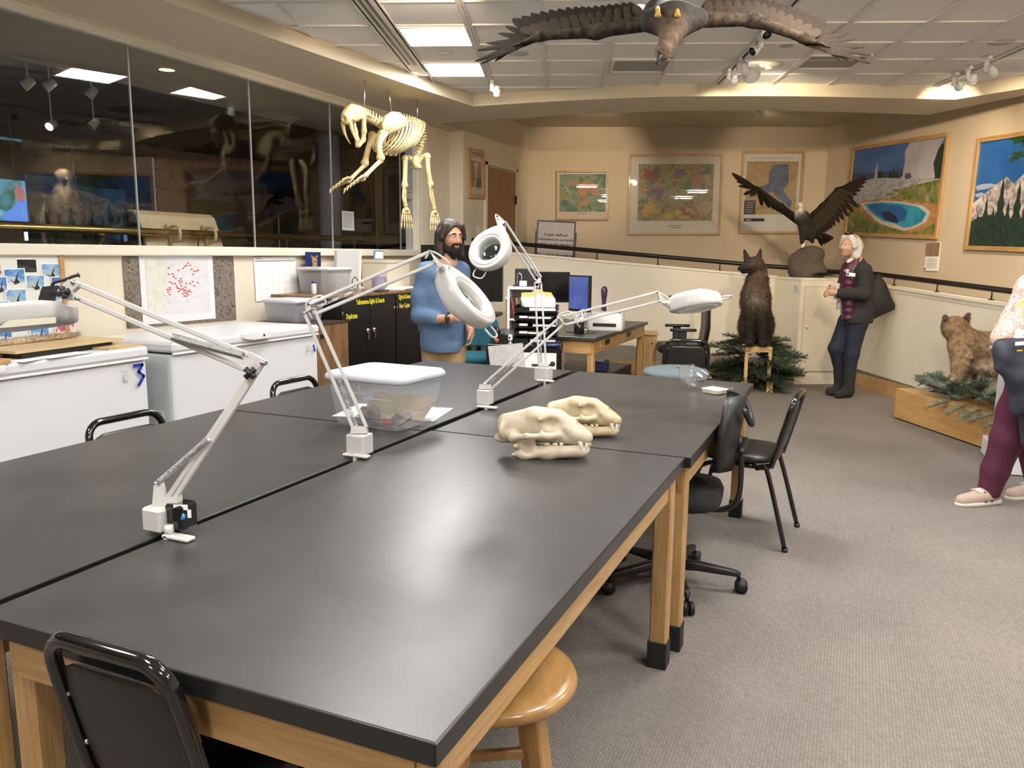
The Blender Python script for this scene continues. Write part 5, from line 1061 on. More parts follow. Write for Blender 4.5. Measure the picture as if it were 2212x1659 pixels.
def rect(cx, cy, w, h): return [(cx-w/2, cy-h/2), (cx+w/2, cy-h/2), (cx+w/2, cy+h/2), (cx-w/2, cy+h/2)]
def pic_text(t, s, size, x, z, m, align='CENTER', lev=6): return text('lettering', s, size, m, t, frame_m((x, -.0076-.0003*lev, z), (1, 0, 0), (0, 0, 1)), align, .0002)
def blob(cx, cy, rx, ry, seed, n=22, amp=.25):
    rg = random.Random(seed); r = [1+rg.uniform(-amp, amp) for _ in range(n)]
    return [(cx+rx*r[k]*math.cos(2*pi*k/n), cy+ry*r[k]*math.sin(2*pi*k/n)) for k in range(n)]
M_maplt = mat('map border', (.66, .62, .55), .7)
M_map1 = ramp_noise('relief map green', [(.25, (.05, .13, .06)), (.42, (.12, .22, .12)), (.52, (.30, .33, .20)), (.62, (.18, .22, .20)), (.75, (.40, .38, .26))], 7, 8, .6, 1.0)
M_mapo = ramp_noise('relief map orange', [(.3, (.48, .17, .06)), (.55, (.55, .26, .12)), (.7, (.35, .24, .14))], 22, 8, .6, 2.0)
M_map2 = ramp_noise('geologic map', [(.20, (.10, .12, .20)), (.34, (.30, .09, .09)), (.43, (.16, .21, .12)), (.50, (.42, .32, .13)), (.57, (.23, .20, .13)), (.64, (.36, .38, .20)), (.72, (.19, .15, .20)), (.82, (.46, .30, .07))], 10, 9, .6, 1.8)
M_mapy = ramp_noise('geologic ochre', [(.35, (.45, .28, .06)), (.55, (.52, .36, .12)), (.7, (.28, .24, .10))], 14, 6, .6, 1.0); M_mapr = ramp_noise('geologic red', [(.35, (.32, .07, .06)), (.6, (.24, .13, .10))], 14, 6, .6, 1.0); M_mapg = ramp_noise('geologic green', [(.35, (.07, .17, .10)), (.6, (.20, .24, .13))], 14, 6, .6, 1.0)
M_map3 = ramp_noise('lake map land', [(.3, (.28, .20, .10)), (.45, (.42, .33, .14)), (.55, (.33, .20, .13)), (.7, (.45, .38, .22))], 8, 8, .6, 1.4); M_lake = ramp_noise('lake map water', [(.3, (.06, .08, .16)), (.55, (.12, .15, .24)), (.7, (.10, .17, .20))], 9, 6, .6, .8)
def d1(t, w, h):
    sheet(t, rect(0, .05*h, w*.97, h*.84), M_map1, 1)
    [sheet(t, blob(x*w, y*h, rx*w, ry*h, 60+i, 26, .3), M_mapo, 2+.1*i) for i, (x, y, rx, ry) in enumerate(((.10, .20, .20, .10), (.0, .10, .08, .16), (.20, .14, .14, .06), (.28, .04, .10, .03), (-.18, .26, .14, .04), (.02, .02, .05, .08)))]; sheet(t, [(-.1*w, -.28*h), (-.05*w, -.12*h), (.15*w, -.14*h), (.25*w, -.10*h), (.1*w, -.2*h), (-.02*w, -.22*h), (-.06*w, -.36*h)], M_mapo, 2)
    sheet(t, blob(-.36*w, -.15*h, .07*w, .05*h, 2), mat('map slate', (.10, .12, .22), .6), 3); sheet(t, blob(-.4*w, -.03*h, .08*w, .12*h, 3), mat('map moss', (.26, .28, .08), .6), 2)
    sheet(t, [(-.36*w, .2*h), (-.30*w, .12*h), (-.24*w, .02*h), (-.25*w, .015*h), (-.31*w, .11*h), (-.37*w, .19*h)], M_maplt, 3)
    sheet(t, rect(0, -.43*h, w*.97, .13*h), mat('map caption', (.62, .52, .45), .7), 2); [sheet(t, rect(x*w, y*h, ww*w, .010*h), M_txt if i == 0 else M_label, 3, 'caption_line') for i, (x, y, ww) in enumerate(((0, -.405, .16), (0, -.44, .36), (0, -.455, .28), (-.37, -.44, .12), (.36, -.435, .2)))]
FW_ = .032
framed('oak framed green and orange relief map with pale caption strip', [(1202, 369), (1316, 367), (1313, 476), (1201, 475)], A20, PC, FW_, M_oak, d1, grp='framed maps on the back wall')
def d2_(t, w, h):
    sheet(t, rect(0, 0, w, h), mat('map sheet grey', (.60, .57, .51), .6), 1); sheet(t, rect(.01*w, .03*h, w*.84, h*.74), M_map2, 2)
    pal = [M_mapy, M_mapr, M_mapg, mat('geologic violet', (.17, .15, .20), .6), mat('geologic sand', (.40, .31, .21), .6), mat('geologic olive', (.30, .29, .13), .6), mat('geologic rose', (.34, .20, .16), .6)]; rgm = random.Random(14)
    spots = [(-.27, -.20, .08, .11, 0), (-.06, -.28, .06, .05, 0), (.36, .30, .05, .07, 2), (-.27, .24, .09, .08, 1), (.34, -.18, .08, .10, 4), (.25, .20, .06, .14, 6), (.12, .12, .06, .05, 2), (-.20, .04, .09, .05, 3), (.02, -.05, .16, .05, 5), (.05, .28, .07, .06, 3)]
    spots += [(rgm.uniform(-.36, .38), rgm.uniform(-.29, .35), rgm.uniform(.015, .05), rgm.uniform(.015, .045), rgm.randrange(7)) for _ in range(46)]
    for i, (x, y, rx, ry, k) in enumerate(spots): sheet(t, blob(x*w, y*h, rx*w, ry*h, 30+i, 30, .30), pal[k], 3+.4*(i/56))
    [sheet(t, rect(.02*w, y*h, ww*w, .009*h), M_txt, 3, 'caption_line') for y, ww in ((-.405, .17), (-.43, .10))]
framed('largest oak framed map, a many coloured geologic sheet', [(1358, 334), (1561, 331), (1556, 509), (1354, 507)], A20, PC, FW_, M_oak, d2_, grp='framed maps on the back wall')
def d3_(t, w, h):
    sheet(t, rect(0, 0, w, h), mat('map sheet pale', (.60, .58, .56), .6), 1); sheet(t, rect(0, .06*h, .90*w, .68*h), M_map3, 2)
    sheet(t, [(.02*w, .36*h), (.28*w, .36*h), (.30*w, .15*h), (.22*w, .02*h), (.38*w, -.12*h), (.35*w, -.2*h), (.15*w, -.08*h), (.02*w, .02*h), (-.15*w, -.05*h), (-.3*w, -.04*h), (-.18*w, .08*h), (-.05*w, .12*h), (-.06*w, .25*h)], M_lake, 3)
    sheet(t, rect(-.36*w, -.19*h, .2*w, .18*h), mat('legend dark', (.05, .045, .05), .6), 4); pic_text(t, 'High-resolution blue-shaded bathymetric map of Yellowstone Lake', .021, 0, .435*h, M_txt)
    sheet(t, rect(-.27*w, -.35*h, .36*w, .04*h), mat('navy print', (.015, .02, .07), .6), 4); pic_text(t, 'USGS', .032, -.42*w, -.36*h, M_paper, 'LEFT')
    [sheet(t, rect(.14*w, (-.34-.012*i)*h, .30*w, .005*h), M_label, 4, 'caption_line') for i in range(3)]
    for i in range(5): sheet(t, rect(-.36*w, (-.13-.03*i)*h, .12*w, .006*h), mat('pale grey print', (.5, .5, .52), .8), 5)
framed('oak framed map of a dark blue lake behind the bald eagle', [(1602, 326), (1736, 327), (1727, 505), (1595, 505)], A20, PC, FW_, M_oak, d3_, grp='framed maps on the back wall')
# geyser basin photograph
S_ = lambda n, c, r=.55: mat(n, c, r)
M_gsky = ramp_noise('geyser sky', [(.3, (.03, .10, .32)), (.7, (.08, .20, .46))], 2, 2, .45, 0, mapping=(1, 1, 3)); M_steam = ramp_noise('steam', [(.3, (.36, .34, .40)), (.7, (.55, .51, .54))], 3, 5, .5, .4)
M_sinter = ramp_noise('sinter crust', [(.3, (.20, .21, .27)), (.5, (.42, .42, .46)), (.7, (.58, .55, .53))], 14, 8, .55, 1.2, mapping=(1, 1, 2)); M_algae = ramp_noise('algae ground', [(.3, (.05, .09, .02)), (.5, (.18, .22, .06)), (.62, (.30, .24, .10)), (.8, (.40, .38, .30))], 9, 7, .55, 1.0)
M_orange = ramp_noise('orange mat', [(.3, (.38, .15, .04)), (.6, (.50, .28, .11)), (.8, (.58, .46, .28))], 12, 6, .55, 1.0); M_rim = ramp_noise('white rim', [(.3, (.55, .50, .44)), (.7, (.68, .65, .62))], 20, 4, .55)
M_poolc = ramp_noise('pool cyan', [(.3, (.01, .26, .46)), (.6, (.04, .40, .58))], 8, 4, .35, .6); M_poolb = ramp_noise('pool blue', [(.3, (.005, .10, .34)), (.7, (.01, .18, .46))], 5, 3, .35); M_poold = S_('pool deep', (.004, .02, .09), .35); M_pine_d = ramp_noise('dark pines', [(.3, (.006, .018, .012)), (.6, (.02, .05, .035)), (.8, (.04, .08, .05))], 30, 6, .6)
def conv(w, h, pts): return [((x-.5)*w, (.5-y)*h) for x, y in pts]
def dg(t, w, h):
    C = lambda pts: conv(w, h, pts)
    sheet(t, C([(0, 0), (1, 0), (1, .45), (0, .45)]), M_gsky, 1); sheet(t, C([(0, .27), (.2, .29), (.35, .28), (.5, .30), (.6, .27), (.6, .40), (0, .40)]), S_('haze hill', (.05, .07, .16)), 2)
    tr_ = [(.30, .40)]+[(.30+.31*i/14, .34-(.05 if i % 2 else 0)-.035*math.sin(i*.9)) for i in range(15)]+[(.61, .40)]; sheet(t, C(tr_), M_pine_d, 3)
    sheet(t, C([(.86, .05), (.93, .03), (1, .10), (1, .42), (.9, .44), (.87, .25)]), M_pine_d, 3)
    sheet(t, C([(.64, 0), (.98, 0), (.93, .12), (.90, .25), (.93, .40), (.85, .44), (.65, .42), (.60, .34), (.61, .2), (.60, .1)]), M_steam, 4)
    sheet(t, C([(.28, .38), (.285, .24), (.30, .18), (.315, .25), (.32, .38)]), M_steam, 4)
    sheet(t, C([(0, .44), (.1, .40), (.25, .36), (.40, .36), (.57, .38), (.63, .33), (.67, .33), (.70, .39), (1, .42), (1, .55), (0, .60)]), M_sinter, 5); sheet(t, C([(.62, .37), (.64, .335), (.68, .33), (.70, .38), (.66, .40)]), S_('cone dark', (.09, .09, .12)), 6)
    sheet(t, C([(0, .60), (.3, .54), (.55, .50), (1, .42), (1, 1), (0, 1)]), M_algae, 6); sheet(t, C([(.0, .58), (.2, .50), (.45, .50), (.6, .55), (.48, .60), (.2, .64), (0, .66)]), M_sinter, 7)
    sheet(t, C([(.15, .62), (.4, .60), (.65, .62), (.85, .66), (1, .68), (1, .86), (.85, .97), (.70, .98), (.5, .92), (.3, .85), (.1, .72)]), M_orange, 8)
    sheet(t, C([(.14, .64), (.4, .62), (.62, .64), (.85, .69), (.93, .76), (.90, .86), (.78, .94), (.68, .96), (.55, .93), (.42, .89), (.34, .84), (.24, .76), (.18, .70)]), M_rim, 9)
    sheet(t, C([(.19, .655), (.4, .64), (.60, .66), (.80, .70), (.89, .77), (.86, .86), (.75, .92), (.68, .93), (.56, .88), (.44, .86), (.36, .81), (.27, .74)]), M_poolc, 10)
    sheet(t, C([(.24, .67), (.42, .66), (.60, .68), (.70, .74), (.68, .84), (.60, .88), (.46, .85), (.38, .80), (.29, .73)]), M_poolb, 11); sheet(t, C([(.40, .76), (.50, .74), (.58, .80), (.62, .87), (.56, .87), (.46, .84)]), M_poold, 12)
    for x, y, rx, ry in ((.66, .56, .06, .03), (.80, .60, .08, .025), (.5, .55, .05, .02)): sheet(t, C([(x+rx*math.cos(a), y+ry*math.sin(a)) for a in [2*pi*k/12 for k in range(12)]]), M_algae, 12)
framed('oak framed photograph of a geyser and turquoise hot pool', [(1842, 319), (2055, 286), (2028, 517), (1830, 509)], A60, PC2, .045, M_oak, dg, glazing=False, grp='large framed landscape photographs')
M_snow = ramp_noise('snowy rock', [(.3, (.10, .10, .13)), (.45, (.32, .28, .28)), (.6, (.62, .56, .52)), (.8, (.72, .68, .66))], 9, 8, .55, 1.4); M_msky = ramp_noise('mountain sky', [(.3, (.015, .09, .32)), (.7, (.03, .16, .46))], 2, 3, .45, .2); M_cloud = S_('thin cloud', (.34, .40, .52))
def dm(t, w, h):
    C = lambda pts: conv(w, h, pts)
    sheet(t, C([(0, 0), (1, 0), (1, .75), (0, .75)]), M_msky, 1); sheet(t, C([(0, .42), (.05, .40), (.12, .40), (.17, .42), (.10, .45), (.02, .46)]), M_cloud, 2); sheet(t, C([(0, .50), (.05, .48), (.10, .50), (.03, .53)]), M_cloud, 2)
    sheet(t, C([(0, .58), (.08, .50), (.16, .42), (.24, .35), (.30, .42), (.36, .34), (.46, .28), (.6, .2), (.75, .3), (.9, .26), (1, .34), (1, .85), (0, .85)]), M_snow, 3)
    sheet(t, C([(0, .76), (.06, .72), (.15, .70), (.3, .74), (1, .7), (1, 1), (0, 1)]), M_pine_d, 4)
    rg = random.Random(8)
    for i, (x, y0, wd) in enumerate(((.05, .66, .05), (.11, .50, .05), (.17, .62, .05), (.22, .32, .07), (.28, .56, .06), (.345, .38, .07), (.40, .60, .06), (.48, .48, .07), (.56, .58, .06), (.64, .44, .07), (.73, .55, .06), (.82, .48, .07), (.92, .52, .07))):
        L_ = [(x, y0)]; R_ = []
        for k in range(1, 11): f = k/10; y = y0+(1-y0)*f; L_.append((x-wd*f*(.6 if k % 2 else 1), y)); R_.append((x+wd*f*(.6 if k % 2 else 1), y))
        sheet(t, C(L_+R_[::-1]), M_pine_d, 5+i % 3)
    for x, y, rx, ry, s_ in ((.30, .16, .05, .035, 1), (.27, .20, .03, .02, 2), (.34, .03, .10, .04, 3), (.40, .18, .05, .03, 4), (.46, .06, .12, .07, 5), (.5, .2, .08, .05, 6)): sheet(t, C(blob(x, y, rx, ry, s_, 18, .35)), mat('pine bough green', (.02, .07, .03), .6), 6)
a_ = [(2113, 300), (2470, 243), (2430, 552), (2089, 540)]
framed('oak framed photograph of snowy peaks and dark pines', a_, A60, PC2, .045, M_oak, dm, glazing=False, grp='large framed landscape photographs')
# small interpretive card under the geyser picture
ux, n = on_wall(PC2, A60); Q = [onpl(x, y, PC2, A60) for x, y in ((2003, 524), (2033, 524), (2028, 585), (1998, 585))]; c = sum(Q, Vector())/4; w = (Q[1]-Q[0]).length; h = (Q[0]-Q[3]).length
t = thing('wall_card', 'small text card with a brown map under the geyser picture', 'card', c+n*.004, A60); MB().box((0, -.004, 0), (w, .008, h)).build('panel', M_paper, t); MB().box((0, -.0085, h*.25), (w*.98, .001, h*.48)).build('print', ramp_noise('card map', [(.4, (.28, .16, .11)), (.6, (.34, .22, .15)), (.75, (.14, .26, .16))], 9, 6, .6, 1.0), t)
o = MB(); [o.box((-.01*w, -.0085, -.06*h-.045*h*i), (w*(.8 if i % 3 else .5), .0005, .012*h)) for i in range(8)]; o = o.build('text_print', M_txt, t); o['kind'] = 'stuff'; MB().box((-.44*w, -.0085, -.44*h), (.1*w, .0005, .06*h)).build('mark_print', M_ink, t)
# poster by the door
def dw(t, w, h):
    sheet(t, rect(0, 0, w, h), mat('poster pink', (.60, .46, .42), .5), 1); sheet(t, rect(0, -.01*h, .82*w, .64*h), ramp_noise('poster brown', [(.4, (.16, .10, .09)), (.6, (.22, .15, .13))], 4, 3, .5), 2); sheet(t, rect(0, -.21*h, .82*w, .24*h), ramp_noise('poster teal', [(.4, (.05, .06, .07)), (.6, (.10, .11, .11))], 5, 3, .5), 3)
    sheet(t, rect(0, -.09*h, .82*w, .03*h), mat('poster red', (.28, .09, .06), .5), 4); sheet(t, [(-.06*w, -.1*h), (-.04*w, .1*h), (-.12*w, .22*h), (-.18*w, .20*h), (-.12*w, .26*h), (0, .28*h), (.14*w, .26*h), (.2*w, .19*h), (.12*w, .22*h), (.05*w, .1*h), (.06*w, -.1*h)], mat('poster cream', (.60, .46, .28), .5), 5)
    sheet(t, [(-.25*w, -.33*h), (-.1*w, -.12*h), (.08*w, -.12*h), (.02*w, -.2*h), (-.02*w, -.33*h)], mat('poster gold', (.45, .33, .14), .5), 5)
    pic_text(t, 'WYOMING', .088, 0, .385*h, M_ink); sheet(t, [(.12*w, -.335*h), (.24*w, -.335*h), (.22*w, -.375*h)], M_ink, 5); sheet(t, rect(.03*w, -.43*h, .05*w, .012*h), M_ink, 5)
framed('narrow oak framed WYOMING poster beside the brown door', [(1007, 319), (1044, 325), (1043, 430), (1010, 427)], math.radians(90), Vector((-4.461, 9, 0)), .05, M_oak, dw, cat='poster', name='framed_poster')
# warning sign on an easel behind the ramp wall
so = onpl(1188, 514, (-2.3, 10.15), A18); t = thing('easel_sign', 'black framed notice about lab work on an easel behind the ramp wall', 'sign', (so.x, so.y, .0), A18+.03); t.rotation_euler = (0, math.radians(2.5), A18+.03)
hz = onpl(1150, 476, (-2.3, 10.15), A18).z; w = .50; h = .66; zc = hz-h/2
bd = MB().box((0, 0, zc), (w, .02, h), (-.10, 0, 0)).build('board', M_bpl, t); sp = MB().box((0, -.0125, zc), (w-.04, .006, h-.04), (-.10, 0, 0)).build('paper', mat('notice paper', (.50, .44, .42), .7), t)
ln = ['Draper staff and', 'volunteers are currently', 'working on the cleaning of', 'The work in lab might be', 'graphic to some visitors']; Mx = Matrix.Rotation(-.10, 4, 'X')
for s_, z in zip(ln, (.135, .075, .015, -.125, -.19)): text('lettering', s_, .046, M_ink, t, Matrix.Translation((0, 0, zc))@Mx@frame_m((0, -.0165, z), (1, 0, 0), (0, 0, 1)), 'CENTER', .0003, .0012)
for s_ in (-1, 1): MB().bar((s_*.23, -.03, .36), (s_*.255, .03, hz-.14), .025, .02, bev=.003).build('easel_leg', M_bpl, t)
MB().bar((-.24, .0, .8), (.24, .0, .8), .02, .02).build('easel_bar', M_bpl, t); MB().bar((0, .40, .36), (0, .05, hz-.2), .022, .02).build('easel_leg', M_bpl, t)
# outlet / thermostat by the door
P_ = onx(1034, 500, -4.461); t = thing('light_switch', 'cream wall switch plate beside the door', 'switch', (P_.x+.004, P_.y, P_.z)); MB().box((0, 0, 0), (.008, .075, .12), bev=.003).build('plate', M_trim, t); MB().box((.005, 0, 0), (.006, .02, .03)).build('toggle', M_white, t)
# ------------------------------------------------------------------ ceiling fittings
def disc(u, v, r, label, name, h=.02, m=M_tbar, slot=False):
    t = thing(name, label, 'smoke detector' if 'detector' in name else 'speaker', cuv(u, v, ZC+.012)); MB().lathe([(0, 0), (r, 0), (r, -h*.4), (r*.75, -h), (0, -h)], n=28).build('cover', m, t)
    if slot: MB().lathe([(r*.45, -h), (r*.4, -h-.018), (0, -h-.02)], n=20).build('sensor', m, t)
    return t
def uvof(px, py): P = onz(px, py, ZC); return P.dot(CU), P.dot(CV)
disc(*uvof(962, 117), .055, 'flat white detector between the two light panels', 'flat_detector', .012); disc(*uvof(1663, 140), .085, 'round smoke detector glowing in a spot beam', 'smoke_detector', .03, M_trim, True)
M_spk = mat('speaker grille', (.42, .405, .39), .8)
for px, py, lb in ((1118, 118, 'round ceiling speaker grille beside the flying eagle wing tip'), (2163, 95, 'round ceiling speaker grille above the short track'), (1698, 103, 'small round ceiling speaker near the long track')): disc(*uvof(px, py), .09 if px != 1698 else .05, lb, 'ceiling_speaker', .006, M_spk)
M_grille = mat('return grille', (.30, .29, .26), .7)
for u, v, lb in ((.66, 6.97, 'square grey air grille under the flying eagle beak'), (2.18, 6.87, 'square grey air grille near the smoke detector')):
    t = thing('air_grille', lb, 'air vent', cuv(u, v, ZC), A20, 'square ceiling grilles'); MB().box((0, 0, .012), (.45, .43, .006)).build('mesh', M_grille, t)
    for s_ in (-1, 1): MB().box((s_*.232, 0, .004), (.022, .46, .016)).build('frame_rail', M_tbar, t); MB().box((0, s_*.222, .004), (.44, .022, .016)).build('frame_rail', M_tbar, t)
# tracks and track heads
M_head = mat('track head white', (.74, .74, .73), .35); M_hot = emis('hot lamp face', (1, .86, .62), 22)
def track(u, v0, v1, label):
    t = thing('light_track', label, 'light track', cuv(u, (v0+v1)/2, ZC), A20, 'recessed ceiling light tracks'); l = v1-v0
    for s_ in (-1, 1): MB().box((s_*.020, 0, .001), (.012, l, .014)).build('rail', M_tbar, t)
    MB().box((0, 0, .006), (.028, l, .004)).build('channel', M_bpl, t)
track(-.637, 4.4, 7.78, 'ceiling light track beside the glowing panels'); track(1.434, 4.4, 7.72, 'ceiling light track crossing behind the flying eagle'); track(3.43, 5.6, 7.80, 'ceiling light track nearest the picture wall')
def head(px, py, aim, label, drop=.10, r=.034, ln=.09, kind='can', power=0, z=ZC, grp='white track spot heads', col=(1, .80, .55), size=55, at_=None):
    P_ = at_ or onz(px, py, z-drop); b0 = Vector((P_.x, P_.y, z)); t = thing('track_spot', label, 'spotlight', b0, 0, grp); d = (Vector(aim)-P_).normalized()
    MB().box((0, 0, -.012), (.03, .10, .024), (0, 0, A20), bev=.004).build('adapter', M_head, t); MB().cyl((0, 0, -.02), (0, 0, -drop), .020, n=12).build('stem', M_head, t)
    c = Vector((0, 0, -drop))+d.cross(Vector((0, 0, 1))).normalized()*.045
    if kind == 'can':
        MB().lathe([(0, -ln*.55), (r*.6, -ln*.5), (r*.72, -ln*.3), (r*.8, -ln*.1), (r, -ln*.05), (r, ln*.15), (r*.92, ln*.18), (r*1.02, ln*.22), (r*1.02, ln*.42), (r*.9, ln*.45)], c, 18, axis=d, cap=False).build('can', M_head, t)
    else: MB().lathe([(0, -.05), (r*.5, -.045), (r*.9, -.01), (r*1.25, .02), (r*1.3, .03)], c, 18, axis=d, cap=False).build('can', M_head, t)
    MB().cyl(Vector((0, 0, -drop)), c, .010, n=8).build('knuckle', M_head, t); MB().lathe([(r*.85, 0), (0, .004)], c+d*(ln*.40 if kind == 'can' else .02), 16, axis=d).build('lens', M_hot if power else M_bpl, t)
    if power:
        L_ = bpy.data.lights.new('spot lamp', 'SPOT'); L_.energy = power*SPOT_E; L_.color = col; L_.spot_size = math.radians(size); L_.spot_blend = .7; L_.shadow_soft_size = .03
        lo = bpy.data.objects.new('spot_lamp', L_); COL.objects.link(lo); lo.parent = t; lo.location = c+d*(ln*.62); lo.rotation_euler = d.to_track_quat('-Z', 'Y').to_euler()
    return t
onwall = lambda px, py: onpl(px, py, PC, A20); onright = lambda px, py: onpl(px, py, PC2, A60)
head(1063, 197, (-3.3, 7.2, 2.3), 'white spot head at the track end near the soffit corner', .09, power=12, kind='can', size=70)
head(1643, 104, (-2.9, 3.0, .76), 'white spot head hanging beside the eagle wing, lower of the pair', .10, power=0)
head(1668, 70, (.8, 3.0, .0), 'white spot head half hidden by the eagle wing', .06, power=0); 
head(1610, 160, (-.6, 9.9, 1.9), 'large round white spot head near the smoke detector', .10, r=.055, kind='flood', power=60, size=75); head(1596, 150, (-1.0, 9.1, 1.1), 'white spot head behind the large round one', .08, power=0); head(1573, 172, (-2.2, 10.2, 1.0), 'white spot head at the end of the track by the soffit', .08, power=40, size=80)
head(2060, 185, onright(1960, 420), 'white spot head first on the short track by the picture wall', .10, power=45, size=70); head(2090, 172, (.2, 8.9, .8), 'white spot head tilted forward on the short track', .10, power=30, size=70); head(2130, 155, onright(2230, 400), 'white spot head with its lit lens showing on the short track', .11, power=50, size=75)
head(0, 0, onwall(1258, 385), 'white wall spot above the green and orange map', .06, power=34, size=62, at_=fd(1318, 250, 9.35), z=ZR)
head(0, 0, onwall(1668, 380), 'white wall spot above the lake map', .06, power=10, size=80, at_=fd(1637, 245, 9.7), z=ZR)
# more heads of the same tracks, out of the picture, lighting the room
for i, (u, v, aim, pw) in enumerate(((1.434, 2.6, (-.6, 9.3, 1.0), 75), (3.43, 5.9, (.9, 8.2, .5), 50), (3.43, 6.3, onright(2100, 600), 45), (1.434, 2.3, (-2.2, 8.0, .9), 60), (-.637, 4.5, (-4.0, 6.3, 2.4), 40), (1.434, 2.0, onwall(1450, 420), 45))):
    P_ = cuv(u, v, ZC-.1); head(0, 0, aim, 'white track spot head out of view above the room', .10, power=pw, size=75, at_=P_)
# ------------------------------------------------------------------ gallery beyond the glass
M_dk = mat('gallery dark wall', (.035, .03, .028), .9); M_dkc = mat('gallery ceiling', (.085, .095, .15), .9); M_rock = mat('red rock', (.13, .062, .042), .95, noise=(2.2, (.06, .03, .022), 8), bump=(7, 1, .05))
XB = -10.2
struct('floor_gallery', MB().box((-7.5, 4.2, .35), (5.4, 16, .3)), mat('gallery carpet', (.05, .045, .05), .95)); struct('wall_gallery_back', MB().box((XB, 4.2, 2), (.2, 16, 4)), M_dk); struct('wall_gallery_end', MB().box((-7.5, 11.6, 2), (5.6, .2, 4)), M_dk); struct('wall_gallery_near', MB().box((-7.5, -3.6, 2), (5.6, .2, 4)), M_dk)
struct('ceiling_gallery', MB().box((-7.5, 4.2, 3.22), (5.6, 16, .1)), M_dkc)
sfg = MB().box((-5.35, 2.5, 3.02), (1.1, 12.5, .3)); struct('ceiling_gallery_soffit', sfg, M_soffit)
P_ = onz(357, 96, 2.868); 
t = thing('downlight', 'small glowing yellow downlight in the gallery soffit behind glass', 'ceiling light', (-5.1, onx(357, 96, -5.1).y, 2.868)); MB().lathe([(.075, .0), (.06, -.004)], n=20, cap=False).build('ring', M_brass, t); MB().lathe([(0, -.003), (.06, -.002)], n=20).build('lamp', emis('warm downlight', (1, .72, .22), 5), t)
# rock face
def rock(name, label, c, size, seed, nx=10, nz=9):
    rg = random.Random(seed); mb = MB(); rows = []
    for k in range(nz+1):
        z = size[2]*k/nz; ring = []; st = 1-.05*(k/nz)+rg.uniform(-.035, .035)
        for x, y in rrect(size[0]*st, size[1]*st, .12, 2): ring.append(Vector((x+rg.uniform(-.05, .05), y+rg.uniform(-.05, .05), z+rg.uniform(-.03, .03))))
        rows.append(ring)
        if 0 < k < nz and rg.random() < .6: rows.append([Vector((v.x*.96, v.y*.96, v.z+.02)) for v in ring])
    mb.loft(rows, smooth=False); o = mb.build(name, M_rock); o.location = c; return tag(o, label, 'rock')
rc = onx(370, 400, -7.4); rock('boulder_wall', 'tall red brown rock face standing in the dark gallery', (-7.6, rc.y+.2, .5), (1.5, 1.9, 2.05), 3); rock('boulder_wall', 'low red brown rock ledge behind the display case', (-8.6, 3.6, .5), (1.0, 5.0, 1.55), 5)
# brass rail along the glass
t = thing('brass_rail', 'long brass hand rail just behind the window', 'handrail'); MB().tube([(-4.95, -1, 1.605), (-4.95, 8.0, 1.605)], .028, 12).build('rail', M_brass, t)
for y in (1.6, 3.2, 4.08, 5.0, 6.1, 7.2): MB().cyl((-4.95, y, .5), (-4.95, y, 1.58), .008).box((-4.95, y, 1.575), (.04, .05, .008)).build('post', M_brass, t)
# slanted wooden reading panel hooked on the rail
M_birch = wood('birch ply', (.62, .47, .26), (.54, .38, .19), 'Y', 4, .45); t = thing('reading_panel', 'pale birch reading panel hooked over the brass rail', 'panel', (-5.06, onx(389, 475, -5.06).y, 1.50))
rg_ = []
for (dx, dz) in ((.10, -.14), (.02, .14), (-.02, .24), (-.06, .27), (-.11, .275)): rg_.append([Vector((dx, -.40, dz)), Vector((dx, .40, dz)), Vector((dx-.02, .40, dz-.012)), Vector((dx-.02, -.40, dz-.012))])
MB().loft(rg_, smooth=False).build('board', M_birch, t)
for y in (-.17, .21): MB().box((.075, y, .05), (.02, .035, .26), (0, -.28, 0)).build('batten', M_birch, t); MB().tube(arc_pts([(.07, y, .15), (.145, y, .15), (.165, y, .10), (.15, y, .05), (.09, y, .045)], 4), .014, 6).build('hook', M_birch, t)
# display cases
def case(c, size, label):
    t = thing('display_case', label, 'display case', c, 0, 'glass display cases in the gallery'); w, l, h = size; MB().box((0, 0, .325), (w, l, .65)).build('plinth', M_dk, t)
    for s_ in (-1, 1): MB().box((s_*w/2, 0, .65+h/2), (.008, l, h)).build('pane', M_glass2, t); MB().box((0, s_*l/2, .65+h/2), (w, .008, h)).build('pane', M_glass2, t)
    MB().box((0, 0, .65+h), (w, l, .008)).build('pane', M_glass2, t)
    for sx in (-1, 1):
        for sy in (-1, 1): MB().box((sx*w/2, sy*l/2, .65+h/2), (.012, .012, h)).build('edge', mat('case edge', (.5, .52, .55), .3), t)
case((-6.9, onx(140, 430, -6.9).y-.3, .5), (1.1, 1.7, 1.2), 'glass display case holding the mounted hawk'); case((-6.5, 8.9, .5), (.7, 1.2, .75), 'low glass display case before the mural')
M_hawk = mat('hawk plumage', (.06, .04, .026), .95, noise=(24, (.17, .13, .09), 4))
def hawk(label, loc, rz, s=1):
    t = thing('mounted_hawk', label, 'bird', loc, rz); t.scale = (s, s, s); sdf('body', [ell((0, 0, .28), (.12, .11, .24), rot=(0, .25, 0)), ell((.03, 0, .55), (.065, .06, .065)), cone((.0, 0, .42), (.03, 0, .55), .09, .06), cone((-.05, 0, .15), (-.22, 0, -.12), .07, .05), cone((.085, 0, .555), (.115, 0, .53), .02, .006, k=.01)], .012, M_hawk, t)
    for s_ in (-1, 1):
        for i in range(5): MB().prism([(-.03, 0), (.03, 0), (.022, -.38+.02*i), (0, -.43+.02*i), (-.022, -.38+.02*i)], (-.06+.02*i, s_*(.115+.012*i), .40-.03*i), (1, 0, .1), (0, s_*.05, 1), .006).build('feather', M_hawk, t)
        MB().cyl((.02, s_*.04, .10), (.03, s_*.05, -.12), .018, .012, 8).build('leg', mat('leg yellow', (.5, .33, .04), .6), t)
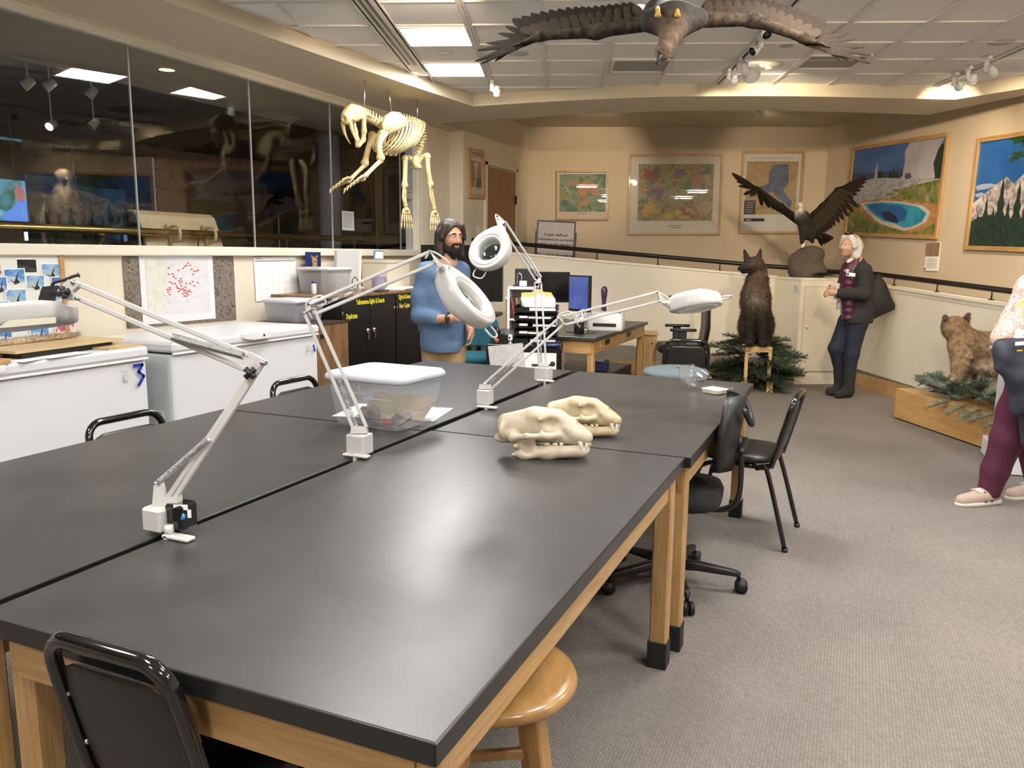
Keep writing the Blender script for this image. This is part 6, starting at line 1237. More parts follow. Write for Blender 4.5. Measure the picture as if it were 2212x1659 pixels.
hawk('dark mounted hawk in the glass case behind the window', (-6.9, onx(140, 430, -6.9).y, 1.155+.225), -.5, 1.35)
cr = thing('perch_log', 'rough grey log under the mounted hawk', 'log', (-6.9, onx(140, 430, -6.9).y, 1.15)); MB().cyl((-.15, -.3, .0), (.1, .35, .0), .06, .05, 10).build('log', mat('grey bark', (.14, .11, .08), .95), cr)
# gallery screen, text panels, column, mural
ty = onx(25, 450, -7.9); t = thing('gallery_screen', 'bright video screen glowing in the dark gallery', 'screen', (-7.9, ty.y-.12, ty.z)); MB().box((0, 0, 0), (.05, 1.02, .62)).build('case', M_bpl, t)
M_vid = ramp_noise('video picture', [(.25, (.01, .03, .03)), (.45, (.03, .10, .06)), (.6, (.10, .25, .38)), (.8, (.4, .5, .55))], 4, 6, .4, .8); b = M_vid.node_tree.nodes['Principled BSDF']; rpn = [n for n in M_vid.node_tree.nodes if n.type == 'VALTORGB'][0]; M_vid.node_tree.links.new(rpn.outputs[0], b.inputs['Emission Color']); b.inputs['Emission Strength'].default_value = 1.1
MB().box((.027, 0, 0), (.002, .96, .56)).build('picture', M_vid, t)
sp = MB().prism([(.0, -.28), (.08, -.05), (.18, .02), (.22, .10), (.30, .10), (.34, .0), (.42, -.12), (.46, -.28)], (.0285, -.05, 0), (0, 1, 0), (0, 0, 1), .0005).build('picture', emis('video blue shirt', (.12, .28, .8), .8), t); MB().prism([(.055*math.cos(a)+.25, .085*math.sin(a)+.15) for a in [2*pi*k/14 for k in range(14)]], (.0292, -.05, 0), (0, 1, 0), (0, 0, 1), .0005).build('picture', emis('video face', (.55, .22, .2), .6), t)
for i, (px, py, w, h, c_, lb) in enumerate(((92, 460, .32, .75, (.42, .45, .40), 'pale green text panel behind the brass rail in gallery'), (40, 505, .5, .25, (.35, .37, .45), 'pale blue text panel low beside the gallery screen'), (245, 505, .14, .16, (.10, .14, .35), 'small blue card low in the gallery'), (683, 510, .30, .16, (.03, .08, .5), 'bright blue panel low behind the brass rail'), (375, 383, .42, .16, (.13, .15, .26), 'blue grey label strip on the rock face'))):
    Q = onx(px, py, -7.1 if i > 1 else -7.85); t = thing('text_panel', lb, 'panel', (Q.x, Q.y, Q.z)); MB().box((0, 0, 0), (.02, w, h)).build('panel', mat('panel tint %d' % i, c_, .6), t)
    if i == 0: [MB().box((.0105, -.01, .29-.05*k), (.001, .24, .022)).build('text_line', M_txt, t) for k in range(2)]
    if i in (2, 3): MB().box((-.02, 0, (.5-Q.z)/2), (.02, .03, Q.z-.5)).build('post', M_bpl, t)
for px, lb in ((56, 'thin glowing blue light strip low in gallery'), (137, 'second thin glowing blue strip nearer the hawk case')):
    Q = onx(px, 503, -7.2); t = thing('light_strip', lb, 'light', (Q.x, Q.y, Q.z)); MB().box((0, 0, 0), (.02, .02, .14)).build('tube', emis('blue strip', (.25, .5, 1), 4), t); MB().box((-.015, 0, 0), (.012, .04, .16)).build('holder', M_bpl, t)
Q = onx(712, 400, -5.9); t = thing('round_column', 'round grey blue column in the gallery', 'column', (-5.9, Q.y, 0)); MB().cyl((0, 0, .5), (0, 0, 2.87), .13, n=28).build('shaft', mat('column paint', (.26, .28, .36), .6), t); MB().cyl((0, 0, .5), (0, 0, .62), .145, n=28).build('base', M_bpl, t)
mu = thing('mural', 'dim painted mural of hills and red plain at the gallery back', 'mural', (XB+.125, 9.3, 0)); MB().box((0, 0, 1.9), (.02, 4.4, 2.6)).build('panel', ramp_noise('mural sky', [(.3, (.02, .03, .07)), (.7, (.05, .06, .12))], 1, 3, .8, mapping=(1, .3, 2)), mu)
MB().prism([(-2.2, .6), (2.2, .6), (2.2, 1.45), (1.2, 1.38), (.2, 1.5), (-1, 1.36), (-2.2, 1.46)], (.011, 0, 0), (0, 1, 0), (0, 0, 1), .002).build('paint', ramp_noise('mural plain', [(.3, (.10, .05, .05)), (.6, (.16, .10, .10))], 2, 4, .8), mu); MB().prism([(-2.2, 1.46), (-1, 1.36), (.2, 1.5), (1.2, 1.38), (2.2, 1.45), (2.2, 1.62), (.9, 1.7), (-.2, 1.64), (-1.3, 1.75), (-2.2, 1.66)], (.0112, 0, 0), (0, 1, 0), (0, 0, 1), .002).build('paint', S_('mural hill', (.012, .014, .025)), mu)
# gallery lights: panels and spots seen through the glass
Mgp = emis('gallery panel', (.92, .94, 1.0), 2.0)
for i, (px, py) in enumerate(((545, 250),)): pass
def gspot(px, py, x, label, lit, aim):
    P_ = onx(px, py, x); t = thing('gallery_spot', label, 'spotlight', (P_.x, P_.y, P_.z), 0, 'spot heads in the gallery'); d = (Vector(aim)-P_).normalized(); MB().lathe([(0, -.06), (.035, -.05), (.045, .04), (.04, .05)], (0, 0, 0), 14, axis=d, cap=False).build('can', M_head, t); MB().cyl((0, 0, 0), (0, 0, 3.17-P_.z), .008, n=8).build('stem', M_head, t)
    if lit:
        MB().lathe([(0, .048), (.037, .046)], (0, 0, 0), 14, axis=d).build('lens', emis('gallery lamp', (1, .82, .55), 30), t); L_ = bpy.data.lights.new('gallery lamp', 'SPOT'); L_.energy = lit; L_.color = (1, .82, .6); L_.spot_size = 1.1; L_.spot_blend = .6; L_.shadow_soft_size = .03; lo = bpy.data.objects.new('spot_lamp', L_); COL.objects.link(lo); lo.parent = t; lo.location = d*.08; lo.rotation_euler = d.to_track_quat('-Z', 'Y').to_euler()
    else: MB().lathe([(0, .048), (.037, .046)], (0, 0, 0), 14, axis=d).build('lens', M_bpl, t)
gspot(112, 270, -7.6, 'bright warm spot head glowing in the gallery', 70, (-6.9, 3.3, 1.2)); gspot(203, 268, -7.4, 'white spot head to the side of the bright one in gallery', 0, (-8, 4.5, 1)); gspot(198, 200, -6.4, 'lit spot head high in the gallery', 150, (-7.4, 4.5, 1.4)); gspot(60, 180, -6.5, 'white spot head pair first, high in the gallery', 0, (-8, 3, 1)); gspot(107, 183, -6.5, 'white spot head pair second, high in the gallery', 0, (-8, 3, 1)); gspot(668, 238, -6.6, 'white spot head beside the saber tooth skeleton reflection', 0, (-8, 9, 1))
# notice taped to the glass
Q = [onx(x, y, XW-.02) for x, y in ((738, 456), (764, 456), (765, 498), (740, 498))]; t = thing('glass_notice', 'white printed notice taped inside the window', 'notice', sum(Q, Vector())/4+Vector((.0, 0, 0))); w = (Q[1]-Q[0]).length; h = (Q[0]-Q[3]).length
MB().box((0, 0, 0), (.001, w, h)).build('sheet', mat('notice grey', (.42, .42, .40), .8), t); o = MB(); [o.box((.0008, -.02*w, .38*h-.06*h*i), (.0004, w*.75, .018*h)) for i in range(13)]; o = o.build('text_print', M_txt, t); o['kind'] = 'stuff'
Q = onx(885, 420, XW-.02); t = thing('window_label', 'small white label stuck near the window jamb', 'label', Q); MB().box((0, 0, 0), (.001, .12, .10)).build('sheet', mat('notice grey', (.42, .42, .40), .8), t); MB().box((.0008, 0, .02), (.0004, .08, .01)).build('text_line', M_txt, t)
# ------------------------------------------------------------------ saber-tooth skeleton hung from the soffit
M_sk = mat('cast bone', (.66, .54, .30), .45, noise=(18, (.50, .37, .16), 4), bump=(60, .2, .004))
XM = -3.98; q3 = lambda px, py, dx=0: onx(px, py, XM+dx)
sk_root = q3(860, 300); t = thing('saber_tooth_skeleton', 'cast saber toothed cat skeleton leaping on hanging rods', 'skeleton', sk_root); K = lambda px, py, dx=0: q3(px, py, dx)-sk_root
def bone(nm, pts, r, ends=None, m=M_sk, par=t, n=10):
    pr = []; pts = [Vector(p) for p in pts]
    mb = MB().tube(arc_pts(pts, 5), [r*(1+.45*abs(2*k/(5*(len(pts)-1))-1)**4) for k in range(5*(len(pts)-1)+1)], n)
    e = r*(ends or 1.5); mb.ball(pts[0], e, 10); mb.ball(pts[-1], e, 10); return mb.build(nm, m, par)
# skull: local frame with x towards the snout
sc_ = K(764, 254); fwd = (K(740, 262)-K(784, 246)).normalized(); lat = Vector((1, 0, 0)); lat = (lat-fwd*lat.dot(fwd)).normalized(); upv = lat.cross(fwd)*1
if upv.z < 0: upv = -upv; lat = -lat
skl = MB(); pr = [ell((-.04, 0, .03), (.085, .055, .05), k=.03), cone((-.13, 0, .05), (0, 0, .085), .02, .03, k=.03), ell((.06, 0, .03), (.075, .05, .05), k=.03), ell((.12, 0, .0), (.03, .042, .035), k=.03), cone((.05, 0, .07), (.12, 0, .045), .035, .025, k=.03), mir(ell((.04, .06, .04), (.028, .03, .026), k=.01, op='-')), ell((.155, 0, .02), (.025, .022, .022), k=.01, op='-'), mir(ell((-.06, .075, .02), (.05, .022, .04), k=.02, op='-')), mir(cone((.07, .055, -.005), (-.0, .085, .0), .014, .012, k=.02)), mir(cone((-.0, .085, .0), (-.09, .06, .01), .012, .012, k=.02)), ell((-.03, 0, -.015), (.09, .035, .025), k=.03)]
so_ = sdf('skull', pr, .0065, M_sk, t, mirror=True); Ms = Matrix((fwd, lat, upv)).transposed().to_4x4(); Ms.translation = sc_; so_.data.transform(Ms)
SK = lambda x, y, z: Ms@Vector((x, y, z))
for s_ in (-1, 1): MB().tube(arc_pts([SK(.115, s_*.036, -.01), SK(.12, s_*.04, -.08), SK(.10, s_*.04, -.15), SK(.065, s_*.038, -.205)], 5), [.020*(1-k/15.5) for k in range(16)], 10).build('saber_tooth', M_sk, so_)
pm = [mir(cone((-.06, .055, -.03), (-.045, .045, -.12), .02, .02, k=.02)), mir(cone((-.045, .045, -.12), (-.03, .03, -.19), .02, .018, k=.02)), mir(cone((-.03, .03, -.19), (.02, .01, -.225), .018, .018, k=.02))]
jo = sdf('mandible', pm, .006, M_sk, t, mirror=True); jo.data.transform(Ms)
# neck, spine
def vert(p, d, r, nm='vertebra'):
    x, y, z = basis(d); mb = MB().cyl(p-z*r*.55, p+z*r*.55, r, r*1.05, 10); u = Vector((0, 0, 1)); u = (u-z*u.dot(z)).normalized(); mb.tube([p+u*r*.6, p+u*r*2.1-z*r*.4], [r*.35, r*.15], 6)
    for s_ in (-1, 1): s3 = z.cross(u)*s_; mb.tube([p+s3*r*.5, p+s3*r*1.7+u*.1*r], [r*.35, r*.2], 6)
    return mb.build(nm, M_sk, t)
neck = arc_pts([K(786, 250), K(800, 256), K(824, 270)], 4); [vert(neck[i], neck[min(i+1, len(neck)-1)]-neck[max(i-1, 0)], .034) for i in range(0, 9, 1)]
spine = arc_pts([K(828, 268), K(850, 258), K(880, 260), K(905, 272), K(912, 300, -.05), K(905, 335, -.08)], 5); [vert(spine[i], spine[min(i+1, len(spine)-1)]-spine[max(i-1, 0)], .026) for i in range(0, len(spine), 1)]
# ribs as hoops around the chest
c0, c1 = K(846, 296, -.02), K(911, 296, -.02); ax = Vector((.25, 1, -.05)).normalized(); e1 = ax.cross(Vector((0, 0, 1))).normalized(); e2 = e1.cross(ax)
for i in range(11):
    f = i/10; c = c0.lerp(c1, f); rx = .085+.06*math.sin(pi*min(1, f*.9+.15)); rz = .145+.035*math.sin(pi*f); tiltv = ax*.10
    for s_ in (-1, 1):
        pts = []
        for k in range(15):
            a = pi/2-(pi*(.97 if f < .75 else .8))*k/14; pts.append(c+e1*s_*math.cos(a)*rx+e2*(math.sin(a)*rz)-tiltv*(1-math.sin(a))*.9)
        MB().tube(pts, [.0085]*4+[.0105]*8+[.008]*3, 8).build('rib', M_sk, t)
stp = [c0.lerp(c1, f)-e2*(.15+.035*math.sin(pi*f))-ax*.17 for f in (-.05, .1, .25, .4, .55)]
for p in stp: MB().ball(p, (.022, .025, .018), 8).build('sternebra', M_sk, t)
# shoulder blades
for dx, nm in ((.16, 'scapula'), (-.16, 'scapula')):
    off = Vector((dx*1, 0, 0)); pl = [(829, 286), (826, 268), (832, 250), (846, 241), (862, 243), (874, 255), (876, 272), (862, 282), (846, 288), (836, 292)]
    P0 = K(850, 266, dx); vs = [K(x, y, dx) for x, y in pl]; N = len(vs); mb = MB(); nrm = Vector((.012, 0, 0)); mid_ = sum(vs, Vector())/N
    fr_ = [v+nrm for v in vs]; bk_ = [v-nrm for v in vs]; mb.add([mid_+nrm*1.6]+fr_+bk_+[mid_-nrm*.6], [(0, 1+i, 1+(i+1) % N) for i in range(N)]+[(1+i, 1+N+i, 1+N+(i+1) % N, 1+(i+1) % N) for i in range(N)]+[(2*N+1, 1+N+(i+1) % N, 1+N+i) for i in range(N)], True)
    mb.tube([K(833, 284, dx+.02), K(868, 252, dx+.03)], [.012, .006], 6); mb.ball(K(832, 288, dx), .03, 10); mb.build(nm, M_sk, t)
D_ = .15
bone('humerus', [K(827, 290, D_), K(819, 315, D_), K(822, 340, D_)], .026, 1.5); bone('humerus', [K(804, 292, -D_), K(795, 322, -D_), K(788, 352, -D_)], .026, 1.5)
for o_ in (0, 1):
    bone('radius', [K(824, 344+3*o_, D_), K(806, 361+3*o_, D_), K(789+2*o_, 379, D_)], .014, 1.5); bone('radius', [K(789, 354+3*o_, -D_), K(772, 371+2*o_, -D_), K(757+2*o_, 386, -D_)], .014, 1.5)
def paw(c, d, spread, n, L_, nm):
    d = Vector(d).normalized(); sdv = Vector(spread)
    for k in range(n):
        u = (k-(n-1)/2); b0 = c+sdv*u*.018; mid2 = b0+d*L_*.5+sdv*u*.014; e = b0+d*L_+sdv*u*.022-Vector((0, 0, .015))
        MB().tube([b0, mid2], [.011, .009], 8).ball(mid2, .0125, 8).tube([mid2, e], [.009, .008], 8).ball(e, .011, 8).tube([e, e+d*.02-Vector((0, 0, .03))], [.009, .002], 6).build(nm, M_sk, t)
    MB().ball(c, (.03, .035, .024), 10).build('carpal', M_sk, t)
paw(K(782, 386, D_), K(735, 402, D_)-K(782, 386, D_), (.8, 0, .5), 5, .16, 'toe'); paw(K(752, 390, -D_), K(712, 398, -D_)-K(752, 390, -D_), (.8, 0, .5), 5, .17, 'toe')
pe = [ell((0, 0, 0), (.03, .05, .06), k=.03), cone((-.09, 0, .05), (.0, 0, -.03), .02, .03, k=.03), cone((.09, 0, .05), (0, 0, -.03), .02, .03, k=.03), cone((-.05, 0, -.06), (.05, 0, -.06), .016, k=.02)]
po = sdf('pelvis', pe, .008, M_sk, t); po.location = K(900, 348, -.05)
bone('femur', [K(875, 342, -.12), K(875, 370, -.12), K(874, 400, -.12)], .024, 1.5); bone('femur', [K(923, 338, .10), K(925, 368, .10), K(930, 398, .10)], .024, 1.5)
for o_ in (-1, 1): bone('tibia', [K(874+o_*1.5, 406, -.12), K(873+o_*2.5, 426, -.12), K(876+o_, 444, -.12)], .012, 1.6); bone('tibia', [K(930+o_*1.5, 404, .10), K(933+o_*2.5, 428, .10), K(938+o_, 450, .10)], .012, 1.6)
paw(K(877, 452, -.12), (.05, .02, -1), (.2, .9, 0), 5, .13, 'toe'); paw(K(939, 458, .10), (.05, .0, -1), (.2, .9, 0), 5, .13, 'toe')
for i, (pa, pb) in enumerate((((787, 240), (787, 168)), ((846, 244), (839, 182)), ((901, 262), (902, 208)))):
    a = q3(*pa); b_ = q3(*pb); b_.z = ZS; tag(MB().cyl(a, b_, .0055, n=8).build('hanging_rod', M_steel), ['steel rod holding the saber tooth skull to the soffit', 'steel rod above the saber tooth shoulder blade', 'steel rod above the saber tooth ribs'][i], 'rod')
# ------------------------------------------------------------------ feathered mounts
M_feath = mat('dark brown feather', (.013, .0085, .006), .8, noise=(14, (.026, .018, .012), 5), spec=.12); M_feath2 = mat('mottled feather', (.016, .011, .008), .9, noise=(30, (.058, .043, .030), 4), spec=.12); M_beak = mat('beak yellow', (.55, .36, .05), .4)
def feather_mesh(name, m):
    mb = MB(); N = 8; top = []; pr = [(0, .18), (.08, .42), (.25, .5), (.5, .5), (.72, .46), (.88, .34), (.96, .18), (1.0, .02)]
    vs = []
    for (u, w) in pr:
        sag = -.10*u*u; vs += [(u, -w, sag-.05*w), (u, 0, sag+.015), (u, w*.8, sag-.04*w)]
    fs = []
    for i in range(len(pr)-1):
        a = 3*i; fs += [(a, a+1, a+4, a+3), (a+1, a+2, a+5, a+4)]
    n = len(vs); vs2 = [(x, y, z-.012) for x, y, z in vs]; mb.add(vs+vs2, fs+[tuple(n+k for k in f)[::-1] for f in fs], True)
    o = mb.build(name, m); me = o.data; bpy.data.objects.remove(o); return me
def finger_mesh():
    me = FM.copy(); me.name = 'finger_feather'; w = {0: .7, 1: 1.1, 2: 1.1, 3: .62, 4: .5, 5: .46, 6: .4, 7: 1}; n = len(me.vertices)//2
    for i, v in enumerate(me.vertices): v.co.y *= w[(i % n)//3]
    return me
FM = feather_mesh('feather', M_feath); FM3 = finger_mesh(); FM2 = feather_mesh('covert', M_feath2)
def feather(par, root, d, nrm, L_, W_, nm='feather', me=FM):
    d = Vector(d).normalized(); n = Vector(nrm); n = (n-d*n.dot(d)).normalized(); y = n.cross(d); o = bpy.data.objects.new(nm, me); COL.objects.link(o); o.parent = par
    M = Matrix((d*L_, y*W_, n*L_*.8)).transposed().to_4x4(); M.translation = Vector(root); o.matrix_local = M; return o
def wing(t, sh, el, wr, tip_d, trail, nrm, s, finger_l, sec_l, n_f=7, n_s=12, spread=1.0, thick=.045, m=M_feath2, cov=True, fw_=.05, tips=None):
    """shoulder, elbow, wrist; fingers fan from the wing end direction round to the trailing direction"""
    sh, el, wr = Vector(sh), Vector(el), Vector(wr); tip_d = Vector(tip_d).normalized(); trail = Vector(trail).normalized(); nrm = Vector(nrm).normalized()
    sdf('wing_arm', [cone(sh, el, thick, thick*.8, k=.04), cone(el, wr, thick*.8, thick*.55, k=.04), cone(wr, wr+tip_d*.14*s, thick*.55, thick*.2, k=.03)], .014, m, t)
    for i in range(n_f):
        f = i/(n_f-1); d = tip_d.lerp(trail, f*.62*spread).normalized(); root = wr+tip_d*.12*s*(1-f)-nrm*.004*i; l_ = finger_l*(1.0-.30*abs(f-.25))
        if tips: d = Vector(tips[i])-root; l_ = d.length
        feather(t, root, d, nrm, l_, fw_*s*(.8+.5*f), 'primary_feather', FM3 if tips else FM)
    for i in range(n_s):
        f = i/(n_s-1); p = wr.lerp(el, f/.6) if f < .6 else el.lerp(sh, (f-.6)/.4*.85); d = tip_d.lerp(trail, .62+.38*min(1, f*2.2)).normalized(); feather(t, p-nrm*(.006+.002*(i % 2)), d, nrm, sec_l*(1.05-.25*f), .068*s, 'secondary_feather')
    if cov:
        for row, (lf, w_) in enumerate(((.62, .055), (.36, .045))):
            for i in range(13-row*2):
                f = i/(12-row*2); p = wr.lerp(el, f/.6) if f < .6 else el.lerp(sh, (f-.6)/.4*.9); d = tip_d.lerp(trail, .5+.5*min(1, f*2)).normalized(); feather(t, p+nrm*(.008+.010*row), d, nrm, sec_l*lf, w_*s, 'covert_feather', FM2); feather(t, p-nrm*(.014+.012*row), d, -nrm, sec_l*lf, w_*s, 'covert_feather', FM2)
# golden eagle hung under the ceiling, diving towards the table
c = fd(1452, 40, 3.78); ge = thing('flying_eagle', 'dark golden eagle mount hanging in flight under the ceiling', 'bird', c)
G_ = lambda px, py, d: fd(px, py, d)-c
head_ = G_(1432, 100, 3.50); tail_d = (UP*.55+FW*.80).normalized(); up_b = (UP*.80-FW*.55).normalized()
cb_, ch_, cn_ = (.030, .022, .016), (.15, .085, .04), (.10, .06, .032)
M_eb = mat('eagle plumage', (1, 1, 1), .85, noise=(34, (.35, .33, .30), 5), vcol=True, bump=(60, .6, .01))
B0 = G_(1452, 62, 3.62); B1 = B0+tail_d*.36
sdf('body', [cone(G_(1457, 44, 3.64), B1, .075, .07, k=.08, c=cb_), cone(G_(1400, 46, 3.66), G_(1508, 40, 3.66), .045, .045, k=.09, c=cb_), cone(G_(1453, 66, 3.58), G_(1442, 92, 3.53), .056, .036, k=.06, c=cn_), cone(G_(1442, 92, 3.53), G_(1433, 110, 3.49), .034, .029, k=.03, c=ch_), ell(G_(1431, 112, 3.485), (.030, .036, .036), k=.03, col=ch_), cone(G_(1428, 117, 3.475), G_(1421, 129, 3.465), .019, .010, k=.015, c=(.14, .10, .07)), cone(B1, B1+tail_d*.20, .07, .035, k=.06, c=cb_)], .0085, M_eb, ge, True, .02)
MB().ball(G_(1424, 112, 3.452), .007, 8).build('eye', M_bgl, ge)
MB().tube(arc_pts([G_(1426, 121, 3.463), G_(1420, 130, 3.455), G_(1418, 141, 3.46)], 4), [.012, .012, .0115, .011, .010, .008, .006, .004, .001], 8).build('beak', mat('dark beak', (.03, .028, .03), .35), ge)
for px in (1421, 1463):
    a = G_(px, 18, 3.60); ft = MB().tube([a, G_(px, 27, 3.545)], .011, 8)
    for dx in (-5, 0, 5): ft.tube(arc_pts([G_(px, 27, 3.545), G_(px+dx*.8, 33, 3.53), G_(px+dx*.6, 38, 3.535)], 3), [.007]*4+[.006, .004, .002], 6)
    ft.build('foot', mat('talon ochre', (.36, .23, .04), .6), ge)
for k in range(7): feather(ge, B1+tail_d*.12+RT*(k-3)*.018, tail_d+RT*(k-3)*.09, up_b, .32, .075, 'tail_feather')
for s_ in (-1, 1):
    if s_ < 0: pts = [G_(1396, 50, 3.68), G_(1290, 68, 3.76), G_(1168, 78, 3.80)]; tp = [(1067, 131), (1036, 134), (1024, 127), (1030, 103), (1049, 88), (1076, 67), (1092, 52), (1110, 40)]
    else: pts = [G_(1512, 42, 3.68), G_(1625, 42, 3.76), G_(1735, 82, 3.80)]; tp = [(1818, 131), (1836, 128), (1886, 131), (1887, 112), (1872, 95), (1850, 78), (1836, 66), (1812, 56)]
    tips = [G_(x, y, 3.84) for x, y in tp]; td = tips[2]-pts[2]
    wing(ge, pts[0], pts[1], pts[2], td, UP*.93+FW*.30+RT*s_*.22, UP*.25-FW*.95, 1.0, .3, .19, 8, 16, .42, .038, M_feath2, True, .056, tips)
# bald eagle on the rock
cab_top = 1.228
eb = onpl(1738, 545, (-.45, 10.0), 0); ec = Vector((-.50, 9.98, 0)); 
D2 = upright(ec)
rb = D2(1743, 594); rk = thing('eagle_boulder', 'brown boulder base under the bald eagle', 'rock', (rb.x, rb.y, cab_top)); M_rk = mat('brown rock', (.085, .062, .048), .95, noise=(5, (.12, .092, .072), 6), bump=(14, 1, .02))
pr = [ell((0, 0, .07), (.215, .17, .13), k=.05), ell((-.03, 0, .19), (.19, .15, .12), k=.05), ell((.03, .0, .27), (.15, .13, .09), k=.05), ell((-.1, -.05, .12), (.1, .1, .1), k=.04), rbox((0, 0, -.10), (.4, .4, .10), .01, k=.01, op='-')]
sdf('boulder', pr, .012, M_rk, rk, noise=.003)
be = thing('bald_eagle', 'bald eagle mount with raised wings on the brown boulder', 'bird', D2(1742, 527)); E0 = Vector(be.location); E_ = lambda px, py, dd=0: D2(px, py, dd)-E0
dk, wt = (.030, .019, .012), (.85, .83, .76)
sdf('body', [cone(E_(1733, 470), E_(1747, 505, .03), .085, .075, k=.06, c=dk), cone(E_(1728, 462), E_(1727, 448, -.02), .055, .042, k=.04, c=wt), ell(E_(1727, 444, -.03), (.042, .045, .040), k=.02, col=wt), cone(E_(1722, 446, -.07), E_(1721, 452, -.09), .016, .006, k=.012, c=(.60, .42, .06)), cone(E_(1735, 500), E_(1732, 524), .045, .022, k=.04, c=dk), cone(E_(1752, 500), E_(1755, 522, .02), .045, .022, k=.04, c=dk), cone(E_(1750, 505, .08), E_(1775, 512, .16), .05, .03, k=.05, c=dk)], .0085, M_eb, be, True, .012)
for p in (E_(1722, 440, -.068), E_(1731, 440, -.062)): MB().ball(p, .006, 8).build('eye', M_bgl, be)
MB().tube(arc_pts([E_(1724, 445, -.07), E_(1721, 447, -.09), E_(1720, 453, -.092)], 4), [.013, .013, .012, .012, .010, .008, .006, .004, .001], 8).build('beak', M_beak, be)
for px, dd, cl_ in ((1732, 0, (.6, .48, .2)), (1756, .02, (.45, .06, .05))): MB().tube([E_(px, 520, dd), E_(px, 532, dd)], .012, 8).tube([E_(px, 532, dd), E_(px-3, 535, dd-.05)], [.011, .007], 6).tube([E_(px, 532, dd), E_(px+5, 535, dd-.03)], [.011, .007], 6).tube([E_(px, 532, dd), E_(px+2, 534, dd+.05)], [.011, .006], 6).build('foot', M_beak, be)
for k in range(6): feather(be, E_(1765, 506, .12)+RT*.012*k, RT*(.55+.12*k)+FW*.5-UP*(.55-.08*k), -FW+UP*.3, .20, .06, 'tail_feather')
wing(be, E_(1718, 468, .03), E_(1688, 445, .06), E_(1640, 408, .08), E_(1600, 383, .10)-E_(1640, 408, .08), -UP*.55+RT*.62+FW*.25, -FW+RT*.1+UP*.1, 1.0, .27, .235, 7, 12, .75, .03, M_feath, True, .040)
wing(be, E_(1748, 470, .03), E_(1775, 445, .05), E_(1808, 408, .04), E_(1853, 388, .04)-E_(1808, 408, .04), -UP*.72+RT*.30+FW*.1, -FW-RT*.15+UP*.05, 1.0, .27, .33, 8, 13, 1.05, .03, M_feath, True, .052)
t = thing('paper_tag', 'small white paper tag hanging by the eagle foot', 'tag', D2(1724, 535)-FW*.16); MB().box((0, 0, 0), (.018, .001, .05), (0, .5, YAW)).build('tag', M_paper, t)
# ------------------------------------------------------------------ corner cabinet under the eagle
q0, q1, q2 = Vector((-.905, 10.09, 0)), Vector((-.592, 9.65, 0)), Vector((-.02, 9.985, 0)); t = thing('corner_cabinet', 'cream painted corner cabinet with one panel door', 'cabinet')
poly = [(q0.x, q0.y), (q1.x, q1.y), (q2.x, q2.y), (-.06, 10.10), (-.84, 10.15)]; MB().prism(poly, (0, 0, 0), (1, 0, 0), (0, 1, 0), cab_top-.03).build('body', M_half, t)
cen = Vector((-.5, 10.0, 0)); ex = [((Vector((x, y, 0))-cen)*1.02+cen) for x, y in poly]; MB().prism([(v.x, v.y) for v in ex], (0, 0, cab_top-.03), (1, 0, 0), (0, 1, 0), .0285).build('top', M_trim, t)
ex = [((Vector((x, y, 0))-cen)*1.035+cen) for x, y in poly]; MB().prism([(v.x, v.y) for v in ex], (0, 0, 0), (1, 0, 0), (0, 1, 0), .10).build('base_trim', M_trim, t)
d = (q2-q1).normalized(); n = Vector((d.y, -d.x, 0)); L_ = (q2-q1).length; c = (q1+q2)/2; Mr = Matrix((d, -n, Vector((0, 0, 1)))).transposed(); M_line = mat('panel groove', (.30, .26, .20), .7)
dr_ = MB().box(c+n*.006+Vector((0, 0, .64)), (L_-.09, .014, .98), Mr, bev=.004).build('door', M_half, t)
fr = MB()
for s_ in (-1, 1): fr.box(c+n*.0135+d*s_*(L_/2-.048)+Vector((0, 0, .64)), (.004, .002, .98), Mr); fr.box(c+n*.0135+Vector((0, 0, .64+s_*.488)), (L_-.1, .002, .004), Mr)
fr.split('groove', M_line, dr_); MB().ball(c+n*.026-d*(L_/2-.09)+Vector((0, 0, .67)), .016, 10).build('knob', M_white, dr_)
d0 = (q1-q0).normalized(); n0 = Vector((d0.y, -d0.x, 0)); p = q0.lerp(q1, .82)+n0*.002+Vector((0, 0, 1.10)); t = thing('specimen_label', 'small grey label on the cabinet corner', 'label', p, math.atan2(d0.y, d0.x)); MB().box((0, 0, 0), (.09, .002, .09)).build('sheet', M_label, t); MB().box((-.01, -.0015, .015), (.05, .001, .006)).box((0, -.0015, -.01), (.06, .001, .004)).split('text_line', M_txt, t)
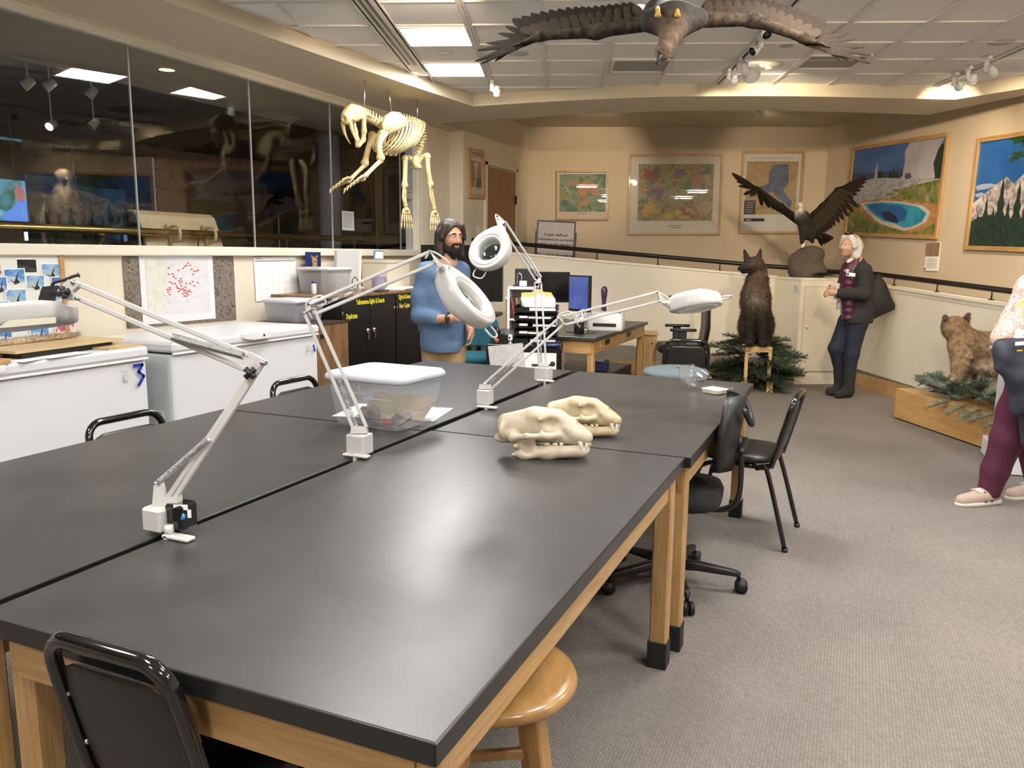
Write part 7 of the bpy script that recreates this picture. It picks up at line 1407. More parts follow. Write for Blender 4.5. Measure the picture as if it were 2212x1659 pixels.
# ------------------------------------------------------------------ evergreen boughs
M_ndl = [mat('needles green', (.024, .044, .022), .75, noise=(9, (.06, .09, .05), 3)), mat('needles grey green', (.085, .13, .095), .8, noise=(9, (.19, .25, .20), 3))]; M_twig = mat('twig', (.10, .06, .035), .9)
def bough_mesh(nm, m, seed, L_=.45, frond=True):
    rg = random.Random(seed); mb = MB(); mb.mi = 0; mb.tube(arc_pts([(0, 0, 0), (L_*.5, rg.uniform(-.02, .02), .02), (L_, rg.uniform(-.04, .04), -.02)], 4), [.006]*5+[.003]*4, 5)
    mb.mi = 1
    def spray(p, d, l_):
        d = d.normalized(); side = d.cross(Vector((0, 0, 1))).normalized(); k = int(l_/.0055)
        for i in range(k):
            q = p+d*(l_*i/k); w = .030*(1-.5*i/k)
            for s_ in (-1, 1):
                e = q+side*s_*w*rg.uniform(.7, 1.1)+d*w*rg.uniform(.5, 1)+Vector((0, 0, rg.uniform(-.012, .02))); b_ = d*.0036; mb.add([q-b_, q+b_, e], [(0, 1, 2)])
        return
    spray(Vector((0, 0, .004)), Vector((1, 0, .0)), L_)
    for i in range(13):
        f = .10+.88*i/13; p = Vector((L_*f, 0, .012)); s_ = 1 if i % 2 else -1; l_ = L_*.42*(1.15-f)
        spray(p, Vector((.75, s_*rg.uniform(.6, 1), rg.uniform(-.05, .35))), l_+.03); spray(p+Vector((.01, 0, 0)), Vector((.8, -s_*rg.uniform(.5, 1), rg.uniform(.1, .6))), l_*.7+.03)
    o = mb.build(nm, [M_twig, m], fix=False); me = o.data; bpy.data.objects.remove(o); return me
BG = [bough_mesh('evergreen_bough', M_ndl[0], s) for s in (1, 2, 3)]; BS = [bough_mesh('evergreen_bough', M_ndl[1], s) for s in (4, 5)]
def bough(loc, rot, me, sc, label, grp): o = bpy.data.objects.new('evergreen_bough', me); COL.objects.link(o); o.location = loc; o.rotation_euler = rot; o.scale = (sc, sc, sc); return tag(o, label, 'branch', grp)
rg = random.Random(21); wc_ = Vector((-.99, 9.18, 0))
for i in range(64):
    a = rg.uniform(0, 2*pi); zz = rg.choice((0, .05, .15, .28, .42)); r0 = rg.uniform(.0, .12); p = wc_+Vector((math.cos(a)*r0, math.sin(a)*r0, .10+zz)); bough(p, (rg.uniform(-.5, .5), rg.uniform(-.2, .30 if zz < .1 else .55), a), rg.choice(BG), rg.uniform(.75, 1.15) if zz < .3 else .7, 'dark green evergreen bough heaped around the wolf stand', 'evergreen boughs around the wolf stand')
for i in range(5): a = pi/2+rg.uniform(-1.2, 1.2); bough(Vector((-1.02, 9.05, .50)), (rg.uniform(-.4, .4), -rg.uniform(.8, 1.3), a+pi), BG[i % 3], .55, 'dark green evergreen bough standing up between the wolf legs', 'evergreen boughs at the wolf feet')
for i in range(6): bough(Vector((rb.x+.06+.02*i, rb.y-.16, cab_top+.03)), (0, rg.uniform(-.2, .1), rg.uniform(-.6, .4)), BG[i % 3], .32, 'green sprig lying at the foot of the boulder', 'green sprigs by the boulder')
# ------------------------------------------------------------------ sitting wolf on its pine stand
M_furv = mat('animal fur', (1, 1, 1), .95, noise=(26, (.45, .43, .40), 4), vcol=True, bump=(120, .6, .01))
def fur_of(o, n, l_, seed, flow, m, nm='fur', w=.0016, keep=None):
    rg_ = np.random.default_rng(seed); me = o.data; co = np.array([v.co for v in me.vertices]); no = np.array([v.normal for v in me.vertices]); col = np.array([d.color for d in me.color_attributes['Col'].data])
    idx = rg_.integers(0, len(co), n); p = co[idx]; nn = no[idx]; fl = np.array(flow, float)
    if keep is not None: k = keep(p); p, nn, idx = p[k], nn[k], idx[k]
    N = len(p); d = nn*.45+fl*.75+rg_.normal(size=(N, 3))*.22; d /= np.linalg.norm(d, axis=1)[:, None]; L_ = l_*rg_.uniform(.5, 1.2, N)[:, None]; s_ = np.cross(d, nn+rg_.normal(size=(N, 3))*.3); s_ /= np.linalg.norm(s_, axis=1)[:, None]+1e-9
    p = p-nn*.003; vs = np.stack([p-s_*w, p+s_*w, p+d*L_], 1).reshape(-1, 3); fs = np.arange(3*N).reshape(-1, 3); f = bpy.data.meshes.new(nm); f.from_pydata(vs.tolist(), [], fs.tolist()); f.materials.append(m)
    c3 = np.repeat(col[idx][:, :3]*rg_.uniform(.55, 1.5, N)[:, None], 3, 0); at_ = f.color_attributes.new('Col', 'FLOAT_COLOR', 'POINT'); at_.data.foreach_set('color', np.c_[c3, np.ones(len(c3))].ravel())
    q = bpy.data.objects.new(nm, f); COL.objects.link(q); q.parent = o; q['kind'] = 'stuff'; return q
ws = Vector((-.965, 8.99, 0)); W2 = upright(ws)
wf = thing('mounted_wolf', 'dark brown wolf mount sitting upright on a pine stand', 'wolf', W2(1632, 742)); w0 = Vector(wf.location); Wp = lambda px, py, dd=0: W2(px, py, dd)-w0
kb_, kt, kl = (.028, .019, .014), (.085, .052, .028), (.17, .115, .07)
pr = [cone(Wp(1632, 640, .0), Wp(1634, 690, .10), .135, .145, k=.08, c=kt), cone(Wp(1634, 612, -.02), Wp(1632, 650, 0), .115, .135, k=.08, c=kl), cone(Wp(1634, 690, .12), Wp(1636, 715, .22), .15, .13, k=.08, c=kb_), cone(Wp(1637, 600, -.02), Wp(1632, 575, -.05), .092, .075, k=.06, c=kt), ell(Wp(1632, 570, -.06), (.088, .095, .080), k=.04, col=(.075, .05, .034)), ell(Wp(1646, 585, -.0), (.05, .06, .09), k=.05, col=kl),
      cone(Wp(1622, 574, -.10), Wp(1600, 580, -.17), .050, .030, k=.04, c=(.032, .022, .018)), ell(Wp(1597, 579, -.185), (.018, .018, .014), k=.012, col=(.008, .008, .008)), cone(Wp(1618, 585, -.09), Wp(1604, 588, -.15), .026, .018, k=.02, c=(.02, .014, .012)),
      cone(Wp(1614, 560, -.03), Wp(1608, 541, -.02), .038, .012, k=.02, c=(.02, .014, .012)), cone(Wp(1638, 560, -.03), Wp(1643, 539, -.02), .038, .012, k=.02, c=(.02, .014, .012)),
      cone(Wp(1622, 655, -.07), Wp(1620, 700, -.08), .058, .042, k=.05, c=kb_), cone(Wp(1620, 700, -.08), Wp(1618, 738, -.09), .040, .034, k=.03, c=kb_), cone(Wp(1645, 655, -.05), Wp(1647, 700, -.06), .058, .042, k=.05, c=kb_), cone(Wp(1647, 700, -.06), Wp(1648, 738, -.08), .040, .034, k=.03, c=kb_), ell(Wp(1618, 739, -.11), (.042, .055, .025), k=.02, col=kb_), ell(Wp(1648, 740, -.10), (.042, .055, .025), k=.02, col=kb_),
      ell(Wp(1612, 705, .10), (.08, .12, .12), k=.06, col=kt), ell(Wp(1654, 705, .10), (.08, .12, .12), k=.06, col=kt), ell(Wp(1612, 735, .0), (.04, .08, .028), k=.03, col=kb_), ell(Wp(1656, 736, .0), (.04, .08, .028), k=.03, col=kb_), cone(Wp(1632, 647, -.13), Wp(1640, 649, -.12), .022, .018, k=.02, c=(.45, .42, .38)), cone(Wp(1625, 725, .2), Wp(1600, 738, .1), .04, .03, k=.04, c=kt)]
wo_ = sdf('body', pr, .0105, M_furv, wf, True, .03, noise=.0015); wf_h = Wp(1625, 574, -.12).z
fur_of(wo_, 20000, .050, 3, (0, 0, -1), M_furv, w=.0032, keep=lambda p: p[:, 2] < Wp(1625, 592).z); 
for p in (Wp(1617, 568, -.125), Wp(1630, 567, -.125)): MB().ball(p, .0075, 8).build('eye', mat('amber eye', (.35, .2, .05), .1), wf)
for p, q in (((1614, 558, -.05), (1610, 547, -.045)), ((1638, 558, -.05), (1640, 546, -.045))): MB().tube([Wp(*p), Wp(*q)], [.018, .004], 6).build('inner_ear', mat('inner ear', (.04, .022, .018), .9), wf)
st = thing('pine_stand', 'pine board stand under the sitting wolf', 'stand', (ws.x, ws.y, 0), YAW-.06); zt = W2(1632, 742).z-.028
MB().box((.0, .06, zt-.012), (.285, .34, .024)).build('top', M_pine, st)
for s_, y in ((-1, -.09), (1, -.09), (-1, .21), (1, .21)): MB().box((s_*.125, y, (zt-.024)/2), (.035, .022, zt-.024)).build('leg', M_pine, st); MB().box((s_*.155, y, .06), (.03, .05, .12)).build('foot_block', M_pine, st)
MB().box((0, -.092, zt-.03), (.21, .02, .05)).build('rail', M_pine, st)
t = thing('stand_tag', 'small white tag on the pine stand', 'tag', W2(1608, 745, -.11)); MB().box((0, 0, 0), (.05, .001, .025), (.9, 0, YAW)).build('tag', M_paper, t)
# ------------------------------------------------------------------ mountain lion on its plinth
pl0 = Vector((.385, 7.989, 0)); dd = Vector((math.cos(A60), math.sin(A60), 0)); nn = Vector((math.cos(math.radians(30)), math.sin(math.radians(30)), 0)); M_oakp = wood('plinth oak veneer', (.62, .375, .14), (.49, .27, .085), 'X', 3, .35, .2, .18)
pc_ = pl0+dd*.775+nn*.31; t = thing('oak_plinth', 'low oak plinth carrying the mountain lion', 'plinth', pc_, A60); MB().box((0, 0, .145), (1.55, .60, .27), bev=.004).build('box', M_oakp, t); MB().box((0, 0, .006), (1.53, .585, .012)).build('shadow_gap', M_bpl, t)
zp = .2805; ln = thing('mountain_lion', 'tan mountain lion mount standing on the oak plinth, head turned away', 'mountain lion', pl0+dd*.42+nn*.30+Vector((0, 0, zp+.02))); l0 = Vector(ln.location); Lu = upright(l0); Lp = lambda px, py, dz=0: Lu(px, py, dz)-l0
tn, tg, wh, dkk = (.36, .235, .13), (.27, .18, .105), (.58, .46, .33), (.07, .045, .03)
pr = [cone(Lp(2085, 740, .02), Lp(2150, 760, .0), .120, .150, k=.08, c=tg), cone(Lp(2150, 760, .0), Lp(2235, 765, .05), .150, .13, k=.08, c=tn), ell(Lp(2130, 790, -.02), (.14, .11, .07), k=.05, col=wh), cone(Lp(2080, 735, .02), Lp(2060, 708, .05), .100, .085, k=.06, c=tn), ell(Lp(2061, 706, .06), (.095, .10, .085), k=.05, col=tn), cone(Lp(2050, 714, .12), Lp(2046, 718, .17), .048, .036, k=.04, c=tg),
      cone(Lp(2043, 695, .05), Lp(2041, 684, .04), .034, .020, k=.02, c=dkk), cone(Lp(2086, 690, .05), Lp(2091, 680, .04), .034, .020, k=.02, c=dkk),
      cone(Lp(2072, 755, -.03), Lp(2072, 790, -.06), .085, .060, k=.06, c=tn), cone(Lp(2072, 790, -.06), Lp(2062, 826, -.08), .055, .042, k=.04, c=tn), ell(Lp(2050, 832, -.10), (.065, .055, .03), k=.03, col=wh), cone(Lp(2100, 760, .14), Lp(2095, 826, .14), .06, .042, k=.05, c=tg), ell(Lp(2085, 830, .12), (.06, .05, .03), k=.03, col=tg),
      cone(Lp(2225, 765, -.02), Lp(2235, 810, -.05), .10, .055, k=.06, c=tn), cone(Lp(2235, 810, -.05), Lp(2220, 860, -.06), .05, .04, k=.04, c=tn), cone(Lp(2230, 765, .14), Lp(2245, 840, .16), .09, .045, k=.06, c=tg), cone(Lp(2255, 755, .05), Lp(2330, 800, .05), .035, .028, k=.03, c=tg), ell(Lp(2090, 770, -.10), (.03, .03, .03), k=.03, col=wh)]
lo_ = sdf('body', pr, .0105, M_furv, ln, True, .03, noise=.0012); fur_of(lo_, 30000, .026, 5, tuple((RT*.7-UP*.6)), M_furv, w=.0022)
for p in ((2043, 692, .02), (2087, 687, .02)): q = Lp(*p); MB().ball(q, (.015, .012, .016), 8).build('inner_ear', mat('inner ear', (.04, .022, .018), .9), ln)
rg = random.Random(31)
for i in range(60):
    u = rg.uniform(.12, 1.4); v = rg.uniform(.10, .36); p = pl0+dd*u+nn*v+Vector((0, 0, zp+.02+rg.uniform(0, .05))); bough(p, (rg.uniform(-.4, .4), rg.uniform(-.45, .0), rg.uniform(0, 2*pi)), rg.choice(BS+BS+BG[:1]), rg.uniform(.45, .7), 'grey green evergreen bough spread over the oak plinth', 'evergreen boughs on the oak plinth')
for i in range(5): p = pl0+dd*(.75+.18*i)+nn*.03+Vector((0, 0, zp+.02)); bough(p, (0, .35, rg.uniform(3.4, 4.2)), BS[i % 2], .5, 'grey green evergreen bough hanging over the plinth edge', 'evergreen boughs over the plinth edge')
# ------------------------------------------------------------------ people
def headprims(C, F, U, s, skin, nose=1.0, jaw=1.0):
    """C head centre; F facing, U up; s scale. Returns prims and the frame"""
    F = Vector(F).normalized(); U = Vector(U); U = (U-F*U.dot(F)).normalized(); Sd = F.cross(U); Mh = Matrix((F, Sd, U)).transposed(); eu = tuple(Mh.to_euler())
    H = lambda f, sd, u: tuple(Vector(C)+F*f*s+Sd*sd*s+U*u*s); E = lambda c, r, k=.02, op='+', col=skin: ell(H(*c), tuple(x*s for x in r), rot=eu, k=k, op=op, col=col)
    lip = (skin[0]*.72, skin[1]*.45, skin[2]*.45); pr = [E((-.012, 0, .025), (.094, .074, .086), .03), E((.03, 0, -.035), (.062, .058*jaw, .066), .04), E((.055, 0, -.085), (.030, .030*jaw, .022), .03), E((.062, 0, .028), (.028, .055, .012), .02),
        cone(H(.083, 0, .015), H(.104*nose, 0, -.022), .009*s, .013*s, k=.012, c=skin), cone(H(.092, -.012, -.027), H(.092, .012, -.027), .008*s, k=.01, c=skin), cone(H(.082, -.018, -.055), H(.082, .018, -.055), .007*s, k=.006, c=lip), cone(H(.080, -.015, -.064), H(.080, .015, -.064), .007*s, k=.006, c=lip),
        E((.088, .030, .012), (.016, .015, .011), .01, '-'), E((.088, -.030, .012), (.016, .015, .011), .01, '-'), E((.06, .036, -.025), (.02, .018, .016), .02), E((.06, -.036, -.025), (.02, .018, .016), .02),
        E((-.01, .074, -.002), (.022, .010, .032), .01), E((-.01, -.074, -.002), (.022, .010, .032), .01)]
    return pr, H, eu
def eyes(par, H, s, iris):
    for sd in (-1, 1):
        e = MB().ball(H(.071, sd*.030, .011), .0125*s, 10).build('eye', mat('eye white', (.62, .60, .57), .2), par); MB().ball(H(.0805, sd*.030, .011), .0055*s, 8).build('iris', iris, e)
def hand(W, D, N, T, s, skin, curl=.5, k=.008):
    """wrist W, finger direction D, back-of-hand normal N, thumb side T"""
    W, D, N, T = Vector(W), Vector(D).normalized(), Vector(N).normalized(), Vector(T).normalized(); pr = []
    pr += [cone(W, W+D*.045*s, .026*s, .030*s, k=.02, c=skin)]
    for i, (l_, off) in enumerate(((.070, .028), (.078, .0095), (.072, -.0095), (.056, -.027))):
        b = W+D*.075*s+T*off*s; pr.append(cone(W+D*.03*s+T*off*.7*s, b, .014*s, .0105*s, k=.012, c=skin)); m_ = b+(D*(1-curl*.4)-N*curl*.7).normalized()*l_*.5*s; e = m_+(D*(.55-curl*.6)-N*(.3+curl*.8)).normalized()*l_*.5*s; pr.append(cone(b, m_, .0100*s, .0088*s, k=.004, c=skin)); pr.append(cone(m_, e, .0088*s, .0072*s, k=.004, c=skin))
    b = W+D*.022*s+T*.026*s; m_ = b+(D*.6+T*.75-N*.25).normalized()*.042*s; pr += [cone(W+D*.012*s+T*.012*s, b, .018*s, .014*s, k=.014, c=skin), cone(b, m_, .0125*s, .0105*s, k=.008, c=skin), cone(m_, m_+(D*.9+T*.25-N*.3).normalized()*.032*s, .0105*s, .008*s, k=.004, c=skin)]
    return pr
M_skin = mat('skin', (1, 1, 1), .5, vcol=True, noise=(40, (.93, .88, .86), 3), subs=.08)
def shell(name, prims, h, m, par, colours=False, soft=.01, noise=0): return sdf(name, prims, h, m, par, colours, soft, noise)
FH = Vector((FW.x, FW.y, 0)).normalized(); ZU = Vector((0, 0, 1))
# --- bearded man behind the table
Mn = upright((-2.905, 5.48, 0)); man = thing('person', 'person in blue sweater with dark beard and long dark hair', 'person', (Mn(958, 760).x, Mn(958, 760).y, 0)); mo = Vector(man.location); J = lambda px, py, dd=0: Mn(px, py, dd)-mo
sk1 = (.48, .26, .17); fc_ = (-FH*.78+RT*.60-ZU*.10).normalized(); hc = J(974, 513); pr, H, eu = headprims(hc, fc_, ZU, 1.03, sk1)
hip = J(958, 790, .0); hz = .92
shL, shR = J(921, 588, -.03), J(994, 586, .10); pel = Vector((0, 0, .93))
pr += [cone(J(968, 545, .03), J(964, 575, .04), .056, .060, k=.03, c=sk1), cone(J(960, 585, .03), J(958, 650, .03), .12, .12, k=.06, c=sk1), cone(J(958, 650, .03), pel, .11, .10, k=.06, c=sk1), cone(shL, J(908, 640, -.05), .045, .042, k=.03, c=sk1), cone(J(908, 640, -.05), J(907, 683, -.08), .040, .036, k=.02, c=sk1), cone(J(907, 683, -.08), J(940, 689, -.17), .040, .036, k=.02, c=sk1), cone(J(940, 689, -.17), J(972, 688, -.22), .036, .028, k=.02, c=sk1), cone(shR, J(1006, 645, .10), .045, .042, k=.03, c=sk1), cone(J(1006, 645, .10), J(1010, 690, .02), .040, .034, k=.02, c=sk1), cone(J(1010, 690, .02), J(1016, 712, -.05), .034, .028, k=.02, c=sk1)]
for sx in (-1, 1): q = RT*sx*.085+FH*.03; pr += [cone(Vector((0, 0, .84))+q, q+Vector((0, 0, .50)), .080, .058, k=.04, c=sk1), cone(q+Vector((0, 0, .50)), q*1.1+Vector((0, 0, .09)), .056, .038, k=.03, c=sk1)]
pr += hand(J(972, 688, -.22), RT*.9+UP*.15-FH*.25, -FH*.8+UP*.3, UP*.8+RT*.3, 1.0, sk1, .35); pr += hand(J(1016, 712, -.05), -ZU+RT*.1, RT, -FH, .95, sk1, .4)
bo = sdf('body', pr, .0066, M_skin, man, True, .008); eyes(bo, H, 1.03, mat('dark iris', (.03, .018, .01), .15))
M_hair = mat('dark brown hair', (.018, .010, .007), .55, noise=(30, (.04, .024, .015), 5), bump=(90, .8, .01)); E = lambda c, r, k=.02, op='+': ell(H(*c), r, rot=eu, k=k, op=op)
hair = [E((-.022, 0, .045), (.108, .092, .095), .03), cone(H(-.02, .085, .03), H(.01, .095, -.12), .035, .030, k=.03), cone(H(-.02, -.085, .03), H(.01, -.092, -.12), .035, .030, k=.03), cone(H(-.075, .04, .0), H(-.075, .05, -.15), .05, .04, k=.04), cone(H(-.075, -.04, .0), H(-.075, -.05, -.15), .05, .04, k=.04), cone(H(.03, .07, .085), H(.03, .096, .0), .025, .02, k=.02), cone(H(.03, -.07, .085), H(.03, -.096, .0), .025, .02, k=.02), E((.075, 0, -.03), (.07, .064, .115), .02, '-'), E((.02, 0, -.10), (.09, .055, .08), .02, '-')]
shell('hair', hair, .006, M_hair, man, noise=.0008)
beard = [E((.048, 0, -.088), (.050, .060, .045), .02), cone(H(.0, .066, -.035), H(.035, .052, -.08), .015, .024, k=.02), cone(H(.0, -.066, -.035), H(.035, -.052, -.08), .015, .024, k=.02), cone(H(.05, 0, -.10), H(.055, 0, -.135), .036, .022, k=.03), cone(H(.088, -.028, -.042), H(.094, 0, -.040), .007, .008, k=.008), cone(H(.088, .028, -.042), H(.094, 0, -.040), .007, .008, k=.008), cone(H(.080, .032, -.05), H(.07, .032, -.08), .011, .012, k=.012), cone(H(.080, -.032, -.05), H(.07, -.032, -.08), .011, .012, k=.012), E((.098, 0, -.060), (.018, .020, .009), .006, '-')]
shell('beard', beard, .005, mat('dark beard', (.010, .007, .006), .8, bump=(200, 1, .005)), man, noise=.001)
for sd in (-1, 1): MB().tube(arc_pts([H(.080, sd*.048, .030), H(.090, sd*.032, .037), H(.093, sd*.014, .032)], 4), [.003]*3+[.0045]*4+[.003]*2, 6).build('eyebrow', M_hair, man)
M_swe = mat('blue knit', (.10, .165, .285), .9, noise=(70, (.08, .135, .24), 3), bump=(420, .5, .002)); sw = [cone(J(964, 580, .04), J(960, 600, .03), .090, .130, k=.05), cone(shL, shR, .072, .072, k=.05), cone(J(957, 605, .02), J(954, 680, .02), .150, .142, k=.06), cone(J(954, 680, .02), J(957, 745, .02), .142, .150, k=.06), cone(J(938, 640, -.02), J(940, 740, 0), .105, .115, k=.06), cone(J(978, 640, .06), J(976, 740, .05), .105, .110, k=.06), cone(shL, J(908, 640, -.05), .072, .066, k=.04), cone(J(908, 640, -.05), J(906, 682, -.08), .066, .062, k=.04), cone(J(906, 682, -.08), J(938, 688, -.165), .062, .054, k=.03), cone(shR, J(1006, 645, .10), .068, .060, k=.04), cone(J(1006, 645, .10), J(1010, 688, .02), .060, .052, k=.03),
      rbox(tuple(J(957, 757, .02)-Vector((0, 0, .20))), (.5, .5, .20), .01, k=.012, op='-'), cone(J(967, 560, .02), J(965, 577, .03), .058, .064, k=.015, op='-'), cone(J(930, 660, -.16), J(985, 700, -.02), .0, .0, k=.01, op='-')]
shell('sweater', sw[:-1], .0078, M_swe, man); zb = J(957, 748).z
MB().loft([[Vector((J(957, 748).x, J(957, 748).y, z))+RT*(.163*r*math.cos(a))+FH*(.02+.155*r*math.sin(a)) for a in [2*pi*k/36 for k in range(36)]] for z, r in ((zb-.035, .97), (zb-.02, 1.0), (zb+.03, 1.0), (zb+.045, .96))], caps=False).build('hem', M_swe, man)
M_khk = mat('khaki cotton', (.36, .26, .14), .9, noise=(8, (.30, .21, .11), 4)); ps = [cone(FH*.03+Vector((0, 0, .80)), FH*.03+Vector((0, 0, .72)), .095, .105, k=.05)]
for sx in (-1, 1): q = RT*sx*.085+FH*.03; ps += [cone(Vector((0, 0, .72))+q, q+Vector((0, 0, .50)), .096, .078, k=.04), cone(q+Vector((0, 0, .50)), q*1.05+Vector((0, 0, .10)), .078, .068, k=.03)]
shell('trousers', ps, .010, M_khk, man)
for sx in (-1, 1): q = RT*sx*.095+FH*.03; fd_ = (-FH*.8+RT*.5).normalized(); sdf('shoe', [cone(q+ZU*.05-fd_*.05, q+ZU*.045+fd_*.15, .045, .038, k=.03), rbox(tuple(q+ZU*-.05), (.3, .3, .05), .004, k=.004, op='-')], .008, M_bfab, man)
w0 = J(968, 688, -.215); x_, y_, z_ = basis(RT-FH*.4); MB().tube([w0+x_*.036*math.cos(a)+y_*.036*math.sin(a) for a in [2*pi*k/18 for k in range(18)]], .010, 6, closed=True).box(w0-FH*.037, (.030, .010, .034), (0, 0, YAW), bev=.003).build('wrist_watch', M_bgl, man)
# --- woman with tote bag by the cabinet
Wm = upright((-.04, 9.05, 0)); wm = thing('person', 'person with white hair, black coat and purple vest beside the cabinet', 'person', (Wm(1828, 850).x, Wm(1828, 850).y, 0)); wo0 = Vector(wm.location); J = lambda px, py, dd=0: Wm(px, py, dd)-wo0
sk2 = (.50, .29, .21); fc_ = (-RT*.86-FH*.42+ZU*.06).normalized(); hc = J(1834, 533); pr, H, eu = headprims(hc, fc_, ZU, .97, sk2, 1.02, .95); E = lambda c, r, k=.02, op='+': ell(H(*c), r, rot=eu, k=k, op=op)
bodyd = (-RT*.85-FH*.45).normalized(); sdv = bodyd.cross(ZU)
hipN, hipF = J(1852, 700, -.06), J(1830, 700, .08); kN, kF = J(1840, 765, -.06), J(1805, 752, .06); aN, aF = J(1833, 838, -.06), J(1815, 828, .10)
pr += [cone(J(1846, 548), J(1850, 566), .050, .056, k=.03, c=sk2), cone(J(1848, 580), J(1846, 665), .105, .095, k=.06, c=sk2), cone(hipN, kN, .085, .058, k=.05, c=sk2), cone(kN, aN, .056, .036, k=.03, c=sk2), cone(hipF, kF, .085, .058, k=.05, c=sk2), cone(kF, aF, .056, .036, k=.03, c=sk2), cone(J(1866, 585, -.14), J(1864, 632, -.17), .045, .040, k=.03, c=sk2), cone(J(1864, 632, -.17), J(1806, 632, -.17), .038, .028, k=.02, c=sk2), cone(J(1842, 585, .12), J(1832, 630, .12), .045, .040, k=.03, c=sk2), cone(J(1832, 630, .12), J(1796, 628, -.02), .036, .028, k=.02, c=sk2)]
pr += hand(J(1806, 632, -.17), -RT*.9+FH*.35, -FH*.6+UP*.5, UP, .95, sk2, .75); pr += hand(J(1797, 628, -.03), -RT*.75-FH*.5, UP*.3+FH*.5-RT*.5, UP, .95, sk2, .7)
bo = sdf('body', pr, .0066, M_skin, wm, True, .008); eyes(bo, H, .97, mat('grey iris', (.08, .09, .10), .15))
M_whair = mat('white hair', (.60, .585, .56), .6, noise=(40, (.42, .40, .38), 5), bump=(90, .8, .01)); shell('hair', [E((-.028, 0, .035), (.110, .095, .098), .03), cone(H(-.06, .06, .0), H(-.05, .07, -.09), .055, .045, k=.04), cone(H(-.06, -.06, .0), H(-.05, -.07, -.09), .055, .045, k=.04), cone(H(-.09, 0, .0), H(-.085, 0, -.09), .055, .05, k=.04), cone(H(.035, .05, .10), H(.015, .085, .0), .026, .024, k=.03), cone(H(.035, -.05, .10), H(.015, -.085, .0), .026, .024, k=.03), E((.095, 0, -.03), (.078, .09, .115), .02, '-'), E((.04, 0, -.11), (.07, .05, .06), .02, '-')], .006, M_whair, wm, noise=.0008)
sg = thing('sunglasses', 'dark sunglasses pushed up on white hair', 'sunglasses', wo0); 
for sd in (-1, 1): MB().ball(H(.03, sd*.035, .125), (.014, .03, .022), 10, eu).build('lens', M_bgl, sg); MB().tube([H(.03, sd*.065, .125), H(-.06, sd*.092, .06)], .003, 6).build('temple_arm', M_bgl, sg)
MB().tube([H(.035, -.012, .128), H(.035, .012, .128)], .004, 6).build('bridge', M_bgl, sg)
for sd in (-1, 1): MB().ball(H(.0, sd*.080, -.036), .007, 8).build('earring', M_white, wm)
M_coat = mat('black soft coat', (.018, .019, .019), .92, bump=(200, .4, .003)); M_vest = mat('plum quilted vest', (.055, .006, .030), .45, bump=(60, .3, .005))
ct_ = [cone(J(1852, 572), J(1852, 600), .085, .135, k=.05), cone(J(1866, 585, -.13), J(1842, 583, .12), .075, .07, k=.05), cone(J(1853, 600), J(1853, 690), .140, .150, k=.06), cone(J(1846, 690, -.06), J(1842, 695, .06), .12, .12, k=.05), cone(J(1866, 585, -.14), J(1867, 635, -.175), .070, .066, k=.04), cone(J(1867, 635, -.175), J(1815, 634, -.175), .064, .052, k=.03), cone(J(1842, 585, .13), J(1832, 632, .13), .068, .062, k=.04), cone(J(1832, 632, .13), J(1802, 630, .0), .058, .050, k=.03),
       rbox(tuple(J(1845, 697)-ZU*.25), (.6, .6, .25), .01, k=.01, op='-'), cone(J(1843, 550), J(1846, 566), .060, .062, k=.015, op='-'), cone(J(1800, 575, -.02), J(1795, 700, -.02), .085, .155, k=.02, op='-')]
shell('coat', ct_, .008, M_coat, wm)
vs_ = [cone(J(1846, 562), J(1843, 580), .072, .09, k=.04), cone(J(1842, 585), J(1834, 630), .115, .135, k=.05)]
for i in range(6): vs_.append(cone(J(1833, 612+15*i, -.09), J(1829, 612+15*i, .09), .062, .062, k=.012))
vs_ += [rbox(tuple(J(1838, 690)-ZU*.25), (.6, .6, .25), .01, k=.01, op='-'), cone(J(1840, 550), J(1840, 572), .060, .055, k=.015, op='-')]; vo = shell('vest', vs_, .008, M_vest, wm)
sdf('shirt', [cone(J(1838, 568, -.02), J(1836, 585, -.03), .050, .070, k=.03), cone(J(1812, 640, -.06), J(1811, 672, -.06), .040, .045, k=.03)][:1], .008, mat('pale shirt', (.55, .54, .52), .8), wm)
MB().loft([[J(1812+x, y, -.05+dz) for x, dz in ((-6, .02), (0, 0), (6, .01), (6, .03), (0, .03), (-6, .04))] for y in (612, 640, 660, 668)]).build('shirt_front', mat('pale shirt', (.55, .54, .52), .8), wm)
jn = mat('navy denim', (.010, .012, .028), .85, noise=(60, (.016, .02, .042), 3)); shell('jeans', [cone(J(1848, 690, -.03), J(1842, 690, .05), .125, .125, k=.05), cone(hipN, kN, .100, .072, k=.05), cone(kN, J(1836, 808, -.06), .072, .055, k=.03), cone(hipF, kF, .100, .072, k=.05), cone(kF, J(1814, 803, .09), .072, .055, k=.03)], .009, jn, wm)
for (a, px, py, dd) in ((aN, 1836, 800, -.06), (aF, 1814, 796, .09)):
    top = J(px, py, dd); fo = Vector((a.x, a.y, .0)); sdf('boot', [cone(top, fo+ZU*.08, .064, .060, k=.03), cone(fo+ZU*.055, fo+bodyd*.15+ZU*.045, .056, .046, k=.03), rbox(tuple(fo-ZU*.1), (.4, .4, .1), .004, k=.004, op='-')], .008, M_coat, wm)
bd_ = thing('name_badge', 'white oblong name badge pinned on black coat', 'badge', Wm(1838, 593, -.19)); MB().box((0, 0, 0), (.085, .004, .034), (0, .12, YAW-.25)).build('plate', M_paper, bd_); MB().cyl(Vector((-.028, -.012, .004)), Vector((-.028, -.005, .004)), .011, n=12).build('emblem', M_ink, bd_)
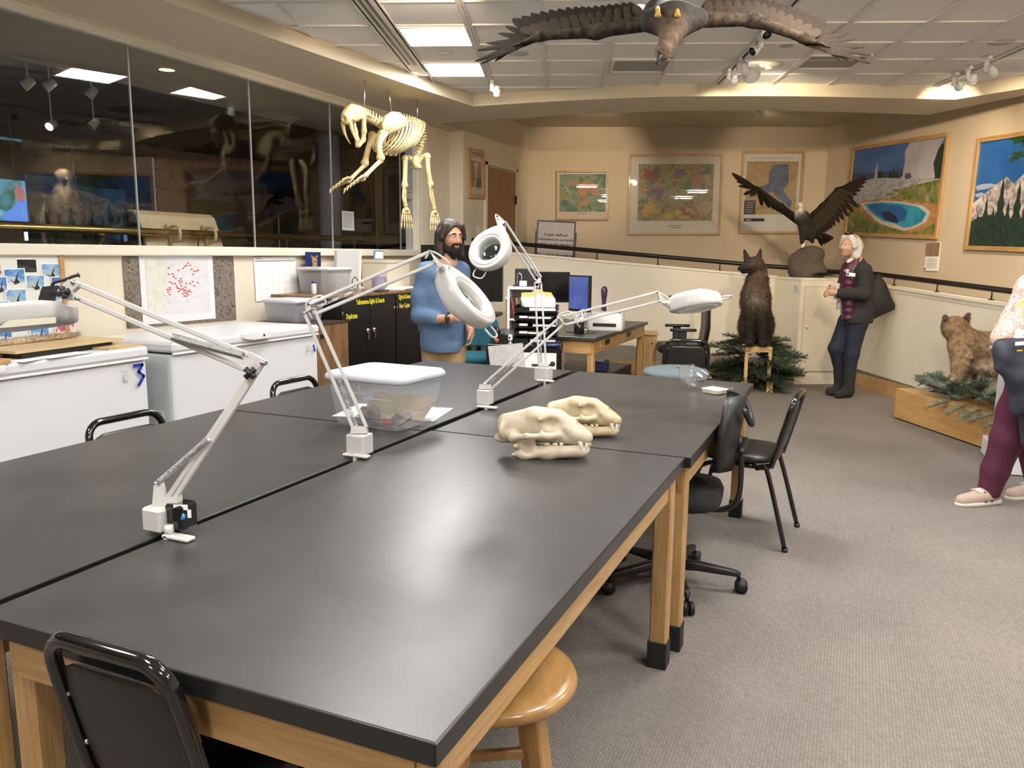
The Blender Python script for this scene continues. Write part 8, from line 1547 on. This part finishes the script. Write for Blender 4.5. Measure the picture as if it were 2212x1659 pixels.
lc = thing('lanyard_card', 'white card hanging at the plum vest front', 'card', Wm(1804, 646, -.10)); MB().box((0, 0, 0), (.045, .003, .06), (0, .1, YAW)).build('card', M_paper, lc); MB().tube([(0, 0, .03), Wm(1830, 575, -.08)-Wm(1804, 646, -.10)], .003, 6).build('cord', M_bpl, lc)
tg_ = thing('tote_bag', 'large black tote bag hanging from the woman shoulder', 'bag', Wm(1900, 650, -.02)); Tg = lambda px, py, dd=0: Wm(px, py, dd)-Wm(1900, 650, -.02)
rgs = []
for (pxl, pxr, py, th) in ((1858, 1933, 690, .01), (1858, 1934, 680, .07), (1868, 1926, 655, .075), (1876, 1914, 625, .06), (1880, 1900, 603, .03)):
    a, b_ = Tg(pxl, py+(12 if py > 670 else 0)), Tg(pxr, py-(22 if py > 670 else 12)); c = (a+b_)/2; hx = (b_-a)/2; rgs.append([c+hx*math.cos(k*pi/8)*min(1, 1.0)+FH*th*math.sin(k*pi/8) for k in range(16)])
MB().loft(rgs).build('bag', mat('black canvas', (.010, .010, .011), .7, bump=(60, .5, .006)), tg_)
MB().tube(arc_pts([Tg(1882, 606, -.05), Tg(1872, 580, -.08), Tg(1860, 572, -.06), Tg(1862, 590, .06), Tg(1890, 606, .03)], 5), .011, 6, flat=.5).build('strap', M_bpl, tg_)
MB().ball(Tg(1880, 673, -.075), (.028, .008, .034), 10).build('charm', mat('clear trinket', (.30, .30, .31), .12), tg_)
# --- visitor cut by the picture edge: maroon trousers, floral blouse, folded jacket over the arm
fo = onz(2118, 1088, 0); Vs = upright(fo+Vector((.06, .03, 0))); vp = thing('person', 'person in maroon trousers and floral blouse holding a navy jacket', 'person', (Vs(2170, 1080).x, Vs(2170, 1080).y, 0)); v0 = Vector(vp.location); J = lambda px, py, dd=0: Vs(px, py, dd)-v0
fdv = (-RT*.95-FH*.25).normalized(); hc = J(2268, 545); pr, H, eu = headprims(hc, fdv, ZU, .97, sk2); E = lambda c, r, k=.02, op='+': ell(H(*c), r, rot=eu, k=k, op=op)
hpN, hpF = J(2222, 830, -.06), J(2240, 830, .10); knN, knF = J(2178, 945, -.03), J(2228, 950, .12); anN, anF = J(2138, 1062, .0), J(2242, 1050, .14)
pr += [cone(J(2270, 590), J(2262, 612), .050, .056, k=.03, c=sk2), cone(J(2258, 640), J(2235, 800), .12, .13, k=.06, c=sk2), cone(hpN, knN, .085, .06, k=.05, c=sk2), cone(knN, anN, .056, .038, k=.03, c=sk2), cone(hpF, knF, .085, .06, k=.05, c=sk2), cone(knF, anF, .056, .038, k=.03, c=sk2), cone(J(2230, 625, -.12), J(2195, 690, -.12), .045, .04, k=.03, c=sk2), cone(J(2195, 690, -.12), J(2160, 735, -.20), .038, .028, k=.02, c=sk2), cone(J(2275, 625, .14), J(2255, 715, .14), .045, .04, k=.03, c=sk2), cone(J(2255, 715, .14), J(2195, 735, -.10), .038, .028, k=.02, c=sk2)]
pr += hand(J(2160, 735, -.20), RT*.55-ZU*.75, -FH, -RT, .95, sk2, .6); pr += hand(J(2195, 735, -.10), -RT*.9+ZU*.1, ZU, -FH, .95, sk2, .6)
bo = sdf('body', pr, .0075, M_skin, vp, True, .008); eyes(bo, H, .97, mat('grey iris', (.08, .09, .10), .15))
shell('hair', [E((-.028, 0, .035), (.108, .093, .096), .03), cone(H(-.07, .05, .0), H(-.06, .06, -.12), .05, .04, k=.04), cone(H(-.07, -.05, .0), H(-.06, -.06, -.12), .05, .04, k=.04), E((.085, 0, -.03), (.072, .064, .11), .02, '-')], .008, mat('light brown hair', (.20, .12, .06), .6, bump=(90, .8, .01)), vp)
M_mar = mat('maroon denim', (.085, .012, .036), .85, noise=(80, (.065, .009, .028), 3), bump=(12, .25, .02)); shell('trousers', [cone(J(2232, 815, -.02), J(2236, 825, .06), .13, .13, k=.05), cone(hpN, J(2196, 890, -.03), .112, .098, k=.05), cone(J(2196, 890, -.03), knN, .098, .090, k=.05), cone(knN, J(2150, 1015, -.005), .090, .074, k=.04), cone(J(2150, 1015, -.005), J(2137, 1060, .0), .074, .064, k=.03), cone(hpF, knF, .112, .09, k=.05), cone(knF, J(2240, 1040, .14), .09, .066, k=.04), rbox(tuple(J(2137, 1092)), (.15, .15, .06), .005, k=.008, op='-')], .008, M_mar, vp)
M_flor = ramp_noise('floral blouse', [(.28, (.62, .55, .48)), (.42, (.70, .66, .60)), (.50, (.62, .14, .12)), (.56, (.68, .62, .54)), (.64, (.60, .32, .10)), (.70, (.66, .62, .56)), (.78, (.05, .05, .12))], 26, 5, .85, 1.2)
shell('blouse', [cone(J(2262, 612), J(2255, 640), .09, .14, k=.05), cone(J(2228, 622, -.12), J(2278, 622, .14), .075, .075, k=.05), cone(J(2255, 640), J(2232, 800), .145, .155, k=.06), cone(J(2228, 622, -.12), J(2195, 690, -.12), .075, .075, k=.04), cone(J(2195, 690, -.12), J(2168, 728, -.18), .072, .066, k=.03), cone(J(2278, 622, .14), J(2255, 715, .14), .072, .068, k=.04), cone(J(2255, 715, .14), J(2202, 735, -.08), .066, .058, k=.03), rbox(tuple(J(2230, 832)-ZU*.25), (.5, .5, .25), .01, k=.01, op='-'), cone(J(2268, 590), J(2262, 615), .06, .06, k=.015, op='-')], .009, M_flor, vp)
jk = thing('folded_jacket', 'navy jacket folded over the arm of the cut off visitor', 'jacket', Vs(2190, 800, -.24)); Jk = lambda px, py, dd=0: Vs(px, py, dd)-Vs(2190, 800, -.24); M_nav = mat('navy nylon', (.022, .027, .042), .6, noise=(5, (.032, .038, .055), 3), bump=(9, .5, .03))
sdf('jacket', [cone(Jk(2165, 748, -.24), Jk(2235, 740, -.20), .045, .055, k=.04), cone(Jk(2170, 770, -.25), Jk(2225, 800, -.22), .055, .07, k=.05), cone(Jk(2160, 795, -.25), Jk(2200, 812, -.25), .030, .05, k=.04), cone(Jk(2198, 820, -.24), Jk(2205, 870, -.23), .06, .045, k=.05), cone(Jk(2200, 865, -.23), Jk(2195, 885, -.23), .04, .035, k=.03), cone(Jk(2230, 810, -.2), Jk(2225, 950, -.2), .08, .05, k=.05)], .008, M_nav, jk)
MB().box(Jk(2203, 742, -.318), (.05, .002, .020), (0, -.08, YAW)).build('woven_patch', M_paper, jk); MB().box(Jk(2203, 757, -.315), (.03, .002, .008), (0, -.08, YAW)).build('emblem', mat('gold print', (.55, .36, .03), .6), jk)
bg_ = thing('name_badge', 'white badge with blue print on the floral blouse', 'badge', Vs(2206, 722, -.25)); MB().box((0, 0, 0), (.075, .003, .055), (0, .2, YAW)).build('card', M_paper, bg_); MB().box((.02, -.003, 0), (.02, .001, .02), (0, .2, YAW)).build('print', mat('pale blue print', (.18, .35, .6), .6), bg_)
# sneaker
sd_ = fdv; M_can = mat('beige canvas', (.45, .34, .28), .9); fo_ = Vector((J(2150, 1080).x, J(2150, 1080).y, 0))
for (an, lbl) in ((anN, 0), (anF, 1)):
    f0 = Vector((an.x, an.y, 0)); so_ = sdf('sneaker', [cone(f0+ZU*.065-sd_*.03, f0+ZU*.055+sd_*.06, .046, .044, k=.03), cone(f0+ZU*.05+sd_*.05, f0+ZU*.036+sd_*.20, .044, .036, k=.03), cone(f0+ZU*.10-sd_*.02, f0+ZU*.06, .042, .04, k=.03), rbox(tuple(f0-ZU*.082), (.4, .4, .1), .004, k=.004, op='-')], .007, M_can, vp)
    sl = []
    for (u, w) in ((-.075, .020), (-.06, .036), (.0, .043), (.10, .048), (.18, .044), (.225, .028), (.24, .010)): sl.append([f0+sd_*u+sd_.cross(ZU)*w+ZU*.002, f0+sd_*u-sd_.cross(ZU)*w+ZU*.002, f0+sd_*u-sd_.cross(ZU)*w+ZU*.026, f0+sd_*u+sd_.cross(ZU)*w+ZU*.026])
    MB().loft(sl).build('sole', mat('off white rubber', (.58, .55, .50), .6), so_); side = -sd_.cross(ZU) if (-sd_.cross(ZU)).dot(FH) < 0 else sd_.cross(ZU)
    for u0, u1 in ((.02, .075), (.075, .02)): MB().bar(f0+sd_*u0+side*.048+ZU*.028, f0+sd_*u1+side*.034+ZU*.088, .012, .008, side).build('stripe', mat('slate stripe', (.08, .09, .13), .7), so_)
    for u in (.06, .085, .11): MB().tube([f0+sd_*u+side*.03+ZU*.088, f0+sd_*u+ZU*.100, f0+sd_*u-side*.03+ZU*.088], .004, 6).build('lace', M_paper, so_)
# white pedestal beside the visitor
pb_ = onz(2188, 1035, 0); t = thing('white_pedestal', 'white painted display pedestal at the room edge', 'pedestal', pb_+RT*.40+FH*.30, YAW-.35); MB().box((0, 0, .40), (.56, .56, .80)).build('body', M_whgl, t); MB().box((0, 0, .07), (.66, .66, .14), bev=.008).build('base', M_whgl, t)
